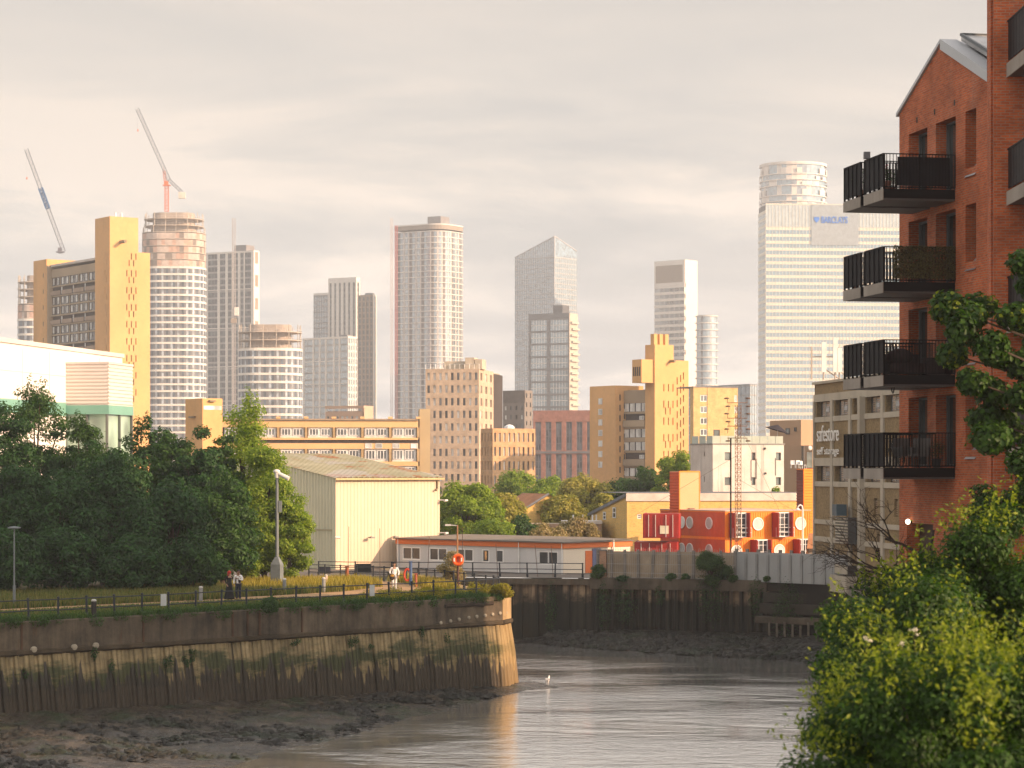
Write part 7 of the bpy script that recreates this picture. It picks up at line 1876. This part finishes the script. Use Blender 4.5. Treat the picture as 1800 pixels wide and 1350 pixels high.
    if robe:
        r_ = MB(); n = 20; prof = [(.13,.98+.14), (.165,.98), (.20,.75), (.255,.45), (.31,.2), (.33,.1)]
        r_.lathe([(a*k, z*k) for a, z in prof][::-1], n=n)
        for i, v in enumerate(r_.V): f = 1+.07*math.sin(i % n*2*math.pi/n*6)*(1.1*k-v[2]); r_.V[i] = (v[0]*f, v[1]*f*.8, v[2])
        r_.build('robe', tm, root, smooth=True)
    else:
        lm = mat('trouser%s' % str(legs), legs, .85, .15, 3); N = [(*P('hip'), .148*k, .115*k)]; E = []
        for s in 'LR': i = len(N); N += [(*P('hp'+s), .102*k), (*P('kn'+s), .074*k), (*(P('an'+s)+Vector((0,0,.03*k))), .058*k)]; E += [(0, i), (i, i+1), (i+1, i+2)]
        skin_body('trousers', N, E, lm, root)
    if vest:
        N = [(*(P('waist')-Vector((0,0,.1*k))), .165*k, .13*k), (*P('waist'), .16*k, .125*k), (*P('chest'), .185*k, .132*k), (*(P('neck')-Vector((0,0,.09*k))), .10*k, .09*k)]; vv = skin_body('waistcoat', N, [(0,1), (1,2), (2,3)], mat('vest%s' % str(vest), vest, .85), root)
        MB().face  # open front shows the shirt
        f = MB(); f.prism([(-.045*k,-.150*k), (.045*k,-.150*k), (.05*k,-.10*k), (-.05*k,-.10*k)], 1.0*k, 1.40*k); f.build('shirt_front', tm, root)
    hm = mat('hair%s' % str(hair), hair, .8, .2, 5); h = MB(); c = P('skull'); 
    if scarf: h.ball((c.x, c.y+.005*k, c.z-.0*k), .118*k, .125*k, .135*k, 16); h.ball((c.x, c.y+.03*k, c.z-.12*k), .11*k, .10*k, .10*k, 14); h.build('headscarf', mat('scarf', scarf, .85, .1, 3), root, smooth=True)
    else:
        h.ball((c.x, c.y+.022*k, c.z+.035*k), .092*k, .10*k, .085*k, 14); h.build('hair', hm, root, smooth=True)
    fc = MB(); 
    for sg in (-1, 1): MB().ball((sg*.032*k, c.y-.083*k, c.z-.025*k), .012*k, .008*k, .008*k, 8).build('eye', mat('eye_dark', (.02,.015,.01), .3), root)
    ch = P('chin'); MB().ball((0, ch.y-.064*k, ch.z+.005*k), .022*k, .006*k, .006*k, 8).build('mouth', mat('lip', (.25,.08,.06), .5), root)
    for s in 'LR':
        a = P('an'+s); m_ = MB(); m_.ball((a.x+(.008 if s == 'R' else -.008), a.y-.06*k, a.z-.05*k), .052*k, .135*k, .045*k, 10); m_.build('shoe', mat('shoe%s' % str(shoes), shoes, .6), root, smooth=True)
    return root
def make_people():
    person('woman in a long black robe and red headscarf walking beside a man by the railings', 403, 1056, 135.6, R(35), (.30,.17,.11), (.010,.010,.012), (.01,.01,.012),
        dict(elL=(-.24,.02,1.16), wrL=(-.22,-.12,.96), elR=(.24,-.1,1.2), wrR=(.30,-.30,1.22), knL=(-.09,-.02,.50), anL=(-.09,.06,.09), knR=(.09,-.06,.5), anR=(.09,-.08,.09)), 1.66, robe=True, scarf=(.36,.035,.025))
    person('man in white shirt, dark waistcoat and navy trousers facing the robed woman', 419, 1056.5, 135.3, R(-18), (.22,.12,.075), (.72,.70,.68), (.016,.018,.035),
        dict(elL=(-.27,.03,1.15), wrL=(-.23,-.10,.92), elR=(.27,-.03,1.16), wrR=(.06,-.25,1.26), knL=(-.095,-.05,.50), anL=(-.10,.04,.085), knR=(.095,-.02,.5), anR=(.12,-.04,.085)), 1.74, vest=(.014,.015,.022))
    person('person in white top and pale trousers carrying a dark bag along the path', 693, 1039.5, 145.7, R(6), (.34,.20,.13), (.76,.74,.72), (.62,.61,.60),
        dict(elL=(-.27,.02,1.15), wrL=(-.20,-.16,1.02), elR=(.28,.03,1.14), wrR=(.24,-.10,.92), knL=(-.09,-.10,.52), anL=(-.07,.05,.10), knR=(.09,-.03,.5), anR=(.09,-.16,.085)), 1.74)
    bg = thing('shoulder_bag', 'dark bag with yellow flap held by the person in white', 'bag', (wx(689.5, 145.5), 145.45, wz(1014, 145.5)), 0)
    m = MB(); m.ball((0,0,0), .17, .09, .2, 12); m.build('body', mat('bag_dark', (.03,.025,.02), .7), bg); m = MB(); m.ball((.0,-.035,.06), .13, .07, .1, 10); m.build('flap', mat('bag_yellow', (.34,.18,.03), .7), bg); m = MB(); m.tube((-.12,0,.14), (.02,.08,.45), .015, n=5); m.build('strap', mat('bag_dark', (.03,.025,.02)), bg)
def make_point():
    zf = lambda x, y: 0 if y < 150 else -(y-150)/29*.55
    A = lambda al, o=-.45: tuple((W0+WD*al+WN*o)[:])
    fence_run('riverside_railing', 'long dark two rail fence along the river wall edge', [A(-14), A(31.5), (-.75, 141.0), (-1.1, 142.2)], 1.68, zf)
    fence_run('riverside_railing', 'dark two rail fence along the far side of the grassy point', [(-1.6, 144), (-3.6, 150), (-6.2, 158), (-9.5, 165), (-14.4, 171)], 1.75, zf, post_h=1.1)
    lamp('slim grey lamp post with a flat round head by the dark bushes', 25, 128.5, 1062, 928, 'slim'); lamp('tall grey column with a camera head and broad base cabinet', 487, 150, 1030, 826, 'camera'); lamp('rust coloured post with a bent lamp arm behind the lifebuoy', 804, 166, 1012, 923, 'arm')
    bollard('grey bollard beside the walking couple', 353, 1057, 135, .85); bollard('grey bollard on the grass between couple and tall column', 500, 1043, 143.5, .9); bollard('grey bollard nearest the sunlit path', 569, 1041, 144.5, .9); bollard('pale sunlit bollard behind the path bollard', 573, 1031, 150.8, .75, .1, (.5,.38,.3)); bollard('stubby black timber bollard at the river wall edge', 165, 1087, 119.5, .95, .13, (.02,.018,.016), 'timber_bollard')
    # notices on the railings
    for px, py, D, lab in ((287.5, 1046.5, 122.2, 'pale grey notice plate on the railing before the couple'), (654, 1030, 131.4, 'grey green notice plate on the railing before the path')):
        o = MB().box(-.17, .17, -.02, .02, -.3, .3).build('notice_plate', mat('plate_grey', (.42,.44,.43), .6, .1, 3), None, (wx(px, D), D, wz(py+8, D)), R(45)); tag(o, lab, 'notice')
    # lifebuoy on its post
    x = wx(805, 146.5); lb = thing('lifebuoy_station', 'orange lifebuoy in its housing on a brown post at the railings', 'lifebuoy', (x, 146.5, 0), 0)
    om = mat('buoy_orange', (.80,.11,.012), .35, .06, 1); MB().tube((0,.12,-.1), (0,.12,2.1), .07, n=8).build('post', mat('post_brown', (.10,.05,.035), .8), lb)
    m = MB(); n = 20; zc = wz(984, 146.5)
    for i in range(n):
        def pt(q): t = 2*math.pi*q/n; e = .72; return (.24*abs(math.cos(t))**e*(1 if math.cos(t) > 0 else -1), 0, zc+.27*abs(math.sin(t))**e*(1 if math.sin(t) > 0 else -1))
        m.tube(pt(i), pt(i+1), .105, .105, 10)
    m.build('ring', om, lb, smooth=False); MB().box(-.2,.2,.06,.1,zc-.2,zc+.2).build('back_plate', om, lb)
    w = MB(); w.box(-.26,-.18,-.13,-.1,zc-.1,zc+.12); w.build('reflective_band', mat('band_white', (.75,.7,.66), .4), lb); w = MB(); w.box(.18,.26,-.13,-.1,zc-.1,zc+.12); w.build('reflective_band', mat('band_white', (.75,.7,.66), .4), lb)
    x = wx(716, 156.5); lb2 = thing('lifebuoy', 'red lifebuoy leaning by the blue post on the far railing', 'lifebuoy', (x, 156.4, 0), 0); m = MB()
    for i in range(n): m.tube((.2*math.cos(2*math.pi*i/n), 0, .55+.38*math.sin(2*math.pi*i/n)), (.2*math.cos(2*math.pi*(i+1)/n), 0, .55+.38*math.sin(2*math.pi*(i+1)/n)), .07, n=8)
    m.build('ring', mat('buoy_red', (.55,.06,.025), .5), lb2)
    for px, D, h, r_, col, lab, nm in ((722, 155, 1.5, .1, (.07,.12,.24), 'blue post beside the person in white', 'marker_post'), (277, 147, 1.0, .16, (.10,.16,.26), 'blue post standing in the long grass by the thicket', 'marker_post'), (731, 152, .8, .09, (.30,.09,.05), 'short rusty post beside the blue post', 'marker_post'), (610, 163, 1.0, .12, (.28,.09,.04), 'rusty post on the far railing line', 'marker_post')):
        o = thing(nm, lab, 'post', (wx(px, D), D, zf(0, D)-.02), 0); MB().lathe([(r_,0), (r_,h), (r_*.6,h+.05)], n=8).build('post', mat('post%d_%d' % (px, D), col, .6), o); MB().box(-r_*1.2, r_*1.2, -r_*1.2, r_*1.2, h+.051, h+.1).build('cap', mat('post%d_%d' % (px, D), col), o)
    # yard clutter before the shed
    for px0, px1, D, z0, z1, lab, col in ((624, 652, 186, -.6, .12, 'black slatted pallet cage before the shed wall', (.02,.02,.02)), (560, 580, 184, -.6, -.02, 'dark crate at the shed corner near the bushes', (.03,.035,.05))):
        r = thing('pallet_cage', lab, 'crate', (wx(px0, D), D, z0), 0); w = (px1-px0)/F*D; m = MB(); h = z1-z0; m.box(0, w, 0, .9, 0, .12)
        for i in range(9): m.box(w*i/9, w*i/9+.06, -.02, .0, .121, h)
        m.box(0, w, -.03, -.021, h-.08, h); m.box(0, w, .05, .9, .121, h-.1); m.build('frame', mat('crate%d' % px0, col, .7), r)
    # palisade and pipes along the dock edge
    fence_run('dock_railing', 'thin scaffold tube railing along the dock edge before the site cabin', [(wx(560, 181), 181), (-9, 180), (5.2, 177.2)], 2.0, lambda x, y: -.58, None, 1.1, (.3, .6, 1.05), (.10,.10,.11))
    for px, h in ((612, 5.2), (668, 5.0), (752, 4.2), (814, 5.1), (875, 3.4), (945, 3.3), (972, 3.2)):
        o = thing('scaffold_pole', {612: 'thin pole standing before the shed, nearest its corner', 668: 'thin pole before the shed by the person in white', 752: 'thin pole before the first cabin windows', 814: 'thin pole between the lifebuoy and cabin', 875: 'leaning pole by the single cabin windows', 945: 'leaning pole before the last window pair', 972: 'leaning pole by the last window pair'}[px], 'pole', (wx(px, 179.6), 179.6 if px < 690 else 178.8, -.6), 0, 'poles along the dock edge')
        MB().tube((0,0,0), (rng.normal(0,.12)-(.25 if px > 850 else 0), 0, h*.72), .022, n=6).build('tube', mat('pole_brown', (.16,.10,.07), .7), o); MB().lathe([(.08,0), (.08,.06)], n=8).build('foot', mat('pole_brown', (.16,.10,.07)), o)
    # board fence on the quay
    a, e = Vector(QUAY[1])+Vector((.5,.35)), Vector(QUAY[2])+Vector((-2.2,1.35)); d = (e-a).normalized(); n_ = Vector((d.y, -d.x)); L = (e-a).length
    r = thing('board_fence', 'weathered brown board fence with leaning posts behind a wire palisade on the quay', 'fence', (a.x, a.y, -.5), math.atan2(d.y, d.x)); bm = mat('weathered_board', (.36,.29,.21), .9, .25, .8, streak=.35); pmm = mat('grey_post', (.22,.20,.18), .9, .2, 1); H = 2.05
    k = int(L/1.0)
    for i in range(k): MB().box(L*i/k+.02, L*(i+1)/k-.02, .02, .09, .05, H-.12+rng.normal(0,.015)).build('board_panel', bm, r)
    for i in range(0, k+1): o = MB().box(-.09, .09, -.12, .019, 0, H).build('post', pmm, r, (L*i/k, 0, 0)); o.rotation_euler = (0, rng.normal(0,.03), 0)
    w = MB()
    for z in (.35, 1.0, 1.75): w.box(0, L, -.24, -.21, z, z+.03)
    for i in range(int(L/.16)): w.box(L*i/int(L/.16), L*i/int(L/.16)+.014, -.24, -.225, .05, 2.1)
    w.build('wire_palisade', mat('palisade_wire', (.38,.36,.33), .6), r)
    t = MB()
    for i in range(60): x = L*i/60; t.tube((x,.05,H-.1), (x+rng.normal(0,.05),.05,H+rng.uniform(.05,.2)), .012, n=3)
    t.build('spike_strip', mat('spike', (.45,.38,.30), .7), r)
    a2, e2 = e, Vector(QUAY[3])+Vector((.1,.3)); d2 = (e2-a2).normalized(); L2 = (e2-a2).length
    r = thing('sheet_fence', 'pale grey panel fence with square topped posts on the quay', 'fence', (a2.x, a2.y, -.5), math.atan2(d2.y, d2.x)); gm = mat('grey_panel', (.33,.34,.34), .75, .08, .5, streak=.2); k = 10
    for i in range(k): MB().box(L2*i/k+.02, L2*(i+1)/k-.02, 0, .06, -.1, H-.05).build('panel', gm, r)
    for i in range(k+1): MB().box(L2*i/k-.1, L2*i/k+.1, -.08, -.003, -.1, H-.18).build('post', mat('post_grey', (.27,.275,.27), .8), r); MB().box(L2*i/k-.11, L2*i/k+.11, .07, .2, H-.4, H+.16).build('post_cap', pmm, r)
    x0, y0 = wx(1060, 176.3), 176.1; g = thing('gate_pier', 'brick gate pier with a timber post at the start of the quay fence', 'gate pier', (x0, y0, -.55), R(-8)); MB().box(-.25,.25,-.2,.2,0,2.0).build('pier', brick('pier_brick', (.40,.20,.12), (.34,.18,.11), (.35,.28,.2)), g); MB().box(.35,.6,-.15,.1,0,2.1).build('timber_post', bm, g); MB().box(-.3,.3,-.25,.25,2.003,2.08).build('cap', pmm, g)
    # white street lamp before the containers
    x = wx(1411, 206); s = thing('street_lamp', 'white curved street lamp before the sunlit container corner', 'street lamp', (x, 206, -1.2), 0); zt = wz(890, 206)+1.2; wm = mat('sign_white', (.80,.78,.74)); MB().tube((0,0,0), (0,0,zt-.2), .07, n=8).build('pole', wm, s); m = MB(); m.path([(0,0,zt-.2), (-.05,0,zt+.05), (-.25,0,zt+.12), (-.42,0,zt-.05)], .06, .06, 8); m.lathe([(.05,zt-.1), (.2,zt-.3), (.16,zt-.34)], (-.42,0,0), 12); m.build('lamp_head', wm, s)
    x = wx(1421, 208); t = thing('tiled_porch', 'small brown tiled porch roof at the foot of the container stack', 'porch', (x, 208, -1.2), 0); m = MB(); z0, z1 = wz(964, 208)+1.2, wz(938, 208)+1.2; m.face([(-.2,-.5,z0), (1.6,-.5,z0), (1.4,1,z1), (.15,1,z1)]); m.face([(-.2,-.5,z0), (.15,1,z1), (.15,1.2,0), (-.2,-.4,0)]); m.build('roof', mat('clay_tile', (.42,.19,.09), .9), t); MB().box(0,1.5,0,1.2,0,z0-.02).build('wall', bm, t)
    # gull on the shallows and driftwood
    gx, gy = wx(963, 141.5), 141.5; gl = thing('gull', 'white gull standing in the shallows off the wall tip', 'bird', (gx, gy, ZW), R(160)); wm2 = mat('gull_white', (.80,.76,.72), .6); gr = mat('gull_grey', (.30,.30,.31), .6)
    skin_body('body', [(0,0,.30,.085), (0,-.13,.33,.075), (0,-.20,.42,.05), (0,-.235,.50,.05), (0,-.275,.50,.03), (0,.14,.28,.05), (0,.26,.27,.025,.012), (-.04,.02,.20,.03), (-.04,.04,.0,.008), (.04,.02,.20,.03), (.04,.04,.0,.008)], [(0,1), (1,2), (2,3), (3,4), (0,5), (5,6), (0,7), (7,8), (0,9), (9,10)], wm2, gl); m = MB(); m.ball((-.075,.07,.32), .03,.19,.07, 8); m.build('wing', gr, gl); m = MB(); m.ball((.075,.07,.32), .03,.19,.07, 8); m.build('wing', gr, gl); MB().tube((0,-.29,.495), (0,-.36,.485), .014, .004, 6).build('beak', mat('beak_yellow', (.6,.35,.04), .5), gl)
# ------------------------------------------------------------------ build
leaf_mats()
make_camera(); make_light(); make_haze()
make_water(); make_mud(); scatter_rocks(); make_land(); make_river_wall(); make_quay()
skyline(); midtown()
make_shed(); make_cabin(); make_yellow_hall(); make_containers(); make_mast(); make_white_block(); make_storage(); make_warehouse(); make_house()
make_apartments(); make_trees(); make_grass(); make_near_bank(); make_point(); make_people()
